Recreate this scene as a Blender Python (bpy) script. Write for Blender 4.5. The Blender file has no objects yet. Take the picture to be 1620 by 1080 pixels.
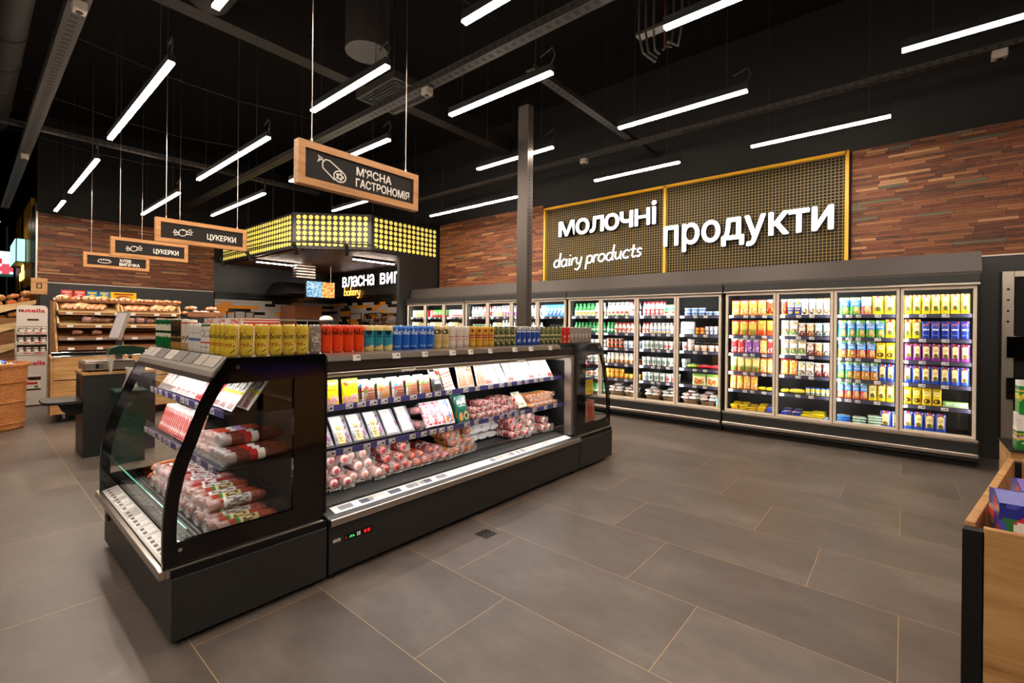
import bpy, bmesh, math, random
from mathutils import Vector, Matrix, Euler
D = bpy.data
SC = bpy.context.scene
COL = SC.collection
PI = math.pi
rnd = random.Random(11)

# ------------------------------------------------------------------ camera
def make_camera():
    yaw, roll = math.radians(-40.19), math.radians(.62)
    f = Vector((math.sin(yaw), math.cos(yaw), 0))
    r0 = Vector((math.cos(yaw), -math.sin(yaw), 0))
    u0 = Vector((0, 0, 1))
    r = r0 * math.cos(roll) + u0 * math.sin(roll)
    u = u0 * math.cos(roll) - r0 * math.sin(roll)
    cd = D.cameras.new('camera')
    cd.sensor_width = 36
    cd.lens = 36 * 732.5 / 1620
    cd.shift_y = -24.3 / 1620
    cd.clip_start = .05
    cd.clip_end = 100
    co = D.objects.new('camera', cd)
    m = Matrix((r, u, -f)).transposed().to_4x4()
    m.translation = (0, 0, 1.45)
    co.matrix_world = m
    COL.objects.link(co)
    SC.camera = co
make_camera()

# ------------------------------------------------------------------ world, exposure, light constants
W = D.worlds.new('world')
SC.world = W
W.use_nodes = True
W.node_tree.nodes['Background'].inputs[0].default_value = (1, .85, .7, 1)
W.node_tree.nodes['Background'].inputs[1].default_value = .012
SC.view_settings.view_transform = 'Standard'
SC.view_settings.look = 'None'
SC.view_settings.exposure = 0
SC.view_settings.gamma = 1
SC.view_settings.use_curve_mapping = False
SC.cycles.use_denoising = True
SC.cycles.max_bounces = 8
SC.cycles.diffuse_bounces = 3
SC.cycles.glossy_bounces = 4
SC.cycles.transparent_max_bounces = 24
SC.cycles.sample_clamp_indirect = 6
LAMP_EMISSION = 104          # ceiling linear lamps
FRIDGE_LED = 7.6            # watts per vertical strip in the wall refrigerators
CASE_LED = 5.0               # watts per strip in the island cases
WARM = (1, .84, .68)
COOL = (1, .97, .93)

# ------------------------------------------------------------------ colours and materials
def C(h):
    h = h.lstrip('#')
    o = []
    for i in (0, 2, 4):
        c = int(h[i:i + 2], 16) / 255
        o.append(c / 12.92 if c <= .04045 else ((c + .055) / 1.055) ** 2.4)
    return tuple(o)

MATS = {}
def mat(name, col='808080', rough=.5, metal=0., emis=None, estr=0., spec=.5, coat=0., bump=None, alpha=1.):
    m = D.materials.new(name)
    m.use_nodes = True
    b = m.node_tree.nodes['Principled BSDF']
    c = C(col) if isinstance(col, str) else col
    b.inputs['Base Color'].default_value = (*c, 1)
    b.inputs['Roughness'].default_value = rough
    b.inputs['Metallic'].default_value = metal
    b.inputs['Specular IOR Level'].default_value = spec
    b.inputs['Coat Weight'].default_value = coat
    b.inputs['Alpha'].default_value = alpha
    if emis:
        b.inputs['Emission Color'].default_value = (*(C(emis) if isinstance(emis, str) else emis), 1)
        b.inputs['Emission Strength'].default_value = estr
    if bump:
        nt = m.node_tree
        n = nt.nodes.new('ShaderNodeTexNoise')
        n.inputs['Scale'].default_value = bump[0]
        bp = nt.nodes.new('ShaderNodeBump')
        bp.inputs['Strength'].default_value = bump[1]
        bp.inputs['Distance'].default_value = bump[2]
        tc = nt.nodes.new('ShaderNodeTexCoord')
        nt.links.new(tc.outputs['Object'], n.inputs['Vector'])
        nt.links.new(n.outputs[0], bp.inputs['Height'])
        nt.links.new(bp.outputs[0], b.inputs['Normal'])
    MATS[name] = m
    return m

def colmat(name, rough, coat=0., spec=.5, bump=None, sss=0.):
    m = mat(name, 'ffffff', rough, coat=coat, spec=spec, bump=bump)
    nt = m.node_tree
    a = nt.nodes.new('ShaderNodeVertexColor')
    a.layer_name = 'Col'
    nt.links.new(a.outputs[0], nt.nodes['Principled BSDF'].inputs['Base Color'])
    return m

def glassmat(name, tint=(1, 1, 1), base=.04, top=.5, rough=.0):
    """thin clear sheet: light goes straight through, with a sheen that grows at grazing angles"""
    m = D.materials.new(name)
    m.use_nodes = True
    nt = m.node_tree
    nt.nodes.clear()
    out = nt.nodes.new('ShaderNodeOutputMaterial')
    mix = nt.nodes.new('ShaderNodeMixShader')
    tr = nt.nodes.new('ShaderNodeBsdfTransparent')
    tr.inputs[0].default_value = (*tint, 1)
    gl = nt.nodes.new('ShaderNodeBsdfGlossy')
    gl.inputs['Roughness'].default_value = rough
    lw = nt.nodes.new('ShaderNodeLayerWeight')
    lw.inputs['Blend'].default_value = .5
    mr = nt.nodes.new('ShaderNodeMapRange')
    pw = nt.nodes.new('ShaderNodeMath')
    pw.operation = 'POWER'
    pw.inputs[1].default_value = 3
    nt.links.new(lw.outputs['Facing'], pw.inputs[0])
    mr.inputs['To Min'].default_value = base
    mr.inputs['To Max'].default_value = top
    nt.links.new(pw.outputs[0], mr.inputs['Value'])
    nt.links.new(mr.outputs[0], mix.inputs[0])
    nt.links.new(tr.outputs[0], mix.inputs[1])
    nt.links.new(gl.outputs[0], mix.inputs[2])
    nt.links.new(mix.outputs[0], out.inputs[0])
    MATS[name] = m
    return m

mat('black_paint', '121111', .55, spec=.3)
mat('ceiling_paint', '0d0b0a', .9, spec=.15)
mat('graphite', '262626', .42, bump=(260, .08, .002))
mat('graphite_light', '3b322d', .4)
mat('gloss_black', '060505', .08, spec=.6)
mat('interior_dark', '0c0c0d', .5, spec=.3)
mat('steel', 'c9bfb4', .28, 1.)
mat('steel_brushed', 'b9b0a6', .36, 1.)
mat('alu_frame', 'e2d2c0', .4, .1)
mat('chrome', 'e8e8e8', .08, 1.)
mat('dark_steel', '3a3633', .5, .6)
mat('white_paint', 'e6e2dc', .5)
mat('lamp_glow', 'ffffff', .5, emis=WARM, estr=LAMP_EMISSION)
mat('letter_white', 'ffffff', .4, emis=(1, .98, 1), estr=2.6)
mat('letter_black', '0b0b0c', .4)
mat('neon_white', 'ffffff', .4, emis=(.9, .92, 1), estr=2.4)
mat('neon_orange', 'ffb060', .4, emis=(1, .38, .06), estr=4.)
mat('dot_yellow', 'd8c04a', .4, emis=C('ecd66a'), estr=.8)
mat('sign_paint_white', 'f2ede4', .5)
mat('sign_black', '1b1514', .65, spec=.3)
mat('yellow_paint', 'f2b616', .4)
mat('wicker_pale', 'dcae7e', .6, bump=(90, .9, .01))
mat('mesh_yellow', '84703a', .5)
mat('rubber', '0c0c0c', .7)
mat('green_plastic', '123326', .3)
mat('film_white', 'e8e2de', .12, alpha=.32)
mat('teal_glass_edge', '5fbf9f', .2, emis=C('3fae8c'), estr=.12)
mat('led_strip_white', 'ffffff', .4, emis=COOL, estr=7)
colmat('print_film', .30, coat=.25)
colmat('print_matte', .6)
colmat('print_can', .30, coat=.3)
colmat('casing', .28, coat=.3, bump=(60, .25, .004))
colmat('crust', .55, bump=(40, .3, .004))
glassmat('glass', (.97, .985, .98), .035, .55)
glassmat('glass_dark', (.80, .78, .77), .05, .6)
glassmat('acrylic', (.96, .96, .97), .05, .6, .03)
glassmat('film_clear', (.97, .97, .97), .12, .8, .12)

def M(*names):
    return [MATS[n] for n in names]

# ------------------------------------------------------------------ mesh builder
class MB:
    def __init__(s, *mats):
        s.v = []; s.f = []; s.mi = []; s.c = []; s.sm = []
        s.mats = mats
        s.m = 0; s.col = (1, 1, 1); s.smooth = False
        s.T = None
    def add(s, vs, fs, cols=None):
        o = len(s.v)
        T = s.T
        for p in vs:
            s.v.append(tuple(T @ Vector(p)) if T is not None else tuple(p))
        for i, f in enumerate(fs):
            s.f.append([o + k for k in f])
            s.mi.append(s.m)
            s.c.append(cols[i] if cols else s.col)
            s.sm.append(s.smooth)
        return s
    def box(s, x0, x1, y0, y1, z0, z1, b=0):
        if b <= 0:
            vs = [(x, y, z) for z in (z0, z1) for y in (y0, y1) for x in (x0, x1)]
            return s.add(vs, [(0, 2, 3, 1), (4, 5, 7, 6), (0, 1, 5, 4), (2, 6, 7, 3), (0, 4, 6, 2), (1, 3, 7, 5)])
        bm = bmesh.new()
        bmesh.ops.create_cube(bm, size=1)
        for v in bm.verts:
            v.co = ((x0 + x1) / 2 + v.co.x * (x1 - x0), (y0 + y1) / 2 + v.co.y * (y1 - y0), (z0 + z1) / 2 + v.co.z * (z1 - z0))
        bmesh.ops.bevel(bm, geom=bm.edges[:], offset=b, segments=2, affect='EDGES', profile=.5)
        bm.verts.index_update()
        s.add([v.co[:] for v in bm.verts], [[v.index for v in f.verts] for f in bm.faces])
        bm.free()
        return s
    def prism(s, poly, ax, a, b, holes=None):
        """polygon (list of 2d points) extruded along axis ax from a to b"""
        def P(p, t):
            return {'x': (t, p[0], p[1]), 'y': (p[0], t, p[1]), 'z': (p[0], p[1], t)}[ax]
        n = len(poly)
        vs = [P(p, a) for p in poly] + [P(p, b) for p in poly]
        fs = [list(range(n))[::-1], list(range(n, 2 * n))] + [(i, (i + 1) % n, n + (i + 1) % n, n + i) for i in range(n)]
        return s.add(vs, fs)
    def frame(s, outer, inner, ax, a, b):
        """ring between two outlines of equal point count, with thickness"""
        def P(p, t):
            return {'x': (t, p[0], p[1]), 'y': (p[0], t, p[1]), 'z': (p[0], p[1], t)}[ax]
        n = len(outer)
        vs = [P(p, t) for t in (a, b) for L in (outer, inner) for p in L]
        fs = []
        for i in range(n):
            j = (i + 1) % n
            fs += [(i, j, n + j, n + i), (2 * n + i, 3 * n + i, 3 * n + j, 2 * n + j), (i, 2 * n + i, 2 * n + j, j), (n + i, n + j, 3 * n + j, 3 * n + i)]
        return s.add(vs, fs)
    def lathe(s, prof, n=16, cx=0, cy=0, z0=0, paint=None, sx=1, sy=1, caps=True):
        vs = []
        for r, z in prof:
            for k in range(n):
                a = 2 * PI * k / n
                vs.append((cx + r * math.cos(a) * sx, cy + r * math.sin(a) * sy, z0 + z))
        fs, cs = [], []
        zs = prof[-1][1] - prof[0][1] or 1
        for i in range(len(prof) - 1):
            for k in range(n):
                j = (k + 1) % n
                fs.append((i * n + k, i * n + j, (i + 1) * n + j, (i + 1) * n + k))
                if paint:
                    cs.append(paint((k + .5) / n, ((prof[i][1] + prof[i + 1][1]) / 2 - prof[0][1]) / zs))
        sm = s.smooth
        s.smooth = True
        s.add(vs, fs, cs if paint else None)
        s.smooth = sm
        if caps:
            o = len(s.v) - len(vs)
            for ring, rev in ((0, True), (len(prof) - 1, False)):
                if prof[ring][0] > 1e-4:
                    idx = [o + ring * n + k for k in range(n)]
                    s.f.append(idx[::-1] if rev else idx)
                    s.mi.append(s.m); s.c.append(paint(.5, 0 if rev else 1) if paint else s.col); s.sm.append(False)
        return s
    def tube(s, pts, r, n=8, closed=False, caps=True):
        pts = [Vector(p) for p in pts]
        N = len(pts)
        vs = []
        up = None
        for i, p in enumerate(pts):
            a = pts[(i - 1) % N] if (closed or i > 0) else p
            b = pts[(i + 1) % N] if (closed or i < N - 1) else p
            t = (b - a).normalized() if (b - a).length > 1e-9 else Vector((0, 0, 1))
            if up is None:
                up = Vector((0, 0, 1)) if abs(t.z) < .9 else Vector((1, 0, 0))
            x = t.cross(up)
            if x.length < 1e-6:
                x = t.cross(Vector((0, 1, 0)))
            x.normalize()
            y = x.cross(t).normalized()
            up = y
            rr = r[i] if isinstance(r, (list, tuple)) else r
            for k in range(n):
                an = 2 * PI * k / n
                vs.append(p + x * (rr * math.cos(an)) + y * (rr * math.sin(an)))
        fs = []
        for i in range(N if closed else N - 1):
            i2 = (i + 1) % N
            for k in range(n):
                j = (k + 1) % n
                fs.append((i * n + k, i2 * n + k, i2 * n + j, i * n + j))
        sm = s.smooth
        s.smooth = n > 4
        s.add(vs, fs)
        s.smooth = sm
        if caps and not closed:
            s.add(vs[:n], [list(range(n))])
            s.add(vs[-n:], [list(range(n))[::-1]])
        return s
    def cyl(s, p, q, r, n=12):
        return s.tube([p, q], r, n)
    def grid(s, nu, nv, pos, paint=None, smooth=True):
        vs = [pos(i / nu, j / nv) for j in range(nv + 1) for i in range(nu + 1)]
        fs, cs = [], []
        for j in range(nv):
            for i in range(nu):
                a = j * (nu + 1) + i
                fs.append((a, a + 1, a + nu + 2, a + nu + 1))
                if paint:
                    cs.append(paint((i + .5) / nu, (j + .5) / nv))
        sm = s.smooth
        s.smooth = smooth
        s.add(vs, fs, cs if paint else None)
        s.smooth = sm
        return s
    def mesh(s, name):
        me = D.meshes.new(name)
        me.from_pydata(s.v, [], s.f)
        for n in s.mats:
            me.materials.append(MATS[n])
        me.polygons.foreach_set('material_index', s.mi)
        me.polygons.foreach_set('use_smooth', s.sm)
        ca = me.color_attributes.new('Col', 'FLOAT_COLOR', 'CORNER')
        buf = []
        for f, c in zip(s.f, s.c):
            buf += [c[0], c[1], c[2], 1.] * len(f)
        ca.data.foreach_set('color', buf)
        me.update()
        return me
    def build(s, name, parent=None, loc=None):
        o = D.objects.new(name, s.mesh(name))
        COL.objects.link(o)
        if parent:
            o.parent = parent
        if loc:
            o.location = loc
        return o

def trim_label(s):
    for a, b in ((' with ', ' '), (' counted', ''), (' and ', ' '), (' from the ', ' from '), (' of the ', ' of '), (' in the ', ' in '), (' on the ', ' on '), (' the ', ' '), (' in ', ' ')):
        while len(s.split()) > 16 and a in s: s = s.replace(a, b, 1)
    return s
def tag(o, label, cat, group=None, kind=None):
    o['label'] = trim_label(label)
    o['category'] = cat
    if group: o['group'] = group
    if kind: o['kind'] = kind
    return o
def thing(name, label, cat, loc=(0, 0, 0), rz=0, group=None):
    o = D.objects.new(name, None)
    o.empty_display_size = .05
    COL.objects.link(o)
    o.location = loc
    o.rotation_euler = (0, 0, rz)
    return tag(o, label, cat, group)
def struct(o):
    o['kind'] = 'structure'
    return o
def area(name, loc, direction, sx, sy, power, col, parent=None, spread=180, along=None):
    l = D.lights.new(name, 'AREA')
    l.shape = 'RECTANGLE'
    l.size, l.size_y = sx, sy
    l.energy = power
    l.color = col
    l.spread = math.radians(spread)
    o = D.objects.new(name, l)
    COL.objects.link(o)
    o.parent = parent
    d = Vector(direction).normalized()
    z = -d
    x = Vector((0, 0, 1)) if abs(d.z) < .9 else Vector((0, 1, 0))
    x = (x - z * x.dot(z)).normalized()
    y = z.cross(x)
    if along:                     # size_y lies along this axis
        y = Vector(along)
        x = y.cross(z)
    m = Matrix((x, y, z)).transposed().to_4x4()
    m.translation = loc
    o.matrix_local = m
    return o

class Proto:
    """a kind of product: its own mesh and child parts, copied for every piece on the shelf"""
    def __init__(s, name, cat, me, parts=()):
        s.name, s.cat, s.me, s.parts = name, cat, me, parts
    def put(s, loc, rot, label, group=None, scale=1.):
        o = D.objects.new(s.name, s.me)
        COL.objects.link(o)
        o.location = loc
        o.rotation_euler = rot if isinstance(rot, (tuple, Euler)) else (0, 0, rot)
        if scale != 1.:
            o.scale = (scale,) * 3 if not isinstance(scale, tuple) else scale
        tag(o, label, s.cat, group)
        for nm, me in s.parts:
            c = D.objects.new(nm, me)
            COL.objects.link(c)
            c.parent = o
        return o

ORD = ['first', 'second', 'third', 'fourth', 'fifth', 'sixth', 'seventh', 'eighth', 'ninth', 'tenth', 'eleventh', 'twelfth', 'thirteenth', 'fourteenth', 'fifteenth', 'sixteenth', 'seventeenth', 'eighteenth', 'nineteenth', 'twentieth'] + ['twenty-' + t for t in ('first', 'second', 'third', 'fourth', 'fifth', 'sixth', 'seventh', 'eighth', 'ninth')]

# ------------------------------------------------------------------ lettering
def arc(cx, cy, rx, ry, a0, a1, n=14):
    return [(cx + rx * math.cos(math.radians(a0 + (a1 - a0) * i / n)), cy + ry * math.sin(math.radians(a0 + (a1 - a0) * i / n))) for i in range(n + 1)]
BOWL = arc(.46, .45, .4, .45, 20, 340, 18)
GLYPH = {
    'o': ([arc(.48, .45, .42, .45, 0, 360, 18)], 1.08), 'a': ([BOWL, [(.86, .9), (.86, .1), (1.02, 0)]], 1.12),
    'd': ([BOWL, [(.86, 1.75), (.86, .1), (1.02, 0)]], 1.12), 'b': ([[(.1, 1.75), (.1, .02)], arc(.48, .45, .4, .45, 200, -160, 18)], 1.0),
    'p': ([[(.1, .9), (.1, -.7)], arc(.48, .45, .4, .45, 200, -160, 18)], 1.0), 'i': ([[(.15, .9), (.15, .1), (.28, 0)], [(.16, 1.22), (.19, 1.34)]], .45),
    'r': ([[(.1, .9), (.1, 0)], [(.1, .5), (.25, .8), (.55, .9)]], .66), 'y': ([[(.05, .9), (.12, .35), (.35, .1), (.7, .25)], [(.78, .9), (.7, -.3), (.4, -.65), (.05, -.5)]], .95),
    'u': ([[(.08, .9), (.1, .3), (.3, .02), (.6, .1), (.76, .4), (.78, .9)], [(.78, .9), (.8, .1), (.95, 0)]], 1.05),
    'c': ([arc(.48, .45, .42, .45, 45, 315, 14)], .88), 't': ([[(.35, 1.4), (.35, .15), (.5, 0), (.66, .06)], [(.05, .9), (.66, .9)]], .75),
    's': ([[(.66, .78), (.4, .92), (.15, .75), (.2, .55), (.55, .4), (.62, .18), (.38, 0), (.08, .1)]], .8),
    'k': ([[(.1, 1.75), (.1, 0)], [(.68, .9), (.15, .42), (.72, 0)]], .82), 'e': ([[(.1, .46), (.85, .5)], arc(.47, .45, .4, .45, 6, 318, 14)], .98),
    'h': ([[(.1, 1.75), (.1, 0)], [(.1, .5), (.25, .8), (.5, .9), (.7, .7), (.72, 0)]], .95), ' ': ([], .55),
    'Б': ([[(.95, 1.75), (.2, 1.6)], [(.4, 1.65), (.22, .1)], arc(.5, .42, .38, .42, 120, -200, 18)], 1.05), 'л': ([[(0, .02), (.22, .15), (.3, .9), (.68, .9), (.68, 0)]], .9),
    'і': ([[(.15, .9), (.15, .1), (.28, 0)], [(.16, 1.22), (.2, 1.4)]], .45), 'В': ([[(.1, 0), (.1, 1.5), (.6, 1.4), (.55, .85), (.1, .8), (.75, .7), (.75, .05), (.1, 0)]], .95),
    'z': ([[(.1, .9), (.8, .9), (.1, 0), (.85, 0)]], .95), 'm': ([[(.1, 0), (.1, .9), (.5, .8), (.5, 0), (.5, .8), (.9, .85), (.9, 0)]], 1.1),
}
GLYPH['\u0435'] = GLYPH['e']
def strokes(text, h, slant=0.):
    """polylines of hand-style lettering, x-height h, origin at the baseline start"""
    out, x = [], 0
    for ch in text:
        st, adv = GLYPH[ch]
        for s in st:
            out.append([((x + p[0] + p[1] * slant) * h, p[1] * h) for p in s])
        x += adv
    return out, x * h
def ribbon(mb, pts, w, mp):
    """flat ribbon of width w along 2d points, laid on a surface by mp(u, v)"""
    P = []
    for a, b in zip(pts, pts[1:]):
        k = max(1, int(math.dist(a, b) / (w * 2.5)))
        P += [(a[0] + (b[0] - a[0]) * t / k, a[1] + (b[1] - a[1]) * t / k) for t in range(k)]
    P.append(pts[-1])
    vs = []
    for i, p in enumerate(P):
        a, b = P[max(0, i - 1)], P[min(len(P) - 1, i + 1)]
        dx, dy = b[0] - a[0], b[1] - a[1]
        L = math.hypot(dx, dy) or 1
        nx, ny = -dy / L * w / 2, dx / L * w / 2
        vs += [mp(p[0] + nx, p[1] + ny), mp(p[0] - nx, p[1] - ny)]
    mb.add(vs, [(2 * i, 2 * i + 1, 2 * i + 3, 2 * i + 2) for i in range(len(P) - 1)])
FONT_CACHE = {}
def font_faces(body, size=1., extrude=0.):
    key = (body, extrude / size)
    if key not in FONT_CACHE:
        cu = D.curves.new('lettering', 'FONT')
        cu.body = body
        cu.resolution_u = 4
        cu.extrude = extrude / size
        o = D.objects.new('lettering', cu)
        COL.objects.link(o)
        bpy.context.view_layer.update()
        dg = bpy.context.evaluated_depsgraph_get()
        ev = o.evaluated_get(dg)
        me = ev.to_mesh()
        FONT_CACHE[key] = ([v.co[:] for v in me.vertices], [list(p.vertices) for p in me.polygons])
        ev.to_mesh_clear()
        D.objects.remove(o)
        D.curves.remove(cu)
    return FONT_CACHE[key]
def word_faces(body, extrude):
    """whole words set glyph by glyph where the lower case en has to be drawn from the capital"""
    if '\u043d' not in body:
        return font_faces(body, 1., extrude)
    V, F, x = [], [], 0
    for ch in body:
        if ch == ' ':
            x += .32
            continue
        small = ch == '\u043d'
        vs, fs = font_faces('\u041d' if small else ch, 1., extrude)
        x0, x1 = min(v[0] for v in vs), max(v[0] for v in vs)
        kx, ky = (.82, .752) if small else (1, 1)
        o = len(V)
        V += [(x + (v[0] - x0) * kx, v[1] * ky, v[2]) for v in vs]
        F += [[o + i for i in f] for f in fs]
        x += (x1 - x0) * kx + (.055 if ch in 'ло' else .085)
    return V, F
def letter(mb, body, width, mp, bold=0., extrude=0., height=None):
    """typeset lettering scaled to WIDTH (and HEIGHT of its capitals), placed by mp(u, v, w); bold thickens the strokes"""
    vs, fs = word_faces(body, extrude)
    x0, x1 = min(v[0] for v in vs), max(v[0] for v in vs)
    k = width / (x1 - x0)
    ky = k if height is None else height / .73
    sh = [(0, 0)] if not bold else [(bold * a, bold * b) for a, b in ((0, 0), (1, 0), (-1, 0), (0, 1), (0, -1), (.7, .7), (-.7, .7), (.7, -.7), (-.7, -.7))]
    for i, (a, b) in enumerate(sh):
        mb.add([mp((v[0] - x0) * k + a, v[1] * ky + b, v[2] + i * .00025) for v in vs], fs)

# ------------------------------------------------------------------ node materials of the setting
class NT:
    def __init__(s, name, rough=.5):
        s.m = D.materials.new(name)
        s.m.use_nodes = True
        s.t = s.m.node_tree
        s.b = s.t.nodes['Principled BSDF']
        s.b.inputs['Roughness'].default_value = rough
        MATS[name] = s.m
        tc = s.t.nodes.new('ShaderNodeTexCoord')
        sp = s.t.nodes.new('ShaderNodeSeparateXYZ')
        s.obj = tc.outputs['Object']
        s.t.links.new(s.obj, sp.inputs[0])
        s.x, s.y, s.z = sp.outputs
    def math(s, op, a, b=None, c=None):
        n = s.t.nodes.new('ShaderNodeMath')
        n.operation = op
        for i, v in enumerate((a, b, c)):
            if v is None: continue
            if isinstance(v, (int, float)): n.inputs[i].default_value = v
            else: s.t.links.new(v, n.inputs[i])
        return n.outputs[0]
    def vec(s, a, b, c=0.):
        n = s.t.nodes.new('ShaderNodeCombineXYZ')
        for i, v in enumerate((a, b, c)):
            if isinstance(v, (int, float)): n.inputs[i].default_value = v
            else: s.t.links.new(v, n.inputs[i])
        return n.outputs[0]
    def white(s, v):
        n = s.t.nodes.new('ShaderNodeTexWhiteNoise')
        n.noise_dimensions = '3D'
        s.t.links.new(v, n.inputs['Vector'])
        return n.outputs['Value']
    def noise(s, v, scale, detail=4, rough=.55):
        n = s.t.nodes.new('ShaderNodeTexNoise')
        n.inputs['Scale'].default_value = scale
        n.inputs['Detail'].default_value = detail
        n.inputs['Roughness'].default_value = rough
        s.t.links.new(v, n.inputs['Vector'])
        return n.outputs[0]
    def ramp(s, v, stops, const=False):
        n = s.t.nodes.new('ShaderNodeValToRGB')
        r = n.color_ramp
        r.interpolation = 'CONSTANT' if const else 'LINEAR'
        while len(r.elements) < len(stops): r.elements.new(.5)
        for e, (p, c) in zip(r.elements, stops):
            e.position = p
            e.color = (*C(c), 1)
        s.t.links.new(v, n.inputs[0])
        return n.outputs[0]
    def mix(s, fac, a, b, mode='MIX'):
        n = s.t.nodes.new('ShaderNodeMixRGB')
        n.blend_type = mode
        for i, v in enumerate((fac, a, b)):
            if isinstance(v, (int, float)): n.inputs[i].default_value = v
            elif isinstance(v, str): n.inputs[i].default_value = (*C(v), 1)
            else: s.t.links.new(v, n.inputs[i])
        return n.outputs[0]
    def bump(s, h, strength, dist):
        n = s.t.nodes.new('ShaderNodeBump')
        n.inputs['Strength'].default_value = strength
        n.inputs['Distance'].default_value = dist
        s.t.links.new(h, n.inputs['Height'])
        s.t.links.new(n.outputs[0], s.b.inputs['Normal'])
    def base(s, c): s.t.links.new(c, s.b.inputs['Base Color'])
    def rough(s, v): s.t.links.new(v, s.b.inputs['Roughness'])

def m_floor():
    n = NT('floor_tiles', .4)
    yr = n.math('DIVIDE', n.math('SUBTRACT', n.y, 1.274), .601)
    row = n.math('FLOOR', yr)
    fy = n.math('SUBTRACT', yr, row)
    xs = n.math('DIVIDE', n.math('ADD', n.math('ADD', n.x, 1.611), n.math('MULTIPLY', row, .4012)), 1.2036)
    col = n.math('FLOOR', xs)
    fx = n.math('SUBTRACT', xs, col)
    ey = n.math('MULTIPLY', n.math('MINIMUM', fy, n.math('SUBTRACT', 1, fy)), .601)
    ex = n.math('MULTIPLY', n.math('MINIMUM', fx, n.math('SUBTRACT', 1, fx)), 1.2036)
    g = n.math('LESS_THAN', n.math('MINIMUM', ex, ey), .0019)
    r = n.white(n.vec(col, row))
    off = n.t.nodes.new('ShaderNodeVectorMath'); off.operation = 'ADD'
    n.t.links.new(n.vec(n.math('MULTIPLY', n.x, .6), n.y, n.math('MULTIPLY', r, 40)), off.inputs[0])
    v = off.outputs[0]
    cl = n.noise(v, 1.7, 6, .6)
    fine = n.noise(v, 9, 5, .65)
    mixf = n.math('ADD', n.math('MULTIPLY', cl, .7), n.math('MULTIPLY', fine, .3))
    c = n.ramp(mixf, [(.30, '372f2b'), (.44, '544a44'), (.54, '655b55'), (.68, '81766e')])
    c = n.mix(.4, c, n.ramp(r, [(0, '4d453f'), (.5, '5f5650'), (1, '665b54')]))
    c = n.mix(g, c, 'a98a64')
    n.base(c)
    n.rough(n.math('ADD', .25, n.math('MULTIPLY', mixf, .28)))
    n.b.inputs['Specular IOR Level'].default_value = .5
    n.bump(n.math('SUBTRACT', n.math('MULTIPLY', fine, .15), g), .25, .002)
m_floor()

def m_cladding():
    n = NT('reclaimed_wood', .6)
    u = n.math('ADD', n.x, n.y)
    row = n.math('FLOOR', n.math('DIVIDE', n.z, .036))
    fz = n.math('FRACT', n.math('DIVIDE', n.z, .036))
    w = n.white(n.vec(row, 3.3))
    ln = n.math('ADD', .22, n.math('MULTIPLY', w, .42))
    q = n.math('ADD', n.math('DIVIDE', u, ln), n.math('MULTIPLY', w, 17))
    col = n.math('FLOOR', q)
    fu = n.math('MULTIPLY', n.math('FRACT', q), ln)
    r = n.white(n.vec(col, row, 1.7))
    r2 = n.white(n.vec(col, row, 8.1))
    c = n.ramp(r, [(0, '4a2819'), (.14, '824628'), (.3, '64301e'), (.44, '955a34'), (.58, '744028'), (.7, '8c5c36'), (.8, 'b07445'), (.88, '35201a'), (.93, 'cf9c6c'), (.965, '5a6c57')], True)
    grain = n.noise(n.vec(n.math('MULTIPLY', u, 5), n.math('MULTIPLY', n.z, 60), n.math('MULTIPLY', r, 30)), 1.0, 5, .7)
    c = n.mix(n.math('MULTIPLY', grain, .75), c, n.ramp(grain, [(.3, '2a150d'), (.5, '774329'), (.72, 'a9744a')]))
    gap = n.math('MAXIMUM', n.math('LESS_THAN', fz, .06), n.math('LESS_THAN', fu, .004))
    c = n.mix(gap, c, '140b07')
    n.base(c)
    n.bump(n.math('SUBTRACT', n.math('ADD', n.math('MULTIPLY', r2, .8), n.math('MULTIPLY', grain, .25)), gap), .8, .012)
m_cladding()

def m_tiles():
    n = NT('subway_tiles', .18)
    u = n.math('ADD', n.x, n.y)
    row = n.math('FLOOR', n.math('DIVIDE', n.z, .085))
    fz = n.math('FRACT', n.math('DIVIDE', n.z, .085))
    q = n.math('ADD', n.math('DIVIDE', u, .3), n.math('MULTIPLY', n.math('FLOORED_MODULO', row, 3), .333))
    col = n.math('FLOOR', q)
    fu = n.math('FRACT', q)
    r = n.white(n.vec(col, row, 2.2))
    c = n.ramp(r, [(0, '9c948f'), (.47, 'c9790f'), (.72, '0d0c0c')], True)
    top = n.math('GREATER_THAN', n.z, 2.125)
    c = n.mix(top, c, '0d0c0c')
    g = n.math('MAXIMUM', n.math('LESS_THAN', fz, .05), n.math('LESS_THAN', fu, .012))
    c = n.mix(g, c, '3a3632')
    n.base(c)
    n.bump(n.math('SUBTRACT', 1, g), .3, .003)
m_tiles()

def m_wood(name, a, b, c_, scale=1., axis='x', rough=.45):
    n = NT(name, rough)
    p = {'x': n.vec(n.math('MULTIPLY', n.x, 1.2 * scale), n.math('MULTIPLY', n.y, 14 * scale), n.math('MULTIPLY', n.z, 14 * scale)),
         'y': n.vec(n.math('MULTIPLY', n.x, 14 * scale), n.math('MULTIPLY', n.y, 1.2 * scale), n.math('MULTIPLY', n.z, 14 * scale))}[axis]
    k = n.noise(p, 1.6, 6, .62)
    n.base(n.ramp(k, [(.3, a), (.5, b), (.7, c_)]))
    n.bump(k, .12, .003)
m_wood('oak', '8f6336', 'b98a55', 'cda26c')
m_wood('oak_y', '8f6336', 'b98a55', 'cda26c', 1., 'y')
m_wood('sign_wood', 'a5703c', 'c38a52', 'd29d64', 1.4, 'y')
m_wood('rack_wood', '5e3921', '8a5a35', 'a8744a', .8, 'y')
m_wood('tray_wood', 'c09a62', 'd8b680', 'e8cb9a', .8, 'y')
m_wood('slat_wood', '4a3122', '6e4b33', '8a6244', .8, 'x')

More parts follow.
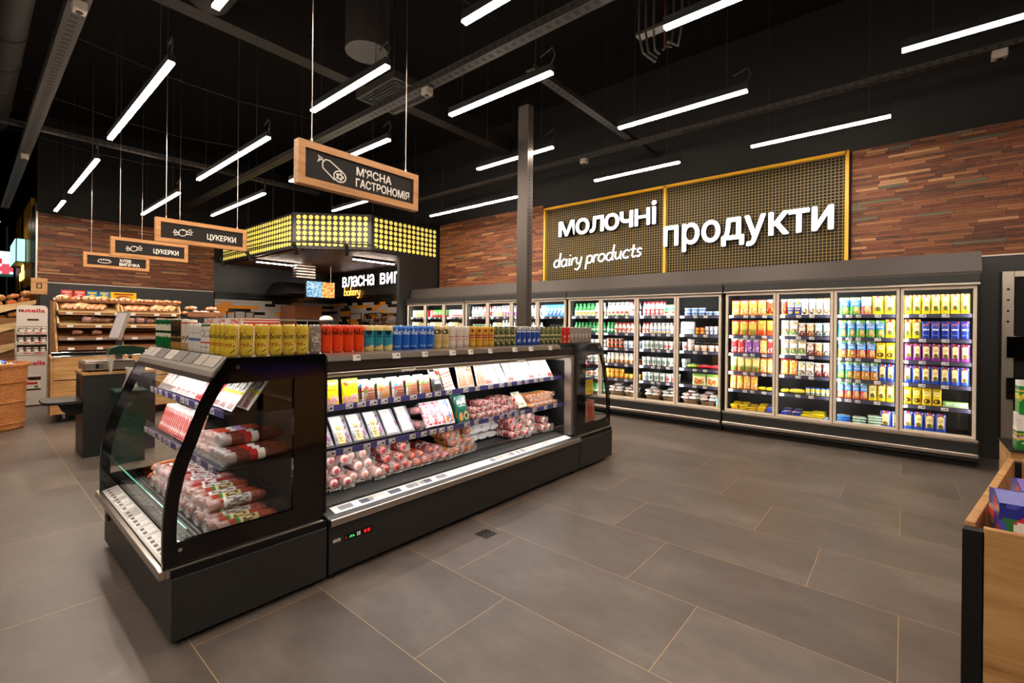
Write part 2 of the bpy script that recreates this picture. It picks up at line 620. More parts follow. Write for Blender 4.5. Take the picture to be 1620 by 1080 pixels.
def m_wicker():
    n = NT('wicker', .6)
    a = n.math('ARCTAN2', n.y, n.x)
    q = n.math('MULTIPLY', a, 26 / (2 * PI) * 2)
    row = n.math('FLOOR', n.math('DIVIDE', n.z, .014))
    s1 = n.math('ABSOLUTE', n.math('SINE', n.math('ADD', n.math('MULTIPLY', a, 26.), n.math('MULTIPLY', row, PI / 2))))
    fz = n.math('FRACT', n.math('DIVIDE', n.z, .014))
    s2 = n.math('SINE', n.math('MULTIPLY', fz, PI))
    h = n.math('MULTIPLY', s1, s2)
    r = n.white(n.vec(n.math('FLOOR', q), row))
    c = n.mix(r, 'd8924c', 'c07438')
    n.base(n.mix(n.math('MULTIPLY', n.math('SUBTRACT', 1, h), .5), c, '7a3c18'))
    n.bump(h, .9, .012)
m_wicker()

def m_grille():
    n = NT('perforated_black', .45)
    q = n.math('LESS_THAN', n.math('MAXIMUM', n.math('ABSOLUTE', n.math('SUBTRACT', n.math('FRACT', n.math('DIVIDE', n.x, .014)), .5)), n.math('ABSOLUTE', n.math('SUBTRACT', n.math('FRACT', n.math('DIVIDE', n.y, .014)), .5))), .3)
    n.base(n.mix(q, '3c3d3e', '050505'))
    n.bump(n.math('SUBTRACT', 1, q), .6, .004)
m_grille()

def m_brush():
    n = NT('ribbed_black', .4)
    q = n.math('SINE', n.math('MULTIPLY', n.y, 2 * PI / .022))
    n.base(n.ramp(n.math('ADD', n.math('MULTIPLY', q, .5), .5), [(0, '050505'), (1, '2c2d2f')]))
    n.bump(q, .5, .004)
m_brush()

# ------------------------------------------------------------------ the setting
WY, WX = 7.95, -14.8
b = MB('floor_tiles'); b.box(-34, 6, -9, 9, -.12, 0); struct(b.build('floor'))
b = MB('ceiling_paint'); b.box(-34, 6, -9, 9, 6.1, 6.2); struct(b.build('ceiling'))
def wall(name, m, *a):
    bb = MB(m); bb.box(*a); return struct(bb.build(name))
wall('wall_back', 'black_paint', WX - .2, 6, WY + .05, WY + .25, 0, 6.1)
wall('wall_back_cladding', 'reclaimed_wood', -9.2, -5.88, WY, WY + .05, 2.2, 4.03)
wall('wall_back_cladding', 'reclaimed_wood', -.56, 6, WY, WY + .05, 2.2, 3.93)
wall('wall_right_panel', 'graphite', .68, 6, 7.6, WY, 0, 2.31)
wall('trim_1', 'steel_brushed', .68, 6, 7.59, 7.62, 2.31, 2.325)
wall('wall_left', 'black_paint', WX - .3, WX - .05, 1.04, WY + .2, 0, 6.1)
wall('wall_left_cladding', 'reclaimed_wood', WX - .05, WX, 1.04, 4.52, 2.33, 3.88)
wall('wall_left_panel', 'graphite', WX - .05, WX + .01, 1.04, 4.52, 0, 2.32)
wall('trim_2', 'steel_brushed', WX - .04, WX + .02, 1.04, 4.52, 2.315, 2.335)
wall('trim_3', 'steel_brushed', WX - .06, WX + .015, 1.02, 1.05, 2.3, 3.9)
wall('wall_left_return', 'black_paint', -26, WX - .3, 1.06, 1.3, 0, 6.1)
wall('wall_far_left', 'black_paint', -33.6, -33.4, -9, 1.3, 0, 6.1)
wall('wall_right', 'black_paint', 5.8, 6, -9, 9, 0, 6.1)
wall('wall_front', 'black_paint', -34, 6, -9, -8.8, 0, 6.1)
b = MB('graphite_light')
b.prism([(7.02, 2.07), (7.02, 2.10), (7.08, 2.315), (7.93, 2.315), (7.93, 2.07)], 'x', -9.2, .64)
struct(b.build('trim_4'))
# brand-coloured cladding of the side passage
b = MB('yellow_paint'); b.box(-20.5, -18.9, 1.0, 1.06, 2.3, 4.4); b.box(-17.8, -15.7, 1.0, 1.06, 2.3, 4.35); struct(b.build('wall_left_return_yellow'))
b = MB('graphite_light'); b.box(-18.9, -17.8, 1.01, 1.06, 2.3, 4.4); b.box(-15.7, -14.86, 1.01, 1.06, 2.3, 4.1); struct(b.build('wall_left_return_grey'))

# door in the right hand panel
d = MB('steel_brushed')
d.box(.84, .94, 7.5, 7.6, 0.04, 2.12, .006); d.box(.94, 2.1, 7.53, 7.6, 2.06, 2.12)
do = struct(d.build('door_1'))
bb = MB('black_paint'); bb.box(.94, 2.1, 7.57, 7.6, .02, 2.06); bb.build('door_panel', do)
for z0 in (1.16, .7):
    bb = MB('gloss_black'); bb.box(.88, 2.1, 7.46, 7.5, z0, z0 + .24, .004); bb.m = 0; bb.build('push_plate', do)
bb = MB('chrome')
for z in (1.92, 1.8, 1.68, 1.56): bb.cyl((.89, 7.495, z), (.89, 7.5, z), .011, 10)
bb.build('rivet', do)
b = MB('graphite'); b.box(.68, .84, 7.57, 7.6, 0, .13); struct(b.build('baseboard_right'))

# bakery corner: dark pier, tiled walls, slatted ceiling
wall('wall_bakery_pier', 'graphite', -9.35, -9.25, 6.74, WY, 0, 3.14)
wall('wall_bakery_upper', 'graphite', WX - .05, WX + .01, 4.52, WY, 2.34, 3.15)
wall('wall_bakery_tiles', 'subway_tiles', WX - .05, WX + .012, 4.55, WY, .9, 2.34)
wall('wall_bakery_back_upper', 'graphite', WX, -9.3, WY - .03, WY + .05, 2.34, 3.9)
wall('wall_bakery_back_tiles', 'subway_tiles', WX, -9.3, WY - .032, WY + .05, .9, 2.34)
b = MB('slat_wood')
for i in range(30):
    y = 4.85 + i * .104
    x1 = -9.32 if y > 5.95 else -10.5 + (y - 4.75) * 1.0
    b.box(WX, x1, y, y + .062, 3.12, 3.17)
struct(b.build('ceiling_slats'))

# ceiling services: ducts and steel channels
def channel(name, label, p, q, w, h, m='dark_steel'):
    p, q = Vector(p), Vector(q)
    L = (q - p).length
    bb = MB(m, 'black_paint')
    bb.box(0, L, -w / 2, w / 2, 0, .004)
    bb.box(0, L, -w / 2, -w / 2 + .004, 0, h); bb.box(0, L, w / 2 - .004, w / 2, 0, h)
    bb.m = 1
    k = int(L / .11)
    for i in range(k):
        bb.box(i * .11 + .03, i * .11 + .08, -w / 5, w / 5, -.002, -.0003)
        bb.box(i * .11 + .03, i * .11 + .07, -w / 2 - .0012, -w / 2 - .0002, h * .3, h * .7)
    o = bb.build(name)
    o.location = p
    o.rotation_euler = (0, 0, math.atan2(q.y - p.y, q.x - p.x))
    return tag(o, label, 'cable tray', 'steel channels under the ceiling')
channel('cable_tray', 'long perforated steel channel crossing above the meat sign', (-16.5, 3.7, 4.4), (-1.2, 3.7, 4.4), .14, .08)
channel('cable_tray', 'perforated steel channel running from the post toward the dairy wall', (-3.41, 4.3, 4.49), (-3.41, 7.9, 4.49), .12, .06)
channel('cable_tray', 'thin perforated steel channel close to the dairy wall', (-9.2, 7.0, 4.4), (3.5, 7.0, 4.4), .1, .06)
channel('cable_tray', 'perforated steel channel above the first aisle lamps', (-18, .67, 4.4), (-3.2, .67, 4.4), .16, .09)
channel('cable_tray', 'cross channel under the ceiling near the candy signs', (-10.6, -.6, 4.5), (-10.6, 5.4, 4.5), .12, .07)
def duct(name, label, p, q, r):
    bb = MB('ceiling_duct')
    bb.cyl(p, q, r, 20)
    L = (Vector(q) - Vector(p)).length
    for i in range(1, int(L / 1.2)):
        t = i * 1.2 / L
        c = Vector(p).lerp(Vector(q), t); dd = (Vector(q) - Vector(p)).normalized()
        bb.cyl(c - dd * .02, c + dd * .02, r + .012, 20)
    tag(bb.build(name), label, 'duct')
mat('ceiling_duct', '1d1815', .6)
duct('air_duct', 'large round black air duct along the lamp rows', (-6.6, 1.9, 5.55), (-1, 1.9, 5.55), .28)
duct('air_duct', 'vertical black air duct above the meat sign', (-4.7, 2.95, 4.55), (-4.7, 2.95, 6.05), .24)
duct('air_duct', 'round black air duct over the side aisle', (-14.5, .35, 5.6), (-7.8, .35, 5.6), .22)
b = MB('ceiling_duct')
b.box(-34, 6, -.3, -.1, 5.0, 5.35); tag(b.build('roof_girder'), 'black steel girder crossing the ceiling over the aisle', 'girder')
b = MB('ceiling_duct')
b.box(-7.0, -6.75, -8, 7.9, 5.36, 5.7); tag(b.build('roof_girder'), 'black steel girder running toward the dairy wall', 'girder')
b = MB('ceiling_duct', 'black_paint')
b.box(-5.9, -5.0, 3.53, 4.18, 4.62, 4.72); b.cyl((-5.45, 3.85, 4.72), (-5.45, 3.85, 6.1), .02, 6)
b.m = 1
for i in range(5):
    k = .06 + i * .05
    b.frame([(-5.9 + k, 3.53 + k), (-5.0 - k, 3.53 + k), (-5.0 - k, 4.18 - k), (-5.9 + k, 4.18 - k)], [(-5.9 + k + .02, 3.53 + k + .02), (-5.0 - k - .02, 3.53 + k + .02), (-5.0 - k - .02, 4.18 - k - .02), (-5.9 + k + .02, 4.18 - k - .02)], 'z', 4.61, 4.62)
tag(b.build('air_vent'), 'square black ceiling air vent with concentric louvers', 'air vent')
# hanging service cables
t = thing('cable_drop', 'bundle of service cables hanging under the black ceiling', 'cables', (-1.75, 4.2, 0))
for i, (dx, col) in enumerate(((-.2, 'dark_steel'), (-.14, 'rubber'), (-.07, 'dark_steel'), (.03, 'copper'), (.1, 'rubber'), (.17, 'dark_steel'))):
    if col not in MATS: mat('copper', '5a2f1c', .35, .7)
    bb = MB(col)
    e = [(dx, dx * .3, 6.08), (dx, dx * .3, 4.25), (dx * .8, dx * .25, 4.06), (dx * .3, .0, 3.96 + .03 * i)]
    bb.tube(e, .011, 8); bb.build('cable', t)
bb = MB('dark_steel'); bb.box(-.24, .2, -.05, .05, 4.25, 4.28); bb.build('clamp_bar', t)
def sensor(loc, label):
    bb = MB('sensor_grey', 'black_paint')
    bb.box(-.06, .06, -.05, .05, -.09, 0, .012); bb.m = 1; bb.cyl((0, 0, -.1), (0, 0, -.088), .025, 12)
    o = bb.build('motion_sensor', None, loc)
    tag(o, label, 'sensor')
mat('sensor_grey', '8d837a', .5)
sensor((-5.85, .67, 4.4), 'small grey sensor box under the channel above first aisle lamps')
sensor((-11.9, .67, 4.4), 'small grey sensor box at the far end of aisle channel')
sensor((-4.55, 3.7, 4.4), 'small pale sensor box under the long channel beside the meat sign')
sensor((-4.3, 7.0, 4.4), 'small pale sensor box on thin channel above the dairy sign')
sensor((.75, 7.0, 4.4), 'pale sensor box on thin channel above the brick wood cladding')

# support post behind the island
t = thing('steel_post', 'tall grey perforated steel post behind the meat island', 'post', (-3.9, 4.86, 0))
bb = MB('post_grey', 'black_paint')
mat('post_grey', '4f4742', .4, .3)
bb.box(-.085, .085, -.06, .06, .012, 4.4, .004)
bb.m = 1
for i in range(84): bb.box(.0851, .0858, -.022, .0, .3 + i * .049, .32 + i * .049)
bb.build('shaft', t)
bb = MB('post_grey'); bb.box(-.14, .14, -.1, .1, 0, .012); bb.build('foot_plate', t)

# floor drain
bb = MB('drain_metal', 'black_paint')
mat('drain_metal', '50463f', .35, .8)
bb.box(-.055, .055, -.055, .055, 0, .003)
bb.m = 1
for i in range(5):
    for j in range(5):
        if (i + j) % 2 == 0: bb.box(-.045 + i * .019, -.031 + i * .019, -.045 + j * .019, -.031 + j * .019, .0031, .0036)
tag(bb.build('floor_drain', None, (-2.21, 2.36, 0)), 'small square drain grate in the floor beside the meat case', 'drain')

# ------------------------------------------------------------------ linear lamps
LAMPS = [(-1.53, -.12, 6.58, 'above the wood cladding by the dairy sign'), (-.03, 1.38, 5.1, 'at the dairy wall corner'), (-3.91, -2.51, 3.51, 'directly before the steel post'),
         (-2.6, -1.2, 5.0, 'over the open floor'), (-7.85, -5.09, 1.2, 'over the first aisle, longest in sight'), (-11.68, -8.98, 1.24, 'over the bread rack'),
         (-8.92, -6.17, 2.48, 'above the nearer candy sign'), (-12.77, -10.09, 2.51, 'above the farther candy sign'), (-11.65, -8.89, 3.51, 'before the dotted bakery canopy'),
         (-3.83, -2.45, 6.56, 'just above the dairy sign'), (-4.93, -3.54, 4.99, 'crossing behind the steel post'), (-7.79, -5.02, 3.48, 'passing behind the meat sign'),
         (-7.83, -5.13, 6.5, 'along the cladding near the bakery'), (-5.03, -3.61, 2.48, 'above the meat sign'), (-2.64, -1.24, 2.5, 'over the front of meat island'),
         (-1.46, -.06, 3.55, 'high over the open floor near the camera'), (-3.96, -2.56, 1.2, 'at the top edge of view over the island'), (-13.9, -12.6, 1.25, 'smallest, at the end of first aisle'),
         (-9.1, -6.32, 4.95, 'mostly hidden by the meat sign')]
for i, (x0, y) in enumerate(((-9.5, -.0), (-6.2, -.0), (-5.2, -1.3), (-2.4, -1.3), (.4, -1.3), (-3.8, -2.6), (-1.0, -2.6), (1.8, -2.6), (1.4, 2.5), (1.4, .9), (-.6, .1), (-9.6, -2.6), (-11.5, -1.3))):
    LAMPS.append((x0, x0 + 1.4, y, f'continuing the lamp pattern out of view, {ORD[i]} of these'))
for x0, x1, y, lab in LAMPS:
    L = x1 - x0
    t = thing('linear_lamp', 'glowing linear ceiling lamp ' + lab, 'lamp', ((x0 + x1) / 2, y, 3.8), 0, 'linear lamps under the black ceiling')
    bb = MB('black_paint'); bb.box(-L / 2, L / 2, -.028, .028, .02, .085); bb.build('housing', t)
    bb = MB('lamp_glow'); bb.box(-L / 2 + .005, L / 2 - .005, -.025, .025, 0, .0195); bb.build('diffuser', t)
    for s in (-1, 1):
        bb = MB('dark_steel'); bb.cyl((s * L * .36, 0, .085), (s * L * .36, 0, 2.29), .0025, 5); bb.build('suspension_wire', t)
    bb = MB('rubber')
    e = L / 2 - .02
    bb.tube([(e, 0, .08), (e + .05, 0, .16), (e + .02, 0, .24), (e - .12, 0, .2)], .007, 6); bb.build('power_cord', t)

# ------------------------------------------------------------------ hanging department signs
def icon_sausage(f):
    f([(.27, .62), (.33, .72), (.42, .72), (.70, .50)]); f([(.27, .62), (.28, .48), (.53, .23)])
    f(arc(.64, .36, .13, .15, 0, 360, 20))
    f([(.29, .68), (.2, .70), (.17, .6), (.22, .66), (.18, .78), (.28, .72)])
    for a in range(5):
        f(arc(.64 + .06 * math.cos(a * 1.2566), .36 + .07 * math.sin(a * 1.2566), .022, .025, 0, 360, 8))
def icon_candy(f):
    f([(.36, .45), (.40, .62), (.52, .68), (.62, .62), (.64, .46), (.58, .32), (.46, .28), (.38, .34), (.36, .45)])
    f([(.36, .42), (.22, .62), (.2, .48), (.16, .44), (.24, .38), (.2, .26), (.37, .36)])
    f([(.64, .55), (.78, .76), (.79, .62), (.86, .60), (.79, .5), (.84, .42), (.63, .42)])
    f([(.31, .42), (.22, .46)]); f([(.69, .52), (.78, .56)]); f([(.48, .63), (.56, .64)])
def icon_bread(f):
    f([(.1, .4), (.2, .62), (.5, .7), (.8, .62), (.92, .42), (.8, .28), (.5, .22), (.2, .28), (.1, .4)])
    for k in range(4): f([(.28 + k * .15, .64), (.34 + k * .15, .5)])
def hang_sign(x, y0, y1, z0, z1, icon, lines, label, isz):
    t = thing('hanging_sign', label, 'sign', (x, (y0 + y1) / 2, (z0 + z1) / 2))
    w, h = y1 - y0, z1 - z0
    R = lambda k: [(-w / 2 + k, -h / 2 + k), (w / 2 - k, -h / 2 + k), (w / 2 - k, h / 2 - k), (-w / 2 + k, h / 2 - k)]
    bb = MB('sign_wood'); bb.frame(R(0), R(.05), 'x', -.035, .035); bb.build('frame', t)
    bb = MB('sign_black'); bb.box(-.015, .022, -w / 2 + .05, w / 2 - .05, -h / 2 + .05, h / 2 - .05); bb.build('board', t)
    bb = MB('sign_paint_white')
    for body, u, v, wd, hh in lines:
        letter(bb, body, wd, lambda a, b_, c, u=u, v=v: (.0235 + c, -w / 2 + u + a, -h / 2 + v + b_), .0022, 0, hh)
    bb.build('lettering', t)
    bb = MB('sign_paint_white')
    iu, iv, iw, ih = isz
    icon(lambda p: ribbon(bb, [(a * iw, c * ih) for a, c in p], .0085, lambda a, c: (.0235, -w / 2 + iu + a, -h / 2 + iv + c)))
    bb.build('icon', t)
    for s in (-1, 1):
        bb = MB('steel'); bb.cyl((0, s * (w / 2 - .11), h / 2 + .02), (0, s * (w / 2 - .11), 6.11 - (z0 + z1) / 2), .003, 6)
        bb.cyl((0, s * (w / 2 - .11), h / 2), (0, s * (w / 2 - .11), h / 2 + .03), .008, 8); bb.build('suspension_wire', t)
    bb = MB('dark_steel'); bb.tube([(0, -w / 2 - .9, 4.6 - (z0 + z1) / 2), (0, -w / 2 + .11, 4.5 - (z0 + z1) / 2), (0, w / 2 - .11, 4.5 - (z0 + z1) / 2), (0, w / 2 + 1.0, 4.62 - (z0 + z1) / 2)], .004, 5); bb.build('span_cable', t)
hang_sign(-3.25, 1.49, 2.53, 2.435, 2.745, icon_sausage, [("М'ЯСНА", .455, .165, .315, .062), ('ГАСТРОНОМіЯ', .45, .078, .5, .062)], 'wood framed black hanging sign with sausage icon over the meat island', (.08, .02, .37, .27))
hang_sign(-7., 1.5, 2.525, 2.445, 2.74, icon_candy, [('ЦУКЕРКИ', .55, .1, .34, .07)], 'wood framed candy sign, the nearer and higher of two', (.13, .04, .3, .21))
hang_sign(-9.1, 1.41, 2.39, 2.445, 2.735, icon_candy, [('ЦУКЕРКИ', .52, .1, .33, .07)], 'wood framed candy sign hanging between bread sign and nearer candy sign', (.13, .04, .29, .2))
hang_sign(-11.2, 1.365, 2.31, 2.43, 2.7, icon_bread, [('ХЛІБ', .5, .14, .17, .05), ('ВИПІЧКА', .5, .07, .3, .05)], 'wood framed hanging sign with bread loaf icon, farthest of all', (.17, .06, .23, .15))

# ------------------------------------------------------------------ dairy wall sign
t = thing('dairy_sign', 'yellow framed wire mesh panel with glowing dairy lettering above the fridges', 'sign', (0, 0, 0))
x0, xm, x1, z0, z1 = -5.78, -3.19, -.61, 2.36, 3.93
b = MB('yellow_paint')
for k in (x0, xm, x1): b.box(k - .022, k + .022, 7.86, 7.94, z0, z1)
b.box(x0, x1, 7.86, 7.94, z1 - .045, z1); b.box(x0, x1, 7.86, 7.94, z0, z0 + .03)
b.build('frame', t)
b = MB('mesh_yellow')
n = int((x1 - x0) / .046)
for i in range(1, n):
    x = x0 + (x1 - x0) * i / n
    b.box(x - .0045, x + .0045, 7.885, 7.891, z0, z1)
n = int((z1 - z0) / .046)
for i in range(1, n):
    z = z0 + (z1 - z0) * i / n
    b.box(x0, x1, 7.891, 7.897, z - .0045, z + .0045)
b.build('wire_mesh', t)
def glow_text(parent, name, items, y, depth, bold):
    g = MB('letter_white', 'letter_black')
    for body, xa, xb, zb, hh in items:
        letter(g, body, xb - xa, lambda a, c, w, xa=xa, zb=zb: (xa + a, y - .001 - w, zb + c), bold, 0, hh)
        g.m = 1
        letter(g, body, xb - xa, lambda a, c, w, xa=xa, zb=zb: (xa + a + .006, y + depth / 2 - w, zb + c - .006), bold, depth / 2 - .004, hh)
        g.m = 0
    return g.build(name, parent)
glow_text(t, 'lettering', [('молочні', -5.36, -3.32, 3.28, .385)], 7.80, .07, .010)
glow_text(t, 'lettering', [('продукти', -3.17, -.76, 2.86, .44)], 7.80, .07, .010)
b = MB('neon_white')
st, w = strokes('dairy products', .17, .18)
k = 1.93 / w
for s in st: b.tube([(-5.52 + p[0] * k, 7.83, 2.66 + p[1] * k + .075 * p[0] * k / 1.93) for p in s], .0135, 6)
b.build('script_lettering', t)

# ------------------------------------------------------------------ printed artwork of packages
def art(base, *layers, seed=1):
    """painter (u, v) -> colour from flat printed shapes; later layers lie on top"""
    base = C(base)
    L = []
    for l in layers:
        k = l[0]
        if k == 'spk':
            L.append((k, l[1], l[2], l[3], l[4], [C(c) for c in l[5]], l[6], l[7] if len(l) > 7 else 10))
        else:
            L.append((k, *l[1:-1], C(l[-1])))
    def f(u, v):
        c = base
        for i, l in enumerate(L):
            k = l[0]
            if k == 'r':
                if l[1] <= u <= l[3] and l[2] <= v <= l[4]: c = l[5]
            elif k == 'e':
                if ((u - l[1]) / l[3]) ** 2 + ((v - l[2]) / l[4]) ** 2 <= 1: c = l[5]
            elif k == 't':       # line of print
                if l[1] <= u <= l[3] and l[2] <= v <= l[4] and (int(u * 61) * 7 + int(v * 37) * 3 + seed) % 5 > 1: c = l[5]
            elif k == 'd':       # diagonal band
                if l[1] <= v - l[3] * u <= l[2]: c = l[4]
            elif k == 'spk':
                if l[1] <= u <= l[3] and l[2] <= v <= l[4]:
                    uu, vv = u + .05 * math.sin(v * 17 + seed + i), v + .04 * math.sin(u * 19 + 2 * i)
                    h = (math.sin(math.floor(uu * l[7]) * 12.9898 + math.floor(vv * l[7] * 1.7) * 78.233 + seed * 3.1 + i) * 43758.5453) % 1
                    if h < l[6]: c = l[5][int(h / l[6] * len(l[5])) % len(l[5])]
        return c
    return f

# ------------------------------------------------------------------ package shapes (front faces -Y, base at z = 0)
def pouch(name, cat, w, h, d, paint, nu=22, nv=36, parts=(), matname='print_film', back=None):
    b = MB(matname)
    def th(u, v):
        e = max(0, 1 - abs(2 * u - 1) ** 3.5) ** .6
        t = (.30 + .70 * math.sin(PI * min(1, max(0, .16 + v * .84))) ** .8) * (1 - v ** 7) if v < .93 else .03
        return d / 2 * e * max(t, .03) + .0012
    def X(u, v): return (u - .5) * w * (1 - .06 * math.sin(PI * v)) * (1 - .10 * max(0, (v - .9) / .1) ** 2)
    b.grid(nu, nv, lambda u, v: (X(u, v), -th(u, v), v * h), paint)
    b.grid(nu, nv, lambda u, v: (-X(u, v), th(u, v), v * h), lambda u, v: paint(1 - u, v))
    n = nu
    o1 = 0; o2 = (nu + 1) * (nv + 1)
    side = []
    for j in range(nv):
        for (a, c) in ((0, nu), (nu, 0)):
            side.append((o1 + j * (nu + 1) + a, o1 + (j + 1) * (nu + 1) + a, o2 + (j + 1) * (nu + 1) + c, o2 + j * (nu + 1) + c))
    for f in side:
        b.f.append(list(f)); b.mi.append(0); b.c.append(paint(.02, .5)); b.sm.append(False)
    for j in (0, nv):
        b.f.append([o1 + j * (nu + 1) + i for i in range(nu + 1)] + [o2 + j * (nu + 1) + i for i in range(nu + 1)])
        b.mi.append(0); b.c.append(paint(.5, .01 if j == 0 else .99)); b.sm.append(False)
    return Proto(name, cat, b.mesh(name), parts)
def carton(name, cat, w, h, d, paint, side=None, top=None, nu=16, nv=26, gable=0., parts=()):
    b = MB('print_film')
    side = side or (lambda u, v: paint(.06, v))
    x, y = w / 2, d / 2
    b.grid(nu, nv, lambda u, v: (-x + w * u, -y, h * v), paint, False)
    b.grid(nu, nv, lambda u, v: (x - w * u, y, h * v), paint, False)
    b.grid(4, nv, lambda u, v: (x, -y + d * u, h * v), side, False)
    b.grid(4, nv, lambda u, v: (-x, y - d * u, h * v), side, False)
    b.col = C(top) if top else paint(.5, .97)
    if gable:
        b.add([(-x, -y, h), (x, -y, h), (x, y, h), (-x, y, h), (-x, -.003, h + gable), (x, -.003, h + gable), (x, .003, h + gable), (-x, .003, h + gable)], [(0, 1, 5, 4), (2, 3, 7, 6), (4, 5, 6, 7), (1, 2, 6, 5), (3, 0, 4, 7)])
    else:
        b.add([(-x, -y, h), (x, -y, h), (x, y, h), (-x, y, h)], [(0, 1, 2, 3)])
    b.add([(-x, -y, 0), (x, -y, 0), (x, y, 0), (-x, y, 0)], [(3, 2, 1, 0)])
    return Proto(name, cat, b.mesh(name), parts)
def fine(prof, step=.012):
    out = [prof[0]]
    for a, c in zip(prof, prof[1:]):
        k = max(1, int(math.dist(a, c) / step))
        out += [(a[0] + (c[0] - a[0]) * t / k, a[1] + (c[1] - a[1]) * t / k) for t in range(1, k + 1)]
    return out
def front(paint):
    """wrap a front-facing artwork round a body of revolution: u runs across the half that faces -Y"""
    return lambda a, v: paint(((a - .5) * 2) % 1, v)
def round_pack(name, cat, prof, paint, n=18, parts=(), step=.012):
    b = MB('print_film')
    b.lathe(fine(prof, step), n, paint=front(paint))
    return Proto(name, cat, b.mesh(name), parts)
def lathe_part(name, prof, col, n=16, m='print_film'):
    b = MB(m); b.col = C(col); b.lathe(prof, n)
    return (name, b.mesh(name))
def bottle(name, paint, cap, h=.215, r=.034, neck=.5):
    hn = h * (1 - .10)
    prof = [(0, 0), (r * .9, 0), (r, .008), (r, h * .52), (r * .92, h * .62), (r * neck, h * .82), (r * neck * .8, hn), (0, hn)]
    return round_pack(name, 'bottle', prof, paint, parts=[lathe_part('cap', [(0, hn + .001), (r * neck + .002, hn + .001), (r * neck + .002, h), (0, h)], cap)])
def cup(name, paint, lid, h=.095, r=.047, base=.8, cat='cup'):
    prof = [(0, 0), (r * base, 0), (r, h * .96), (0, h * .96)]
    return round_pack(name, cat, prof, paint, parts=[lathe_part('lid', [(0, h * .96 + .0005), (r + .003, h * .96 + .0005), (r + .003, h), (0, h + .001)], lid)])
def flat_pack(name, cat, w, d, h, paint, nu=20, nv=16, matname='print_film', wob=0.):
    """pillow pack lying flat, art on top, long side along X"""
    b = MB(matname)
    def t(u, v):
        e = max(0, 1 - abs(2 * u - 1) ** 4) ** .5 * max(0, 1 - abs(2 * v - 1) ** 4) ** .5
        return e * (1 + wob * math.sin(7 * u + 4 * v) * math.cos(5 * v))
    b.grid(nu, nv, lambda u, v: ((u - .5) * w, (v - .5) * d, h * (.5 + .5 * t(u, v))), paint)
    b.grid(nu, nv, lambda u, v: ((.5 - u) * w, (v - .5) * d, h * (.5 - .5 * min(1, t(1 - u, v)))), lambda u, v: paint(1 - u, v))
    return Proto(name, cat, b.mesh(name))

# ------------------------------------------------------------------ wall refrigerators
DOORW = .6375
UNITS = [(-1.93, .62, 4), (-4.555, -1.945, 4), (-7.165, -4.57, 4), (-9.17, -7.18, 3)]
UNIT_LABEL = ['tall black glass door refrigerator by the steel doorway full of sauce pouches', 'tall black glass door refrigerator of dairy beside the sauce pouch unit',
              'tall black glass door refrigerator behind the steel post', 'tall black three door refrigerator beside the bakery pier']
SHELF_Z = [1.64, 1.36, 1.11, .85, .605, .315]
BAYS = []
def rail_mesh(L, hgt, tags, seed, base='413e52'):
    rr = random.Random(seed)
    b = MB('print_film', 'acrylic')
    b.col = C(base)
    b.box(-L / 2, L / 2, -.004, 0, -hgt / 2, hgt / 2)
    x = -L / 2 + .02
    while x < L / 2 - .09:
        w = rr.choice((.05, .055, .06))
        b.col = C(rr.choice(('d9cfc9', 'cfc6c6', 'e0d6cf')))
        b.box(x, x + w, -.0055, -.004, -hgt * .44, hgt * .44)
        b.col = C('2a2730')
        b.box(x + w * .55, x + w * .85, -.0062, -.0055, -hgt * .12, hgt * .16)
        b.col = C('6c6670')
        b.box(x + w * .1, x + w * .45, -.0062, -.0055, -hgt * .26, -hgt * .12)
        x += w + rr.choice(tags)
    return b.mesh('price_rail')
RAILS = [rail_mesh(DOORW - .02, .04, (.09, .13, .16, .04), 20 + i) for i in range(6)]
bay_no = 0
def door_meshes(w):
    z0, z1 = .30, 1.935
    f = MB('alu_frame')
    a, k = w / 2 - .004, .03
    f.box(-a, -a + k, -.02, .02, z0, z1, .003); f.box(a - k, a, -.02, .02, z0, z1, .003)
    f.box(-a + k, a - k, -.02, .02, z1 - k, z1, .003); f.box(-a + k, a - k, -.02, .02, z0, z0 + k, .003)
    g = MB('glass'); g.box(-a + k, a - k, -.004, .004, z0 + k, z1 - k)
    s = MB('rubber')
    for q in (-1, 1): s.box(q * (a - k - .006) - .004, q * (a - k - .006) + .004, .004, .019, z0 + k, z1 - k)
    return f.mesh('door'), g.mesh('pane'), s.mesh('seal')
DOOR = door_meshes(DOORW)
DOOR3 = door_meshes(.655)
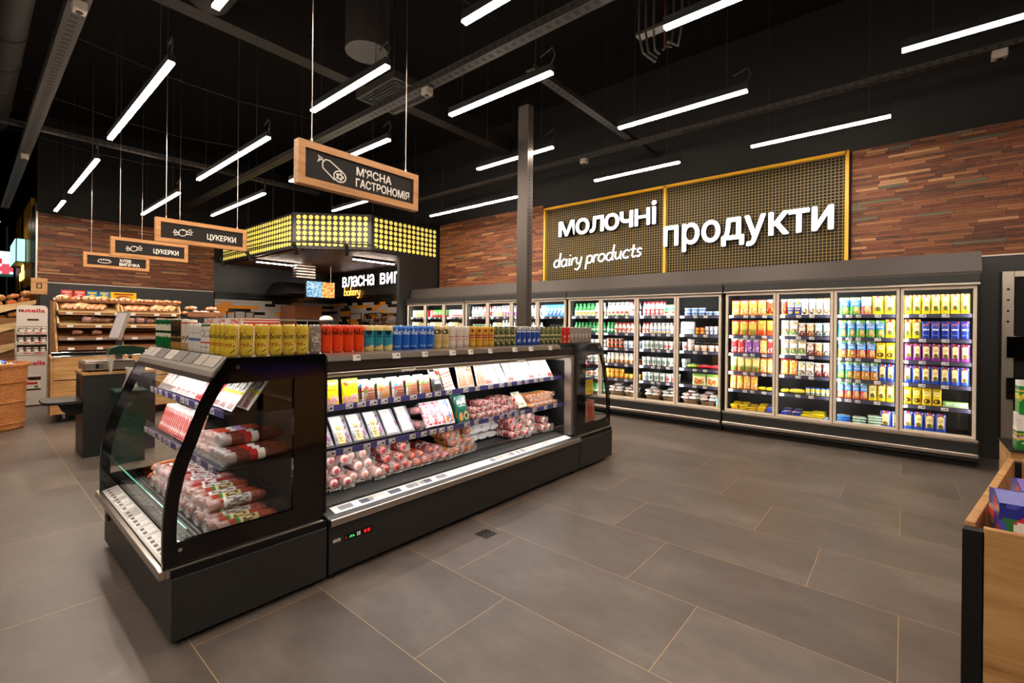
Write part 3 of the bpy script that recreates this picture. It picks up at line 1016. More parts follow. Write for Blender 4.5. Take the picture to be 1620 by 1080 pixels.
for ui, (x0, x1, nd) in enumerate(UNITS):
    t = thing('refrigerator', UNIT_LABEL[ui], 'refrigerator', ((x0 + x1) / 2, 7.0, 0), 0, 'glass door refrigerators along the dairy wall')
    hw = (x1 - x0) / 2
    b = MB('interior_dark', 'graphite')
    b.m = 1
    b.box(-hw, -hw + .03, -.03, .62, .06, 2.04); b.box(hw - .03, hw, -.03, .62, .06, 2.04)
    b.m = 0
    b.box(-hw + .03, hw - .03, .56, .62, .06, 2.04); b.box(-hw + .03, hw - .03, -.02, .56, .06, .29)
    b.box(-hw + .03, hw - .03, .01, .56, 1.97, 2.04)
    b.build('body', t)
    b = MB('graphite'); b.box(-hw + .002, hw - .002, -.12, -.02, .07, .265, .008); b.build('front_panel', t)
    b = MB('black_paint'); b.box(-hw + .01, hw - .01, -.06, .5, 0.002, .07); b.build('plinth', t)
    b = MB('graphite'); b.box(-hw, hw, -.11, .012, 1.965, 2.065, .006); b.build('header', t)
    b = MB('steel'); b.box(-hw + .004, hw - .004, -.135, -.02, 1.94, 1.962, .003); b.build('top_trim', t)
    b = MB('steel'); b.box(-hw + .004, hw - .004, -.135, -.02, .268, .297, .004); b.build('sill_trim', t)
    b = MB('steel'); b.box(-hw + .004, hw - .004, -.165, -.12, .115, .16, .01); b.build('bumper_rail', t)
    dw = (2 * hw - .04) / nd
    dm = DOOR if abs(dw - DOORW) < .008 else DOOR3
    for i in range(nd):
        cx = -hw + .02 + dw * (i + .5)
        BAYS.append(((x0 + x1) / 2 + cx, dw))
        o = D.objects.new('door', dm[0]); COL.objects.link(o); o.parent = t; o.location = (cx, -.075, 0)
        o.scale = (dw / (DOORW if dm is DOOR else .655), 1, 1)
        for nm, me in (('pane', dm[1]), ('seal', dm[2])):
            c = D.objects.new(nm, me); COL.objects.link(c); c.parent = o
        for j in range(5):
            bay_no += 1
            s = MB('dark_steel'); s.box(-dw / 2 + .004, dw / 2 - .004, .015, .5, -.02, 0)
            sh = s.build('shelf', t, (cx, 0, SHELF_Z[j] - .002))
            r = D.objects.new('price_rail', RAILS[(bay_no * 5 + j) % 6]); COL.objects.link(r); r.parent = sh
            r.location = (0, .012, -.022); r.scale = ((dw - .01) / (DOORW - .02), 1, 1)
    for i in range(nd + 1):
        cx = -hw + .02 + dw * i
        m = MB('black_paint'); m.box(cx - .012, cx + .012, -.05, -.01, .3, 1.94)
        m.build('mullion', t)
        ends = i in (0, nd)
        for sgn in (-1, 1):
            if (i == 0 and sgn < 0) or (i == nd and sgn > 0): continue
            area('led_strip', (cx + sgn * .016, -.028, 1.12), (sgn * .75, 1, 0), 1.56, .02, FRIDGE_LED, COOL, t)
    for i in range(nd):
        cx = -hw + .02 + dw * (i + .5)
        area('led_strip', (cx, -.03, 1.93), (0, .6, -1), .02, dw - .06, FRIDGE_LED * .35, COOL, t)
BAYS.sort(key=lambda b: -b[0])      # bay 0 is by the steel doorway
bb = MB('interior_dark'); bb.box(-9.17, .62, 7.63, 7.9, 0.003, 2.05)
tag(bb.build('service_duct'), 'dark service duct boxed in behind the wall refrigerators', 'duct')

# ------------------------------------------------------------------ what stands in the wall refrigerators
ORG, GRN, RED, YEL, CRM, BLU, NVY, WHT, TEA = 'ee9a1e', '2f8a2c', 'cf1f1c', 'f2cf1c', 'f4e6a8', '2f86d8', '1a2f9c', 'f4f1ee', '28a088'
def mayo(base, low, top=RED, mid='f6d27a', spots=(GRN, RED, 'f4e3b0'), lowband=None):
    ls = [('r', 0, .9, 1, 1, top), ('e', .5, .55, .4, .36, mid), ('e', .5, .86, .2, .07, 'f8e9c4'), ('t', .25, .68, .75, .74, base), ('spk', .06, .08, .94, .42, list(spots), .55, 9), ('r', 0, 0, 1, .05, low)]
    if lowband: ls.insert(4, ('r', 0, .05, 1, .34, lowband)); ls.append(('spk', .05, .08, .95, .32, list(spots), .5, 9))
    return art(base, *ls)
def blueish(b1, b2, fruit):
    return art(b1, ('r', 0, .86, 1, 1, '8ecb5a'), ('r', 0, 0, 1, .46, b2), ('e', .2, .9, .2, .12, 'd8ecf8'), ('r', .12, .70, .88, .79, '123a78'), ('t', .16, .72, .84, .77, WHT), ('r', .2, .56, .8, .66, 'bfe0f4'), ('t', .24, .58, .76, .64, b1),
               ('e', .62, .28, .27, .2, fruit), ('e', .62, .28, .18, .13, 'e8c690'), ('spk', .02, .02, .98, .2, [GRN, 'c04020', 'e0a838'], .5, 8))
def label_pack(base, oval='f1e2a4', cap=RED):
    return art(base, ('spk', 0, .84, 1, 1, [base, 'e8f0ff', base, 'b02020'], .35, 9), ('e', .5, .78, .38, .13, '8a2a18'), ('r', .14, .16, .86, .78, '8a2a18'), ('e', .5, .74, .33, .12, oval), ('r', .18, .2, .82, .74, oval),
               ('r', .36, .88, .64, 1, cap), ('t', .26, .62, .74, .67, '7a3a1a'), ('t', .24, .52, .76, .57, 'a8742c'), ('e', .5, .3, .26, .11, '7a4a1e'), ('e', .62, .26, .14, .07, GRN))
PR = {}
def P_(k, p, desc):
    PR[k] = (p, desc)
def pch(k, desc, paint, w=.1, h=.205, d=.05, name='pouch', cat='pouch'):
    P_(k, pouch(name, cat, w, h, d, paint), desc)
pch('om', 'golden orange sauce pouch', mayo(ORG, 'd8781a', 'c8301c', 'f8c552', ('f4e3b0', 'f9dc8a', 'e2761c')))
pch('dr', 'dark red sauce pouch', mayo('8c1c20', YEL, 'f0d2b4', 'd84a2a', ('7c1216', 'f0c020', 'a8181c')))
pch('og', 'orange pouch with green leaves', mayo(ORG, '8c3a10', 'd83a1c', 'f8c24a', (GRN, '46a838', 'd02a1a'), 'e89a30'))
pch('ot', 'orange pouch with red tomatoes', mayo(ORG, 'b84010', 'e8c21c', 'f6b23c', ('e23a1a', 'd83018', 'ee6a2a'), 'e2501e'))
pch('rd', 'red ketchup pouch', mayo('c81c20', '9c1214', 'f0e4e0', 'd8282a', ('e8d8d0', 'f06050', 'a01018')), .095, .2)
pch('pu', 'purple sauce pouch', mayo('7a3a9a', '5a2078', 'f0e4f0', 'a050b0', ('e0d0e8', 'c04080', '602a80')), .095, .2)
pch('oc', 'pale orange sauce pouch', mayo('f0a840', 'd06020', 'e86a2a', 'f8d27a', ('f4e8c8', 'e07030', 'f0b050')), .095, .2)
pch('ys', 'yellow salad sauce pouch', mayo('f4d060', 'b83018', 'f0e2c0', 'f8e08a', (GRN, '3a9a30', 'd83a20'), '3f9a34'))
pch('nv', 'navy boxed sauce pouch', art('f0d8b8', ('r', 0, 0, 1, .48, '1d2c8c'), ('e', .5, .74, .44, .2, '3f78d8'), ('e', .5, .74, .25, .12, 'f4c832'), ('t', .15, .3, .85, .4, 'f0d870'), ('e', .5, .14, .3, .08, 'f2b418')))
pch('pw', 'white pouch with pink lettering', art('f1e9e4', ('r', 0, .9, 1, 1, 'e0c8c0'), ('t', .12, .6, .88, .7, 'b0306a'), ('t', .2, .48, .8, .54, 'c86a90'), ('e', .5, .2, .4, .17, '5a2a1a'), ('e', .42, .24, .18, .1, 'f4ead2'), ('e', .75, .16, .14, .09, 'e8b03a')))
pch('ow', 'white pouch with orange lettering', art('f3ead8', ('r', 0, .9, 1, 1, 'e8a050'), ('t', .12, .6, .88, .72, 'e07818'), ('e', .5, .2, .4, .17, '8a5a2a'), ('e', .42, .24, .18, .1, 'f4ead2'), ('spk', .1, .05, .9, .3, [GRN, 'd04a20'], .2, 9)))
pch('wg', 'white pouch with green salad', art('f6f2ec', ('e', .5, .78, .3, .1, 'e8d4a0'), ('spk', .05, .7, .95, .95, ['e8a0a0', 'd84a3a', 'f0d060'], .3, 9), ('r', .06, .1, .94, .45, '4c9a34'), ('spk', .04, .08, .96, .46, [GRN, 'e0f0c0', 'd83a2a', '66b040'], .8, 10)))
pch('mr', 'maroon sauce pouch', mayo('7c2430', '4a1418', 'f0e8e4', 'e8d4c4', ('5a1a1a', 'f0e6d8', '8a3a2a')), .09, .17)
pch('ob', 'orange brown sauce pouch', mayo('d8782a', '5a2a14', 'f0e8e4', 'f0d4a0', ('5a2a1a', 'f0e6d8', 'b0561e')), .09, .17)
pch('tb', 'teal labelled sauce pouch', mayo('5a9aa0', '3a2a1a', 'e8eef0', 'c8dcd8', ('5a2a1a', 'f0e6d8', '7a3a1e')), .09, .17)
pch('wv', 'white carton pouch with vegetables', art('f4f2ee', ('e', .5, .7, .36, .14, 'f2dfa0'), ('spk', .08, .6, .92, .9, ['8a2a20', '4a9a3a', 'f0e6c8'], .4, 9), ('spk', .1, .06, .9, .36, ['c02a20', '3a8a30', 'e8e0c8', '8a1a18'], .7, 9)), .092, .18)
pch('bg', 'blue and green pouch', blueish('2f86d8', '3a9a48', 'd8a850'))
pch('bt', 'blue and teal pouch', blueish('2a7ac8', '2a9a88', 'c88a50'))
pch('bo', 'blue and orange pouch', blueish('2f80d0', 'e0862a', '8a3a4a'))
pch('br', 'blue and red pouch', blueish('3a8ee0', 'd0323a', 'f0c880'))
pch('bk', 'pale blue and pink pouch', blueish('8cc4ee', 'e05a7a', 'f0c880'), h=.21)
pch('yl', 'bright yellow pouch with cream oval', label_pack('f2d418', 'f4ec9a'), .105, .215)
pch('yo', 'yellow pouch with two ovals', art('ecca16', ('e', .5, .68, .4, .2, 'c89a12'), ('e', .5, .68, .34, .16, 'f2e27a'), ('e', .5, .24, .42, .16, 'b07a10'), ('e', .5, .24, .35, .12, '3a2a18'), ('e', .4, .24, .12, .06, 'e8c23a'), ('t', .28, .66, .72, .72, '8a4a1a')), .095, .19)
pch('nb', 'navy blue pouch with white script', art('1b2d96', ('e', .5, .74, .34, .1, 'b8502a'), ('e', .5, .7, .3, .07, '1b2d96'), ('t', .15, .46, .85, .56, WHT), ('r', .2, .47, .8, .5, WHT), ('t', .25, .18, .75, .22, '8090d8'), ('r', .7, .9, 1, .97, RED)), .105, .195)
pch('pp', 'purple pouch with cream oval', label_pack('8a2a8c', 'f0dc9c'), .085, .19)
pch('rb', 'royal blue pouch with cream oval', label_pack('1f4cb8', 'f0dc94'), .092, .195)
pch('bc', 'royal blue stand up pouch with red cap', label_pack('1f4cb8', 'f0dc94'), .1, .2)
P_('fb', flat_pack('sauce_packet', 'packet', .11, .14, .05, art('2c48b8', ('r', 0, 0, 1, .35, 'f0c820'), ('spk', 0, .3, 1, 1, ['f0d040', 'e04a30', WHT, '2c48b8'], .5, 8))), 'flat blue and yellow packet')
P_('fy', flat_pack('cheese_block', 'cheese', .2, .12, .06, art('f0d840', ('spk', .05, .05, .95, .95, ['f6e88a', 'e8c020', 'f4efc0', 'd85a40'], .5, 8))), 'yellow wrapped cheese block')
P_('yj', round_pack('jar', 'jar', [(0, 0), (.026, 0), (.028, .08), (.02, .095), (0, .095)], art('f0e060', ('r', 0, .82, 1, 1, '2a50b8'), ('r', 0, .12, 1, .42, '2f86d8'), ('e', .5, .35, .3, .12, 'f4e8a0')), 14), 'small yellow and blue jar')
P_('tr', pouch('ready_tray', 'tray', .25, .06, .05, art('8cc860', ('r', .1, .3, .9, .75, 'e4f0dc'), ('t', .2, .4, .7, .6, '3a8a30'), ('r', 0, 0, 1, .1, 'c8e0a8')), 16, 8), 'low green and white tray pack')
# dairy
P_('gb', bottle('bottle', art('dfeedd', ('r', 0, .08, 1, .42, 'f2efe6'), ('e', .5, .24, .3, .12, 'd8c240'), ('spk', .2, .1, .8, .36, ['c83a50', 'e8a0a8', '68a848'], .4, 8), ('r', 0, .5, 1, 1, '2f9a48')), '1f8a3c', .22), 'white bottle with green shoulder')
P_('gd', bottle('bottle', art('2c8a4a', ('r', 0, .2, 1, .4, 'e8efe6'), ('t', .2, .25, .8, .35, '1a5a30')), '2f9a48', .17, .03), 'small green bottle')
P_('wb', bottle('bottle', art('f2f2ec', ('r', 0, .04, 1, .12, '8ac050'), ('e', .5, .28, .26, .12, 'd8383a'), ('e', .5, .34, .1, .05, '4a9a3a')), 'f0f0ea', .225), 'tall white yogurt bottle')
P_('wk', bottle('bottle', art('f4ecee', ('spk', 0, .1, 1, .55, ['2a2a3a', 'e8a8b8', '3a3a4a'], .45, 8)), 'd83a5a', .225), 'white bottle with black fruit and pink cap')
P_('rbt', bottle('bottle', art('f2e4e0', ('r', 0, .08, 1, .5, 'd8323a'), ('e', .5, .3, .24, .14, 'f4d8d0')), 'd0262c', .22, .032), 'red and white bottle with red cap')
P_('rs', bottle('bottle', art('e8d8d0', ('r', 0, .1, 1, .5, 'c03030'), ('spk', .1, .12, .9, .48, ['f0d050', '2a2a2a', 'f4e8e0', 'd84a3a'], .6, 7)), 'd0262c', .165, .029), 'small red drink bottle')
P_('ws', bottle('bottle', art('f4f4f2', ('r', 0, .28, 1, .42, '2a5ab0'), ('e', .5, .16, .24, .09, 'e0a040')), 'f0f0f0', .165, .029), 'small white drink bottle with blue band')
P_('gc', carton('carton', 'carton', .1, .165, .07, art('a8e0a0', ('r', 0, 0, 1, .3, 'd8f0d0'), ('e', .5, .6, .3, .16, '48b0c0'), ('e', .35, .3, .16, .1, 'd83a3a'), ('e', .62, .28, .14, .09, 'e8784a'))), 'mint green milk carton')
P_('bw', carton('carton', 'carton', .07, .165, .07, art('e8f0f4', ('r', 0, .08, 1, .5, 'c8dcec'), ('t', .2, .3, .8, .42, '4a80b8'), ('r', 0, .86, 1, 1, 'f4f6f8')), gable=.02), 'pale white and blue carton')
P_('bl', carton('carton', 'carton', .075, .2, .07, art('4aa0dc', ('e', .5, .62, .3, .14, 'f0f6fa'), ('d', .1, .3, .5, 'd8ecf8'), ('t', .2, .84, .8, .9, WHT), ('e', .7, .2, .18, .09, '7a4ab0')), gable=.015), 'light blue milk carton')
P_('tb2', cup('tub', art('e8eef4', ('r', 0, .3, 1, .7, '5a8ac8'), ('t', .2, .4, .8, .6, WHT)), '3a78c0', .055, .058, .86, 'tub'), 'flat blue and white tub')
P_('rt', cup('tub', art('e85a2a', ('r', 0, .3, 1, .7, 'f0c840'), ('t', .2, .4, .8, .6, 'b02020')), 'd83a20', .05, .055, .86, 'tub'), 'flat red and yellow tub')
P_('li', cup('cup', art('d8d4e0', ('r', 0, .2, 1, .6, 'b8c8d8'), ('t', .2, .3, .8, .5, '6a6a9a')), 'c8c0c8', .115, .042), 'pale lilac yogurt cup')
P_('pk', cup('tub', art('f2e6e2', ('r', 0, .25, 1, .7, 'e8b8b0'), ('e', .5, .45, .25, .2, 'f0d890'), ('t', .2, .3, .8, .42, 'c06070')), 'f0e0dc', .085, .05, .84, 'tub'), 'white and pink dessert tub')
P_('rc', cup('cup', art('b83a20', ('r', 0, .5, 1, .9, '2a1a16'), ('e', .5, .3, .3, .18, 'e8783a'), ('t', .2, .6, .8, .75, WHT)), 'e8e4e0', .075, .036), 'red and black pudding cup')
P_('wc', cup('cup', art('eef0ee', ('r', 0, .3, 1, .7, 'c4d0cc'), ('e', .5, .5, .24, .18, '7a9488'), ('t', .2, .24, .8, .34, '7a5a4a')), 'dde4e8', .128, .043), 'white yogurt cup')
P_('wp', cup('cup', art('f4ecea', ('e', .5, .4, .3, .22, 'd84a4a'), ('t', .2, .68, .8, .78, 'c04050')), 'f0f0f0', .125, .042), 'white cup with red fruit')
P_('yc', cup('cup', art('f0b020', ('r', 0, .5, 1, .85, 'f8d860'), ('e', .5, .32, .28, .18, 'e0701a'), ('t', .2, .6, .8, .75, '8a4a10')), 'f0c840', .075, .04), 'orange yellow dessert cup')
P_('bb', bottle('bottle', art('e8dccc', ('r', 0, .06, 1, .44, '6a3420'), ('e', .5, .26, .26, .13, 'e8b070'), ('spk', 0, .06, 1, .44, ['8a2a1a', '3a2018', 'd89a5a'], .3, 8)), 'f0ece4', .17, .032), 'brown and white dessert bottle')
P_('wt', bottle('bottle', art('eef4ee', ('r', 0, .15, 1, .4, 'b8dcc0'), ('t', .2, .2, .8, .34, '5a9a70')), 'e8efe8', .21, .033), 'white milk bottle with pale green label')
P_('wy', bottle('bottle', art('f2f2e8', ('r', 0, .15, 1, .4, 'f0e090'), ('t', .2, .2, .8, .34, 'a8a040')), 'f0f0e4', .21, .033), 'white milk bottle with pale yellow label')
P_('op', bottle('bottle', art('f2ece8', ('r', 0, .1, 1, .46, 'e07040'), ('e', .5, .28, .2, .12, 'f6d8c0')), 'e8e0e0', .22, .033), 'white bottle with orange label')
P_('vp', bottle('bottle', art('f0eaf0', ('r', 0, .1, 1, .46, '8a50a8'), ('e', .5, .28, .2, .12, 'e0c8e8')), 'e8e0ea', .22, .033), 'white bottle with violet label')
P_('gk', round_pack('can', 'can', [(0, 0), (.028, 0), (.031, .006), (.031, .11), (.026, .122), (0, .122)], art('1f9a3c', ('r', 0, .88, 1, 1, 'c8ccc8'), ('e', .5, .55, .24, .16, 'd02a2a'), ('t', .15, .3, .85, .38, WHT)), 14), 'short green drink can')
P_('be', carton('carton', 'carton', .085, .15, .07, art('e8dcb0', ('e', .5, .35, .3, .2, 'c8a860'), ('t', .2, .7, .8, .82, '8a6a3a'), ('spk', .1, .1, .9, .4, ['f4eeda', 'b89850'], .3, 7)), gable=.012), 'cream coloured carton')
P_('re', carton('carton', 'carton', .075, .15, .07, art('c82428', ('e', .5, .45, .3, .2, 'f0e0d8'), ('e', .5, .4, .15, .1, 'c82428')), gable=.012), 'red carton')
P_('gr', carton('carton', 'carton', .075, .15, .07, art('58b040', ('r', 0, 0, 1, .3, 'c8283a'), ('e', .5, .55, .28, .16, 'f0f4e8'), ('t', .2, .75, .8, .85, WHT)), gable=.012), 'green and red carton')
P_('wr', carton('carton', 'carton', .08, .15, .07, art('f0ece8', ('r', 0, .1, 1, .3, 'd04a5a'), ('e', .5, .55, .22, .14, 'e8a0a8'), ('t', .2, .75, .8, .85, 'b04050')), gable=.012), 'white and red carton')
P_('bm', carton('carton', 'carton', .09, .14, .07, art('d8c498', ('spk', .05, .1, .95, .6, ['b08a4a', 'e8dcc0', '9a3a2a'], .5, 7), ('t', .2, .75, .8, .88, '5a4a2a'))), 'beige oat carton')
P_('bx', carton('crate', 'crate', .26, .13, .2, art('2c2a28', ('r', .04, .1, .96, .2, '3f3c38'), ('r', .04, .8, .96, .9, '3f3c38')), top='1a1918'), 'dark open display crate')
BAGW = art('f2eeea', ('spk', .05, .05, .95, .95, ['e8c8c4', 'd88a8a', 'f8f6f2', 'dfe4e8'], .55, 7))
BAGR = art('d8303a', ('spk', .05, .05, .95, .95, ['f0e0dc', 'e86a70', 'b01a2a'], .5, 8))
BAGG = art('a8c83a', ('spk', .05, .05, .95, .95, ['e0eca0', '6a9a2a', 'f0f4d0'], .5, 8))
P_('xg', flat_pack('snack_bag', 'bag', .17, .2, .055, BAGG, wob=.2), 'lime green cheese bag')
P_('xr', flat_pack('snack_bag', 'bag', .17, .2, .055, BAGR, wob=.2), 'red cheese bag')
P_('fw', flat_pack('flat_pack', 'pack', .14, .16, .03, art('dfe8f0', ('r', 0, 0, 1, .3, '3a78c8'), ('spk', .1, .3, .9, .9, ['f4f4f0', '4a90d8', 'f0d890'], .6, 7)), wob=.1), 'flat white and blue pack')
P_('fg', flat_pack('flat_pack', 'pack', .14, .16, .03, art('bfe4cc', ('spk', .05, .05, .95, .95, ['f4f4f0', '48b088', 'e88a6a', 'a8d8b8'], .7, 7)), wob=.1), 'flat white and green pack')
P_('mx', pouch('ready_meal', 'pack', .24, .17, .06, art('e8e0a0', ('r', 0, .72, 1, 1, '8ab848'), ('e', .5, .3, .4, .22, 'd8622a'), ('spk', .06, .05, .94, .6, ['e89a3a', 'c03a20', '5a9a30', 'f0e0a0'], .55, 9)), 20, 16), 'large ready meal pack with vegetables')
P_('bu', pouch('drink_pack', 'pack', .1, .14, .05, art('58b0e0', ('e', .5, .55, .3, .2, 'f4f8fa'), ('r', 0, 0, 1, .25, 'f0e040'), ('spk', .1, .1, .9, .9, [WHT, '2a80c0', '9ad048'], .3, 8))), 'bright blue and yellow pack')
YP = art('f0c81c', ('r', .1, .1, .9, .9, 'f2d83a'), ('spk', .1, .1, .9, .9, ['c8321c', 'f4e48a', '8a5a1a', 'f0c81c'], .55, 6))
P_('yp', flat_pack('seasoning_packet', 'packet', .1, .13, .02, YP, 10, 8), 'thin yellow packet')
P_('yb', flat_pack('seasoning_packet', 'packet', .1, .13, .02, art('e8d060', ('r', 0, 0, 1, .4, '2a3aa8'), ('spk', .1, .1, .9, .9, ['2a3aa8', 'f4ecd0', 'f0c81c'], .5, 6)), 10, 8), 'thin yellow and blue packet')
P_('yq', flat_pack('seasoning_packet', 'packet', .15, .13, .02, art('f4dc20', ('spk', .1, .1, .9, .9, ['f8ec8a', 'e8c010'], .4, 6)), 10, 8), 'thin bright yellow packet')

SHELF_NAME = ['top shelf', 'second shelf', 'third shelf', 'fourth shelf', 'fifth shelf', 'bottom deck']
def bay_name(i): return ORD[i] + ' fridge door from doorway'
# each bay lists its six shelves from the bakery side toward the doorway: kind*count ; kind/height stacks two high
PLAN = [
 ['yl*7', 'yl*2 nb*5', 'pp*7', 'rb*7', 'yo*4 tr*1', 'bc*4 -*.2'],
 ['bg*2 bk*1 yl*2', 'bt*2 bg*3 yl*1', 'bo*2 br*2 yo*2', 'bg*2 bo*3 rb*2', 'br*4 yl*3', ''],
 ['dr*1 nv*2 pw*2 ow*2', 'wg*2 mr*1 ob*1 tb*2', 'wg*3 mr*1 ob*1 tb*1', 'om*2 wv*2 mr*2', 'fb*1 fy*1 yj*5', ''],
 ['om*4 dr*1', 'og*3 ot*2', 'rd*2 pu*2 oc*1 rd*1', 'ys*4 oc*2', 'om*4 fb*2', ''],
 ['-*.03 tb2/2*3 tb2*2 -*.02', 'bw*4 rt/2*2 li*4', 'wp*1 pk/2*1 pk*4', 'wc*1 xg*1 xr*2', '-*.2 mx*2', ''],
 ['rbt*5 gc*2', 'rs*2 ws*7', 'wc*5 wp*3', 'wc*6 -*.08', 'wc*4 wp*2', ''],
 ['wb*5 wk*2', 'gd*2 rs*6', 'rc/2*4 li*3', 'bb*6 rc*1', 'yc/2*4 yc*3', ''],
 ['gb*5 wb*2', 'gd*8', 'li*4 wc*3', 'wc*6', 'wp*6', 'gd*7'],
 ['bl*6 wt*1', '-*.15 bx*1 gd*2', '', '', '', ''],
 ['wt*7', 'wt*3 ws*5', '', '', '', ''],
 ['wy*3 op*2 vp*3', 'be*2 wy*4', '', '', '', ''],
 ['wt*4 rbt*3', '-*.04 gk*8', '', '', '', ''],
 ['wr*6', 'be*3 bm*3', '', '', '', ''],
 ['re*1 gr*5', 'be*5 bm*1', '', '', '', ''],
 ['be*5 re*1', 'be*3 bm*3', '', '', '', ''],
]
for bi, plan in enumerate(PLAN):
    cx, dw = BAYS[bi]
    for si, spec in enumerate(plan):
        if not spec: continue
        items = []
        for tok in spec.split():
            k, n = tok.split('*')
            if k == '-': items.append(('-', 1, float(n))); continue
            st = 1
            if '/' in k: k, st = k.split('/'); st = int(st)
            me = PR[k][0].me
            xs = [v.co.x for v in me.vertices]
            for _ in range(int(n)): items.append((k, st, max(xs) - min(xs)))
        total = sum(w for _, _, w in items)
        span = dw - .075
        gap = (span - total) / max(1, len(items))
        if gap > .02: gap = .02
        x = cx - span / 2 + max(gap, -.02) / 2
        sq = min(1.27, span / (total + .003 * len(items)))
        gap = max(.003, (span - total * sq) / max(1, len(items)))
        if gap > .02: gap = .02
        cnt = {}
        tot = {}
        for k, st, w in items: tot[k] = tot.get(k, 0) + 1
        for k, st, w in reversed(items): pass
        seen = {}
        for k, st, w in items:
            w2 = w * sq
            if k != '-':
                p, desc = PR[k]
                seen[k] = seen.get(k, 0) + 1
                hgt = max(v.co.z for v in p.me.vertices)
                n = tot[k] - seen[k]
                for lv in range(st):
                    lab = f'{desc}, {SHELF_NAME[si]}, {bay_name(bi)}'
                    if tot[k] > 1: lab = f'{ORD[n]} {desc} counted from doorway, {SHELF_NAME[si]}, {ORD[bi]} fridge door'
                    if st > 1: lab = lab.replace(desc, ('upper ' if lv else 'lower ') + desc) if st == 2 else lab.replace(desc, ('lowest ', 'middle ', 'topmost ')[lv] + desc)
                    lab = trim_label(lab) if len(lab.split()) > 16 else lab
                    deep = max(v.co.y for v in p.me.vertices)
                    p.put((x + w2 / 2, 7.035 + deep + rnd.uniform(0, .008), SHELF_Z[si] + .001 + lv * (hgt + .0025)), (0, 0, rnd.uniform(-.05, .05)), lab, f'{desc}s on {SHELF_NAME[si]} of {bay_name(bi)}', (sq, 1, 1))
                if p.cat in ('bottle', 'cup') and bi < 12:
                    lab = f'rear {desc} behind {ORD[n]} from doorway, {SHELF_NAME[si]}, {ORD[bi]} fridge door'
                    p.put((x + w2 / 2 + .012, 7.05 + deep * 3 + rnd.uniform(0, .01), SHELF_Z[si] + .001), 0, lab, f'rear {desc}s on {SHELF_NAME[si]} of {bay_name(bi)}', (sq * .97, .97, 1))
            x += w2 + gap
# bottom decks: packets, bags in baskets, flat packs
def deck_packets(bi, kinds, x0, x1, cols, rows, layers, word):
    dx = (x1 - x0) / cols
    for c in range(cols):
        k = kinds[c * len(kinds) // cols]
        p, desc = PR[k]
        n = layers - (1 if c % 3 == 2 else 0)
        for r in range(rows):
            for l in range(n - (r == 0)):
                lab = f'{desc}, {ORD[c]} pile from bakery side, {("front", "rear")[r]} row, {ORD[l]} layer, {word}'
                p.put((x0 + dx * (c + .5) + rnd.uniform(-.006, .006), 7.11 + r * .14, .295 + l * .0215), (0, 0, rnd.uniform(-.15, .15)), trim_label(lab) if len(lab.split()) > 16 else lab, f'{desc}s on the {word} deck')
c3, c2, c1 = BAYS[3][0], BAYS[2][0], BAYS[1][0]
deck_packets(3, ['yp', 'yp', 'yb'], c3 - .28, c3 + .28, 5, 2, 5, 'fourth fridge door')
deck_packets(2, ['yb', 'yq', 'yq'], c2 - .28, c2 + .2, 4, 2, 4, 'third fridge door')
for i, (k, dx, n) in enumerate((('fw', -.22, 3), ('fg', -.06, 3), ('fg', .09, 4))):
    for l in range(n):
        p, desc = PR[k]
        p.put((c1 + dx, 7.12, .295 + l * .031), (0, 0, rnd.uniform(-.12, .12)), f'{desc}, {ORD[l]} layer of {("first", "second", "third")[i]} pile, second fridge door deck', f'{desc}s on the second fridge door deck')
PR['fw'][0].put((c2 + .26, 7.12, .295), .1, 'flat white and blue pack at the doorway end of third fridge deck')
for i in range(2):
    PR['bc'][0].put((c1 + .19 + i * .1, 7.075, .292), 0, f'royal blue pouch with red cap, {ORD[i]} after the flat packs, second fridge door', 'royal blue pouches on the second fridge deck')
def basket_mesh(rx, ry, h):
    b = MB('wicker_pale')
    b.lathe([(.0, 0), (.85, 0), (1.0, h), (1.03, h), (.98, h - .006), (.83, .008), (0, .008)], 26, sx=rx, sy=ry)
    return b.mesh('bread_basket')
BASK = Proto('wicker_basket', 'basket', basket_mesh(.128, .16, .07))
bagp = flat_pack('cheese_bag', 'bag', .115, .15, .045, BAGW, wob=.25)
bagq = flat_pack('cheese_bag', 'bag', .115, .15, .045, art('f0e4dc', ('spk', .05, .05, .95, .95, ['d8404a', 'f4f0ec', 'c8d8c0', 'e8b0a8'], .6, 7)), wob=.25)
for bi, xs in ((4, (-.18, .08)), (5, (-.14, .14)), (6, (-.14, .14))):
    cx = BAYS[bi][0]
    for j, dx in enumerate(xs):
        side = ('bakery side', 'doorway side')[j]
        BASK.put((cx + dx, 7.23, .292), 0, f'shallow wicker basket, {side}, bottom deck of {ORD[bi]} fridge door', 'wicker baskets on the fridge decks')
        for n in range(5):
            (bagp if (n + bi) % 2 else bagq).put((cx + dx + (n % 2 - .5) * .122 * (n < 4), 7.17 + (n // 2) * .05, .368 + (n // 2) * .047 + (n % 2) * .004), (rnd.uniform(.0, .1), rnd.uniform(-.05, .05), rnd.uniform(-.3, .3)),
                f'white cheese bag, {ORD[n]} from the front, {side} basket, {ORD[bi]} fridge door', 'white cheese bags in the fridge baskets')
for i in range(2):
    PR['bu'][0].put((BAYS[4][0] + .255 - i * .0 , 7.09 + i * .09, .292), .1, f'bright blue and yellow pack, {("front", "rear")[i]} one beside the baskets, fifth fridge door', 'blue and yellow packs on the fifth fridge deck')

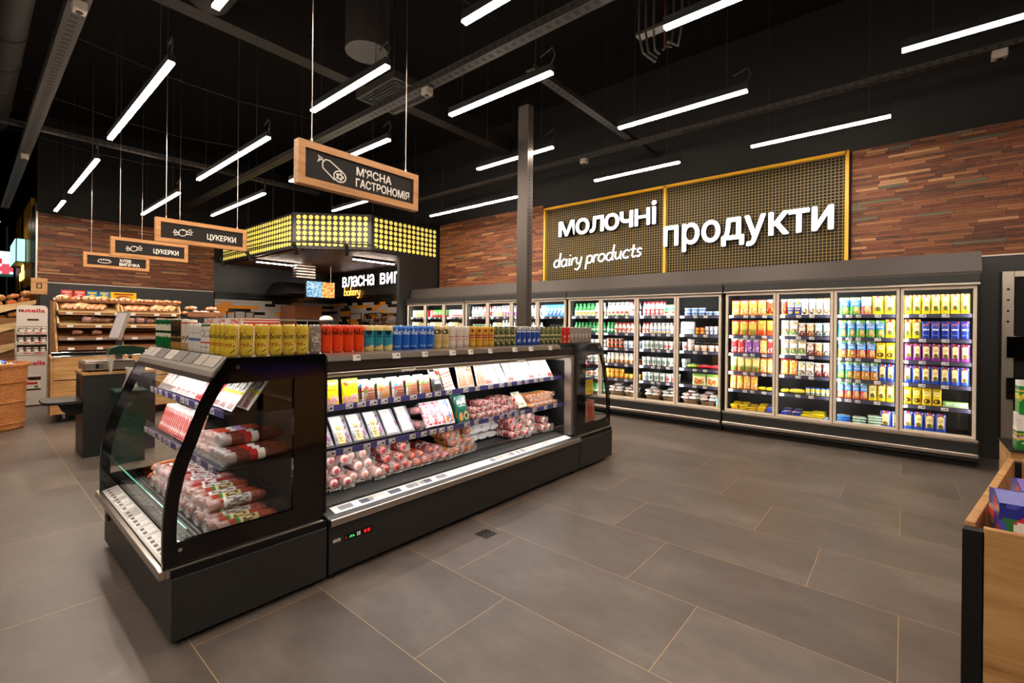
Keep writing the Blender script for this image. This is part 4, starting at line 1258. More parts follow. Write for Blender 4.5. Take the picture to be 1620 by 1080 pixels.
# ------------------------------------------------------------------ meat island: two end cases and a long case between them
XR, XL, XC = -2.5, -3.99, -3.245      # right flank, left flank, spine
OUT = [(.576, .35), (.575, .478), (.577, .571), (.584, .66), (.600, .75), (.627, .835), (.655, .905), (.682, .985), (.712, 1.065), (.745, 1.14), (.783, 1.215), (.828, 1.28), (1.322, 1.28), (1.322, .35)]
INN = [(.627, .455), (.627, .50), (.629, .571), (.638, .66), (.655, .745), (.680, .83), (.705, .90), (.733, .985), (.762, 1.055), (.790, 1.11), (.812, 1.152), (.822, 1.155), (1.15, 1.155), (1.15, .45)]
WINDOW_ORDER = True
def rail_strip(L, seed, hgt=.036, tags=(.05, .08, .1, .12, .03)):
    return rail_mesh(L, hgt, tags, seed, '4a4682')
def place_rail(me, parent, loc, rz):
    o = D.objects.new('price_rail', me); COL.objects.link(o); o.parent = parent
    o.location = loc; o.rotation_euler = (0, 0, rz)
    return o
def end_case(Y, label, seed, sgn):
    """Y maps the drawn depth of the near end case to world y; sgn is the direction its front faces"""
    t = thing('refrigerated_end_case', label, 'refrigerated case', (0, 0, 0))
    y0, y1 = sorted((Y(.6), Y(1.322)))
    b = MB('graphite'); b.box(XL + .03, XR + .04, y0, y1, .03, .31, .004); b.build('base', t)
    b = MB('interior_dark')
    b.box(XL + .03, XR + .03, y0, y1, .311, .345)
    b.build('deck_tray', t)
    for x in (XR, XL):
        q = 1 if x == XR else -1
        b = MB('gloss_black')
        b.frame([(Y(a), z) for a, z in OUT], [(Y(a), z) for a, z in INN], 'x', x - q * .024, x)
        p = b.build('side_panel', t)
        b = MB('glass')
        b.prism([(Y(a), z) for a, z in INN], 'x', x - q * .014, x - q * .010)
        b.build('side_glass', p)
        b = MB('chrome')
        b.cyl((x, Y(.87), 1.235), (x + q * .006, Y(.87), 1.235), .011, 14); b.cyl((x, Y(.64), .42), (x + q * .006, Y(.64), .42), .009, 12)
        b.build('panel_bolt', p)
    # front: bumper rail with cut corners, price ledge, low glass
    b = MB('steel')
    for x0, x1, a, c in ((XL - .02, XR + .02, .558, .582),):
        b.box(x0, x1, min(Y(a), Y(c)), max(Y(a), Y(c)), .312, .35, .004)
    for x in (XL - .02, XR + .0):
        b.box(x, x + .02, *sorted((Y(.582), Y(1.31))), .312, .35, .003)
    for a in (.76, 1.22):
        b.box(XR + .002, XR + .024, *sorted((Y(a), Y(a + .055))), .288, .315, .002)
    b.build('bumper_rail', t)
    b = MB('print_film'); b.col = C('c9c2bd')
    b.prism([(Y(.586), .352), (Y(.664), .372), (Y(.664), .368), (Y(.586), .348)], 'x', XL + .03, XR - .03)
    rr = random.Random(seed)
    x = XL + .05
    while x < XR - .12:
        b.col = C(rr.choice(('f0ebe6', 'e4ded8', 'b8b0ac')))
        b.prism([(Y(.596), .3555), (Y(.656), .3715), (Y(.656), .371), (Y(.596), .355)], 'x', x, x + .055)
        b.col = C('5a5654'); b.prism([(Y(.604), .359), (Y(.62), .3632), (Y(.62), .3622), (Y(.604), .358)], 'x', x + .008, x + .04)
        x += .058 + rr.choice((.002, .002, .004, .03))
    b.build('price_ledge', t)
    b = MB('glass', 'teal_glass_edge')
    b.box(XL + .03, XR - .03, *sorted((Y(.668), Y(.674))), .36, .492)
    b.m = 1; b.box(XL + .03, XR - .03, *sorted((Y(.668), Y(.674))), .4921, .496)
    b.build('front_glass', t)
    # deck, back, ceiling
    b = MB('perforated_black', 'ribbed_black'); b.m = 1
    b.box(XL + .03, XR - .03, *sorted((Y(.68), Y(1.3))), .38, .40)
    b.build('deck', t)
    b = MB('interior_dark')
    b.box(XL + .03, XR - .03, *sorted((Y(1.295), Y(1.32))), .40, 1.24)
    b.build('back_panel', t)
    b = MB('gloss_black'); b.box(XL + .001, XR - .001, *sorted((Y(.83), Y(1.322))), 1.24, 1.278); b.build('top', t)
    b = MB('print_film'); b.col = C('a39a93')
    b.prism([(Y(.832), 1.285), (Y(.772), 1.215), (Y(.762), 1.19), (Y(.775), 1.19), (Y(.84), 1.27)], 'x', XL + .02, XR - .026)
    x = XL + .06
    n = 0
    while x < XR - .2:
        w = rr.choice((.15, .17, .12))
        b.col = C(rr.choice(('8b8581', 'd8d0c8', 'c2b8b0', '97908c')))
        b.prism([(Y(.828), 1.2835), (Y(.784), 1.2325), (Y(.783), 1.2335), (Y(.827), 1.2845)], 'x', x, x + w)
        x += w + rr.choice((.012, .02, .03))
    b.build('price_holder', t)
    b = MB('graphite_light'); b.prism([(Y(.762), 1.188), (Y(.752), 1.165), (Y(.765), 1.165), (Y(.776), 1.188)], 'x', XL + .02, XR - .026); b.build('valance', t)
    for zz, a, nm in ((.985, .83, 31), (.715, .80, 32)):
        b = MB('interior_dark'); b.box(XL + .04, XR - .05, *sorted((Y(a + .012), Y(1.24))), zz, zz + .012)
        s = b.build('shelf', t)
        place_rail(rail_strip(XR - XL - .10, seed + nm), s, ((XL + XR) / 2, Y(a), zz + .012), 0 if sgn < 0 else PI)
        b = MB('acrylic'); b.box(XL + .05, XR - .06, *sorted((Y(a + .004), Y(a + .007))), zz + .03, zz + .075); b.build('shelf_stop', s)
    b = MB('led_strip_white'); b.box(XL + .06, XR - .06, *sorted((Y(.80), Y(.815))), 1.158, 1.166); b.build('led_strip', t)
    area('led_strip', (XC, Y(.80), 1.15), (0, -.45 * sgn, -1), .015, 1.36, CASE_LED * .6, COOL, t, 180, (1, 0, 0))
    area('led_strip', (XC, Y(.845), .98), (0, -.35 * sgn, -1), .015, 1.36, CASE_LED * .4, COOL, t, 180, (1, 0, 0))
    area('led_strip', (XC, Y(.815), .71), (0, -.35 * sgn, -1), .015, 1.36, CASE_LED * .4, COOL, t, 180, (1, 0, 0))
    for x in (XL + .15, XR - .1):
        for a in (.7, 1.25):
            b = MB('rubber'); b.cyl((x, Y(a), 0.001), (x, Y(a), .03), .022, 10); b.build('foot', t)
    return t
NEAR = lambda a: a
FAR = lambda a: 3.985 + (1.322 - a) * .93
near_case = end_case(NEAR, 'curved black refrigerated end case with sausages facing the first aisle', 5, -1)
b = MB('black_paint', 'gloss_black'); b.box(XL + .12, XL + .2, .590, .5995, .20, .29); b.m = 1; b.cyl((XL + .16, .588, .25), (XL + .16, .5899, .25), .02, 12); b.build('socket', near_case)
far_case = end_case(FAR, 'black refrigerated end case at the far end of the meat island', 9, 1)

# long case
t = thing('refrigerated_case', 'long open black refrigerated meat case with three tiers between the two end cases', 'refrigerated case', (0, 0, 0))
A0, A1 = 1.336, 3.975
b = MB('graphite'); b.box(XC + .005, XR + .04, A0, A1, .035, .31, .004); b.build('base', t)
b = MB('graphite'); b.box(XL - .04, XC - .005, A0, A1, .035, 1.278, .004); b.build('rear_cabinet', t)
b = MB('steel'); b.box(XR + .034, XR + .062, A0, A1, .308, .348, .005); b.build('bumper_rail', t)
b = MB('graphite')
b.prism([(XR + .036, .311), (XR + .036, .345), (XR + .004, .352), (-2.588, .366), (-2.588, .311)], 'y', A0 + .001, A1 - .001)
b.build('front_ledge', t)
b = MB('print_film', 'led_strip_white'); b.col = C('f2efec')
rr = random.Random(3)
b.prism([(-2.503, .3535), (-2.50, .3525), (-2.572, .366), (-2.572, .368)], 'y', A0 + .06, A1 - .09)
y = A0 + .1
while y < A1 - .25:
    b.col = C(rr.choice(('8f8a92', '5a5666', 'd0c8c4')))
    b.prism([(-2.515, .3575), (-2.515, .357), (-2.56, .3655), (-2.56, .366)], 'y', y, y + rr.choice((.03, .05, .09)))
    y += rr.choice((.09, .14, .2, .06))
b.build('price_ledge', t)
b = MB('glass', 'chrome'); b.box(-2.583, -2.578, A0 + .03, A1 - .08, .366, .47); b.m = 1; b.box(-2.584, -2.577, A0 + .03, A1 - .08, .4701, .4735); b.build('front_glass', t)
b = MB('perforated_black'); b.box(-2.76, -2.59, A0 + .02, A1 - .08, .345, .376); b.build('air_grille', t)
b = MB('ribbed_black'); b.box(XC + .06, -2.761, A0 + .02, A1 - .08, .345, .40); b.build('deck', t)
b = MB('interior_dark', 'black_paint')
b.box(XC + .01, XC + .05, A0 + .01, A1 - .01, .40, 1.24)
b.m = 1
for zz in (1.02, .85, .79, .60):
    for k in range(24):
        yy = A0 + .1 + k * .104
        for r in range(2): b.box(XC + .0501, XC + .0507, yy, yy + .07, zz + r * .02, zz + r * .02 + .006)
b.build('back_panel', t)
b = MB('interior_dark'); b.box(XC + .05, XR - .02, A0, A0 + .012, .37, 1.24); b.build('end_wall', t)
b = MB('interior_dark'); b.box(XC + .05, -2.60, A1 - .03, A1 - .012, .37, 1.24); b.build('end_wall', t)
b = MB('steel_brushed'); b.box(-2.60, -2.515, A1 - .075, A1 - .012, .37, 1.165, .004); b.box(-2.9, -2.6, A1 - .045, A1 - .031, 1.11, 1.135); b.build('steel_post', t)
b = MB('graphite'); b.box(-2.62, XR + .002, A1 - .011, A1 + .0, .345, 1.277); b.build('end_frame', t)
b = MB('graphite'); b.box(XC - .005, -2.555, A0, A1, 1.24, 1.278, .003); b.build('top', t)
b = MB('steel_brushed', 'print_film')
b.prism([(-2.556, 1.283), (-2.513, 1.268), (-2.507, 1.236), (-2.518, 1.236), (-2.556, 1.262)], 'y', A0 + .005, A1 - .28)
b.m = 1
for y in (1.50, 1.78, 2.02, 2.27, 2.46, 2.68, 2.98, 3.2, 3.5):
    b.col = C('ece6e0'); w = rr.choice((.05, .06))
    b.prism([(-2.5125, 1.267), (-2.505, 1.232), (-2.503, 1.233), (-2.511, 1.269)], 'y', y, y + w)
    b.col = C('8a7f78'); b.prism([(-2.5095, 1.259), (-2.5075, 1.249), (-2.5055, 1.249), (-2.5075, 1.259)], 'y', y + w * .55, y + w * .85)
b.build('price_holder', t)
b = MB('graphite_light'); b.prism([(-2.518, 1.236), (-2.53, 1.178), (-2.56, 1.178), (-2.556, 1.24)], 'y', A0 + .005, A1 - .012); b.build('valance', t)
b = MB('steel', 'white_paint'); b.cyl((-2.553, A0 + .012, 1.158), (-2.553, A1 - .08, 1.158), .019, 14)
b.build('night_blind', t)
for y in (1.87, 3.06):
    b = MB('white_paint'); b.tube([(-2.532, y, 1.145), (-2.52, y + .03, 1.15), (-2.52, y + .08, 1.147), (-2.532, y + .11, 1.152)], .009, 8); b.build('blind_handle', t)
for zz, xf, nm in ((.935, -2.64, 41), (.665, -2.62, 42)):
    b = MB('interior_dark'); b.box(XC + .06, xf - .012, A0 + .02, A1 - .04, zz - .012, zz)
    s = b.build('shelf', t)
    place_rail(rail_strip(A1 - A0 - .1, nm, .038), s, (xf, (A0 + A1) / 2 - .01, zz + .006), PI / 2)
    b = MB('acrylic'); b.box(xf - .008, xf - .005, A0 + .03, A1 - .08, zz + .026, zz + .05); b.build('shelf_stop', s)
b = MB('led_strip_white'); b.box(-2.61, -2.595, A0 + .05, A1 - .1, 1.168, 1.177); b.build('led_strip', t)
for k in range(2):
    yy = A0 + .66 + k * 1.3
    area('led_strip', (-2.60, yy, 1.165), (-.5, 0, -1), .015, 1.25, CASE_LED * .8, COOL, t, 180, (0, 1, 0))
    area('led_strip', (-2.66, yy, .92), (-.3, 0, -1), .015, 1.25, CASE_LED * .55, COOL, t, 180, (0, 1, 0))
    area('led_strip', (-2.64, yy, .65), (-.3, 0, -1), .015, 1.25, CASE_LED * .55, COOL, t, 180, (0, 1, 0))
b = MB('gloss_black', 'ctrl_green', 'ctrl_red', 'ctrl_white')
mat('ctrl_green', '30d050', .4, emis='40e060', estr=1.2)
mat('ctrl_red', 'd01818', .4, emis='f01818', estr=1.)
mat('ctrl_white', 'd8e8e0', .4, emis='c8e8d8', estr=.5)
X = XR + .042
b.box(XR + .04, X, 1.43, 1.61, .195, .232, .001)
b.m = 2
b.box(X, X + .001, 1.438, 1.442, .208, .216)
for y in (1.556, 1.58): b.box(X, X + .002, y, y + .016, .204, .222)
b.m = 1
for y, z in ((1.462, .206), (1.468, .212), (1.474, .206), (1.482, .210), (1.487, .206)): b.box(X, X + .001, y, y + .005, z, z + .008)
b.m = 3
for y in (1.51, 1.523):
    for z in (.203, .215): b.box(X, X + .001, y, y + .008, z, z + .008)
b.build('control_display', t)
b = MB('print_film'); b.col = C('e8e4e0'); b.box(XR + .04, XR + .0413, 1.36, 1.405, .208, .224)
b.col = C('4a4a4a')
for k in range(5): b.box(XR + .0413, XR + .0418, 1.366 + k * .007, 1.370 + k * .007, .212, .22)
b.build('rating_plate', t)
for y in (1.37, 2.6, 3.9):
    for x in (XR, XL + .1):
        b = MB('rubber'); b.cyl((x, y, 0.001), (x, y, .036), .022, 12); b.build('foot', t)

# ------------------------------------------------------------------ drink cans on the island top
CAN_R, CAN_H = .0325, .166
def can(paint, n=30, h=CAN_H, text=None, tcol='101010', th=.02, slant=.15, tz=.09, tw=.0045, extra=(), turn=0.):
    r = CAN_R
    b = MB('print_can')
    prof = [(0, .004), (r * .72, .004), (r * .78, 0), (r * .84, .004), (r, .016), (r, h - .016), (r * .93, h - .006), (r * .86, h - .001)]
    b.lathe(fine(prof, .008), n, paint=lambda a, v: paint(((a - .5 - turn) * 2) % 1 if paint.wrap2 else (a - turn) % 1, v), caps=False)
    def mp(u, z):
        a = u / r - PI / 2
        return ((r + .0004) * math.cos(a), (r + .0004) * math.sin(a), z)
    if text:
        b.col = C(tcol)
        st, w = strokes(text, th, slant)
        for s in st: ribbon(b, [(p[0] - w / 2, p[1]) for p in s], tw, lambda u, v: mp(u, tz + v))
    for pts, col, w in extra:
        b.col = C(col); ribbon(b, pts, w, mp)
    l = MB('can_metal')
    l.lathe([(r * .86, h - .001), (r * .84, h + .001), (r * .80, h - .001), (r * .77, h - .004), (0, h - .004)], 20, caps=False)
    l.box(-.006, .006, -.012, .004, h - .0035, h - .002)
    return b.mesh('beer_can'), l.mesh('can_lid')
mat('can_metal', 'd0ccc4', .25, 1.)
def wrapart(*a, wrap2=True, **k):
    f = art(*a, **k)
    g = lambda u, v: f(u, v)
    g.wrap2 = wrap2
    return g
CANS = {}
CANS['yellow'] = (can(wrapart('d8b83a', ('spk', 0, 0, 1, 1, ['dcbe44', 'd2b034'], .6, 14), ('t', .22, .36, .62, .4, 'b0562a'), ('t', .25, .28, .78, .31, 'b07a2a'), ('t', .6, .3, .8, .33, '2a3a8a')), text='Біле', th=.0195, tz=.09, tw=.0043, slant=.12,
    extra=[([(-.022, .062), (-.012, .068), (-.004, .062), (.006, .067), (.014, .063)], 'b8622e', .0018), ([(-.002, .022), (.01, .025), (.02, .031), (.026, .037)], '141008', .0052)]), 'yellow beer can with black script')
CANS['green'] = (can(wrapart('0e6a34', ('r', 0, .42, 1, .96, '0f5a30'), ('e', .5, .6, .3, .22, 'e4ddc8'), ('r', 0, .52, 1, .6, '0a3a24'), ('t', .1, .54, .9, .58, 'e8e4d0'), ('r', 0, 0, 1, .03, 'c8ccc4')), h=.192), 'tall green beer can with pale label')
CANS['dark'] = (can(wrapart('3a2a1c', ('r', 0, .0, 1, .24, 'a8803a'), ('r', 0, .78, 1, 1, '57422a'), ('r', 0, .52, 1, .6, '121a12'), ('t', .1, .54, .9, .58, 'e8e4d0'), ('t', .2, .36, .8, .42, 'c8a860')), h=.192), 'tall black and gold beer can')
CANS['cream'] = (can(wrapart('d8cdbc', ('r', 0, 0, 1, .26, 'b8946a'), ('r', 0, .86, 1, .92, 'c83a30'), ('t', .1, .54, .9, .58, '2a2a22'), ('d', .1, .2, .5, '8a6a4a')), h=.188), 'cream beer can with tan foot')
CANS['whiteblue'] = (can(wrapart('dcd8d2', ('r', 0, .38, 1, .5, '7f9cc8'), ('t', .05, .40, .95, .48, '2a4a90'), ('t', .2, .66, .8, .72, 'a8a4a0'))), 'white beer can with blue band')
CANS['whitebear'] = (can(wrapart('dedad4', ('e', .5, .66, .2, .13, 'b0aca6'), ('e', .46, .66, .12, .08, 'e2ded8'), ('r', .2, .36, .7, .4, 'c83a30'), ('t', .2, .2, .8, .24, '8a8680'), ('r', .2, .93, .8, 1, '3a5a3a'))), 'white beer can with grey drawing')
CANS['grey'] = (can(wrapart('8a7c72', ('spk', .1, .1, .9, .8, ['d8d0c8', '6a5c54', 'a89a90'], .4, 9)), text='e', tcol='e8e0d8', th=.03, tz=.07), 'grey brown beer can with pale pattern')
CANS['orange'] = (can(wrapart('e8461a', ('t', .3, .14, .7, .17, '5a1a0a'), ('spk', 0, 0, 1, 1, ['e8461a', 'e24014'], .5, 9)), text='hike', tcol='1a0c08', th=.021, tz=.108, tw=.0056, slant=0), 'red orange beer can with black lettering')
CANS['teal'] = (can(wrapart('2f8fa4', ('r', 0, .82, 1, 1, 'e8cf8a'), ('e', .5, .72, .2, .1, '14222a'), ('t', .2, .56, .8, .6, '14222a'), ('r', 0, 0, 1, .3, 'd8c07a'), ('d', .1, .26, .2, '2f8fa4'))), 'teal and pale gold beer can')
CANS['blue'] = (can(wrapart('1c5fc0', ('t', .3, .14, .7, .2, 'b8d0f0'), ('r', 0, .92, 1, 1, '4a88dc')), text='hike', tcol='f0f4fa', th=.021, tz=.108, tw=.0056, slant=0), 'blue beer can with white lettering')
CANS['beige'] = (can(wrapart('d8bf82', ('e', .5, .74, .3, .1, '4a3a28'), ('e', .42, .74, .1, .06, 'e8d8a8'), ('r', .1, .48, .9, .56, '4a3a28'), ('t', .15, .5, .85, .55, 'e8d8a8'), ('t', .2, .2, .8, .4, 'b8985a'))), 'beige beer can with dark round emblem')
CANS['white'] = (can(wrapart('dccfc4', ('t', .1, .48, .9, .56, 'c02a48'), ('e', .5, .34, .14, .08, 'c02a48'), ('e', .5, .34, .1, .05, 'dccfc4'), ('t', .2, .1, .8, .14, 'a89a90'))), 'pale beer can with crimson print')
CANS['gold'] = (can(wrapart('d2a43c', ('r', 0, .46, 1, .58, 'b01c20'), ('t', .1, .49, .9, .55, 'f0dca0'), ('e', .5, .8, .12, .08, '8a1418'), ('t', .2, .28, .8, .33, '8a6a1c'))), 'gold beer can with red band')
CANS['camo'] = (can(wrapart('3a4630', ('spk', 0, 0, 1, 1, ['1c241a', '8a8a58', '566a40', 'c8c080', '2c3a28', '3a4630'], .92, 11), ('t', .2, .5, .8, .6, 'e0d8a0'))), 'dark green patterned beer can')
CANS['navy'] = (can(wrapart('24489a', ('r', 0, .84, 1, 1, 'd8d4cc'), ('t', .08, .68, .92, .78, 'f0eee8'), ('r', .2, .9, .5, .97, '20242c'), ('t', .4, .2, .7, .34, 'd8dcec'))), 'navy beer can with white top')
CANS['red'] = (can(wrapart('d0281e', ('spk', .25, .1, .75, .6, ['f4dcd4', 'd0281e', 'b01a14'], .45, 10), ('r', 0, .9, 1, 1, 'a81812'))), 'bright red beer can with white print')
def put_can(k, x, y, yaw, label, group):
    (me, lid), d = CANS[k]
    h = max(v.co.z for v in me.vertices)
    return Proto('beer_can', 'can', me, [('can_lid', lid)]).put((x, y, 1.2795), (0, 0, yaw), label, group)
# along the front edge of the near end case, from the far aisle corner to the near corner
row = ['green'] * 5 + ['dark'] * 3 + ['cream'] * 2 + ['whiteblue'] * 3 + ['whitebear'] * 2 + ['yellow'] * 3
n0 = {}
for i, k in enumerate(row):
    n0[k] = n0.get(k, 0) + 1
    put_can(k, -3.93 + i * .0725, .885, .45 + rnd.uniform(-.12, .12) + (.25 if k == 'yellow' else 0), f'{CANS[k][1]}, {ORD[n0[k] - 1]} from aisle corner, end case front row', 'beer cans along the end case front')
row = [('yellow', 6), ('grey', 1), ('orange', 4), ('teal', 3), ('blue', 5), ('beige', 2), ('white', 3), ('gold', 4), ('camo', 4), ('navy', 5), ('camo', 5), ('red', 2), ('grey', 6)]
y = .868
gi = {}
for k, n in row:
    gi[k] = gi.get(k, 0) + 1
    for i in range(n):
        d = CANS[k][1]
        extra = {'camo': ('', ' of nearer run', ' of farther run')[gi[k]] if k == 'camo' else '', 'grey': ' beside the yellow cans' if gi[k] == 1 else ' at the far end'}.get(k, '')
        if k == 'yellow': extra = ' of long row'
        lab = f'{ORD[i]} {d}{extra}, counted from the near end case' if n > 1 else f'single {d}{extra} on the meat island'
        put_can(k, -2.587 + rnd.uniform(-.003, .003), y, PI / 2 - .48 + (i % 2) * .12 - (.25 if (k == 'yellow' and i == 5) else 0) + rnd.uniform(-.1, .1), trim_label(lab) if len(lab.split()) > 16 else lab, 'beer cans along the island top')
        y += .0725 if k == 'yellow' else .0705
# shrink-wrapped white tray standing behind the front row
PR_tray = carton('can_tray', 'tray', .62, .2, .2, art('e4dfda', ('t', .05, .78, .25, .98, 'd83a28'), ('t', .4, .8, .55, .98, 'd83a28'), ('t', .7, .8, .95, .98, 'd83a28'), ('spk', 0, .3, 1, .6, ['d0cac4', 'e4dfda'], .4, 9)), top='e6e0da')
PR_tray.put((-3.18, 1.12, 1.2795), .02, 'long white and red shrink wrapped can tray behind the cans on end case')

# ------------------------------------------------------------------ meat products
RX = Matrix.Rotation(PI / 2, 4, 'Y')       # lathe axis z -> +x
def sausage(name, r, L, paint, collar=True, n=16, bend=0., clip='d8d4d0', tie='e8e0dc', flare=1.34):
    """roll lying along +X from x = 0 to L, its end toward the shopper at +X"""
    b = MB('casing')
    b.T = Matrix.Translation((0, 0, r)) @ RX
    prof = [(0, 0), (r * .5, .004), (r * .85, .018), (r, .04)] + [(r, .04 + (L - .08) * k / 14) for k in range(1, 14)] + [(r, L - .04), (r * .86, L - .016), (r * .5, L - .003), (0, L)]
    b.lathe(prof, n, paint=paint, caps=False)
    if bend:
        vs = []
        for x, y, z in b.v:
            a = (x / L - .5) * bend
            vs.append((x, y + bend * .25 * L * ((2 * x / L - 1) ** 2 - 1), z))
        b.v = vs
    b.T = None
    parts = []
    if collar:
        c = MB('film_white')
        m = 22
        rr = random.Random(int(r * 1e4) + int(L * 100))
        f1 = [r * (flare + .3 * rr.random()) for _ in range(m)]
        def pt(k, q, rad): return (q, rad * math.cos(2 * PI * k / m), max(.001, r + rad * math.sin(2 * PI * k / m)))
        rings = [[pt(k, L - .05, r * 1.012) for k in range(m)], [pt(k, L - .02, r * 1.06) for k in range(m)], [pt(k, L + .004 + .012 * rr.random(), f1[k] * (.86 if k % 2 else 1)) for k in range(m)]]
        c.smooth = True
        for a, d in zip(rings, rings[1:]):
            c.add(a + d, [(k, (k + 1) % m, m + (k + 1) % m, m + k) for k in range(m)])
        parts.append(('film_wrapper', c.mesh('film_wrapper')))
    return Proto(name, 'sausage', b.mesh(name), parts)
def skin(base, spots=(), label=None, lab=(.35, .7), ends=None, text='8a2020', dens=.35, band=None):
    ls = [('spk', 0, 0, 1, 1, list(spots) or [base], dens, 15)]
    if band: ls.append(('r', 0, band[0], 1, band[1], band[2]))
    if label:
        ls += [('r', 0, lab[0], 1, lab[1], label), ('t', .05, lab[0] + .06, .95, lab[1] - .06, text)]
    if ends: ls += [('r', 0, .93, 1, .975, ends), ('r', 0, .975, 1, 1, base)]
    f = art(base, *ls)
    return f
S = {}
S['pinkend'] = (sausage('ham_sausage', .036, .27, skin('a8484c', ('c46a68', '9c3c40', 'd88a84'), 'e4dcd8', (.3, .62), 'ecc4bc', 'a83038')), 'white wrapped pink ham sausage')
S['beige'] = (sausage('ham_sausage', .036, .27, skin('cc8c80', ('dcaa9c', 'c07a70', 'ecd0c4'), 'f0ece8', (.2, .66), 'f0d4cc', '30407a')), 'pale pink wrapped sausage')
S['redspot'] = (sausage('ham_sausage', .034, .26, skin('a02422', ('cc6a60', '861818', 'e4b8ac'), 'f2ece8', (.25, .55), 'd08078', 'b02020', .5)), 'red speckled sausage')
S['long'] = (sausage('smoked_sausage', .026, .3, skin('c8573a', ('d8704c', 'b8482e'), None, ends='d8806a')), 'long orange red smoked sausage')
S['darkred'] = (sausage('smoked_sausage', .028, .29, skin('a03a34', ('b85048', '8a2a28'), 'e8dcd8', (.42, .66), 'c06a60')), 'dark red smoked sausage')
S['brown'] = (sausage('smoked_sausage', .033, .24, skin('a05a34', ('b06a40', '8a4a2a'), 'e8a03a', (.3, .66), 'a85a34', '5a2a1a', .3)), 'brown sausage with orange label')
S['small'] = (sausage('salami_roll', .024, .2, skin('a01a1a', ('e0b8b0', 'c84a44', '7c1414'), 'f2ece8', (.4, .72), 'c86860', 'c02024', .4), flare=1.12), 'small red salami roll')
S['or'] = (sausage('frankfurter_pack', .021, .2, skin('e8883a', ('f0a050', 'd8702a'), 'e8e0c8', (.1, .34), 'e89a50', '3a8a30', .3), flare=1.25), 'slim orange sausage')
S['salami'] = (sausage('salami', .031, .34, skin('5c2620', ('6e3028', '4a1c18'), 'ece4dc', (.42, .58), '5a2a22', 'c02a2a', .4, (.58, .66, 'b01c20')), clip=None, flare=1.2), 'dark brown salami with white and red label')
S['salor'] = (sausage('salami', .024, .3, skin('b8482e', ('c85a3a', 'a83c26'), 'ece4dc', (.5, .62), 'c0563a', '2a5aa0', .3, (.36, .48, 'c89ad8')), flare=1.2), 'thin orange red sausage with printed sleeve')
S['ring'] = (sausage('ring_sausage', .022, .3, skin('c0602c', ('cc6e38', 'a84e24'), 'f0ece4', (.3, .5), 'b85a2c', 'a84020', .3), collar=False, bend=.9), 'curved orange ring sausage')
S['cgreen'] = (sausage('sausage_roll', .030, .29, skin('a8442e', ('b8543a', '983a28'), 'e6d69a', (.36, .66), 'b05038', '7a5a3a', .4, (.66, .73, '3a8a34')), flare=1.25), 'red brown sausage with cream and green label')
S['whlab'] = (sausage('sausage_roll', .028, .29, skin('b05a4a', ('c87a68', '9c4638'), 'f2ede8', (.3, .75), 'b8604e', '9a8a80', .4), flare=1.3), 'sausage in white printed wrap')
S['pinkfilm'] = (sausage('sausage_roll', .028, .28, skin('c8808a', ('d8a0a4', 'b86a74'), 'f4f0ee', (.3, .6), 'c87a80', 'c06a70', .5), flare=1.5), 'pink sausage in loose clear film')
WB = pouch('ham_bag', 'bag', .12, .26, .07, art('f0ecea', ('spk', .05, .05, .95, .95, ['e4dedc', 'f6f4f2', 'd8b8b4', 'eae4e2'], .6, 9), ('spk', .05, .1, .95, .95, ['2a2624'], .02, 30), ('t', .2, .6, .8, .75, 'd0a0a8')), 14, 20)
DECK = .401
def pile(k, y0, y1, layers, where, xe=-2.725, step=None, jit=.03, tilt=0.):
    p, d = S[k]
    r = max(v.co.z for v in p.me.vertices) / 2
    L = max(v.co.x for v in p.me.vertices)
    step = step or r * 2 + .011
    n = max(1, int((y1 - y0) / step + .4))
    lname = ['bottom', 'middle', 'top']
    for l in range(layers):
        for i in range(n - (l % 2)):
            y = y0 + (i + .5 + (l % 2) * .5) * step
            if l == layers - 1 and l > 1 and rnd.random() < .22: continue
            x = xe - L + rnd.uniform(-jit, jit) - l * .025
            lab = f'{d}, {ORD[i]} from near end, {lname[l]} layer, {where}'
            p.put((x, y, DECK + l * r * 1.86 + .0015), (rnd.uniform(0, 6.28) if False else 0, rnd.uniform(-.01, .0) if l == 0 else rnd.uniform(-.006, 0), rnd.uniform(-.035, .035)), trim_label(lab) if len(lab.split()) > 16 else lab, f'{d}s, {where}')
pile('pinkend', 1.39, 1.62, 3, 'near end of case deck')
pile('beige', 1.63, 1.86, 3, 'near end of case deck')
pile('redspot', 1.87, 2.08, 3, 'deck of long case')
pile('long', 2.10, 2.27, 2, 'deck of long case')
pile('darkred', 2.28, 2.46, 2, 'deck of long case')
pile('brown', 2.48, 2.76, 3, 'deck of long case')
for i in range(4):
    for l in range(2):
        WB.put((-2.93 + l * .03, 2.84 + i * .118, .44 + l * .073), (-1.38 + l * .12, rnd.uniform(-.06, .06), PI / 2 + rnd.uniform(-.1, .1)), f'white plastic ham bag, {ORD[i]} from near end, {("lower", "upper")[l]} layer of case deck', 'white ham bags on the case deck')
pile('redspot', 3.25, 3.46, 3, 'behind the white bags')
pile('beige', 3.47, 3.68, 3, 'far end of case deck')
pile('pinkend', 3.69, 3.89, 2, 'far end of case deck')
b = None
for i, y in enumerate((1.625, 1.865, 2.09, 2.275, 2.47, 2.775, 3.24, 3.465, 3.685)):
    b = MB('acrylic')
    b.prism([(-3.17, DECK + .001), (-2.79, DECK + .001), (-2.775, DECK + .05), (-2.80, DECK + .1), (-3.17, DECK + .13)], 'y', y - .0015, y + .0015)
    tag(b.build('deck_divider'), f'clear plastic deck divider, {ORD[i]} from the near end of the long meat case', 'divider', 'clear dividers in the meat case deck')

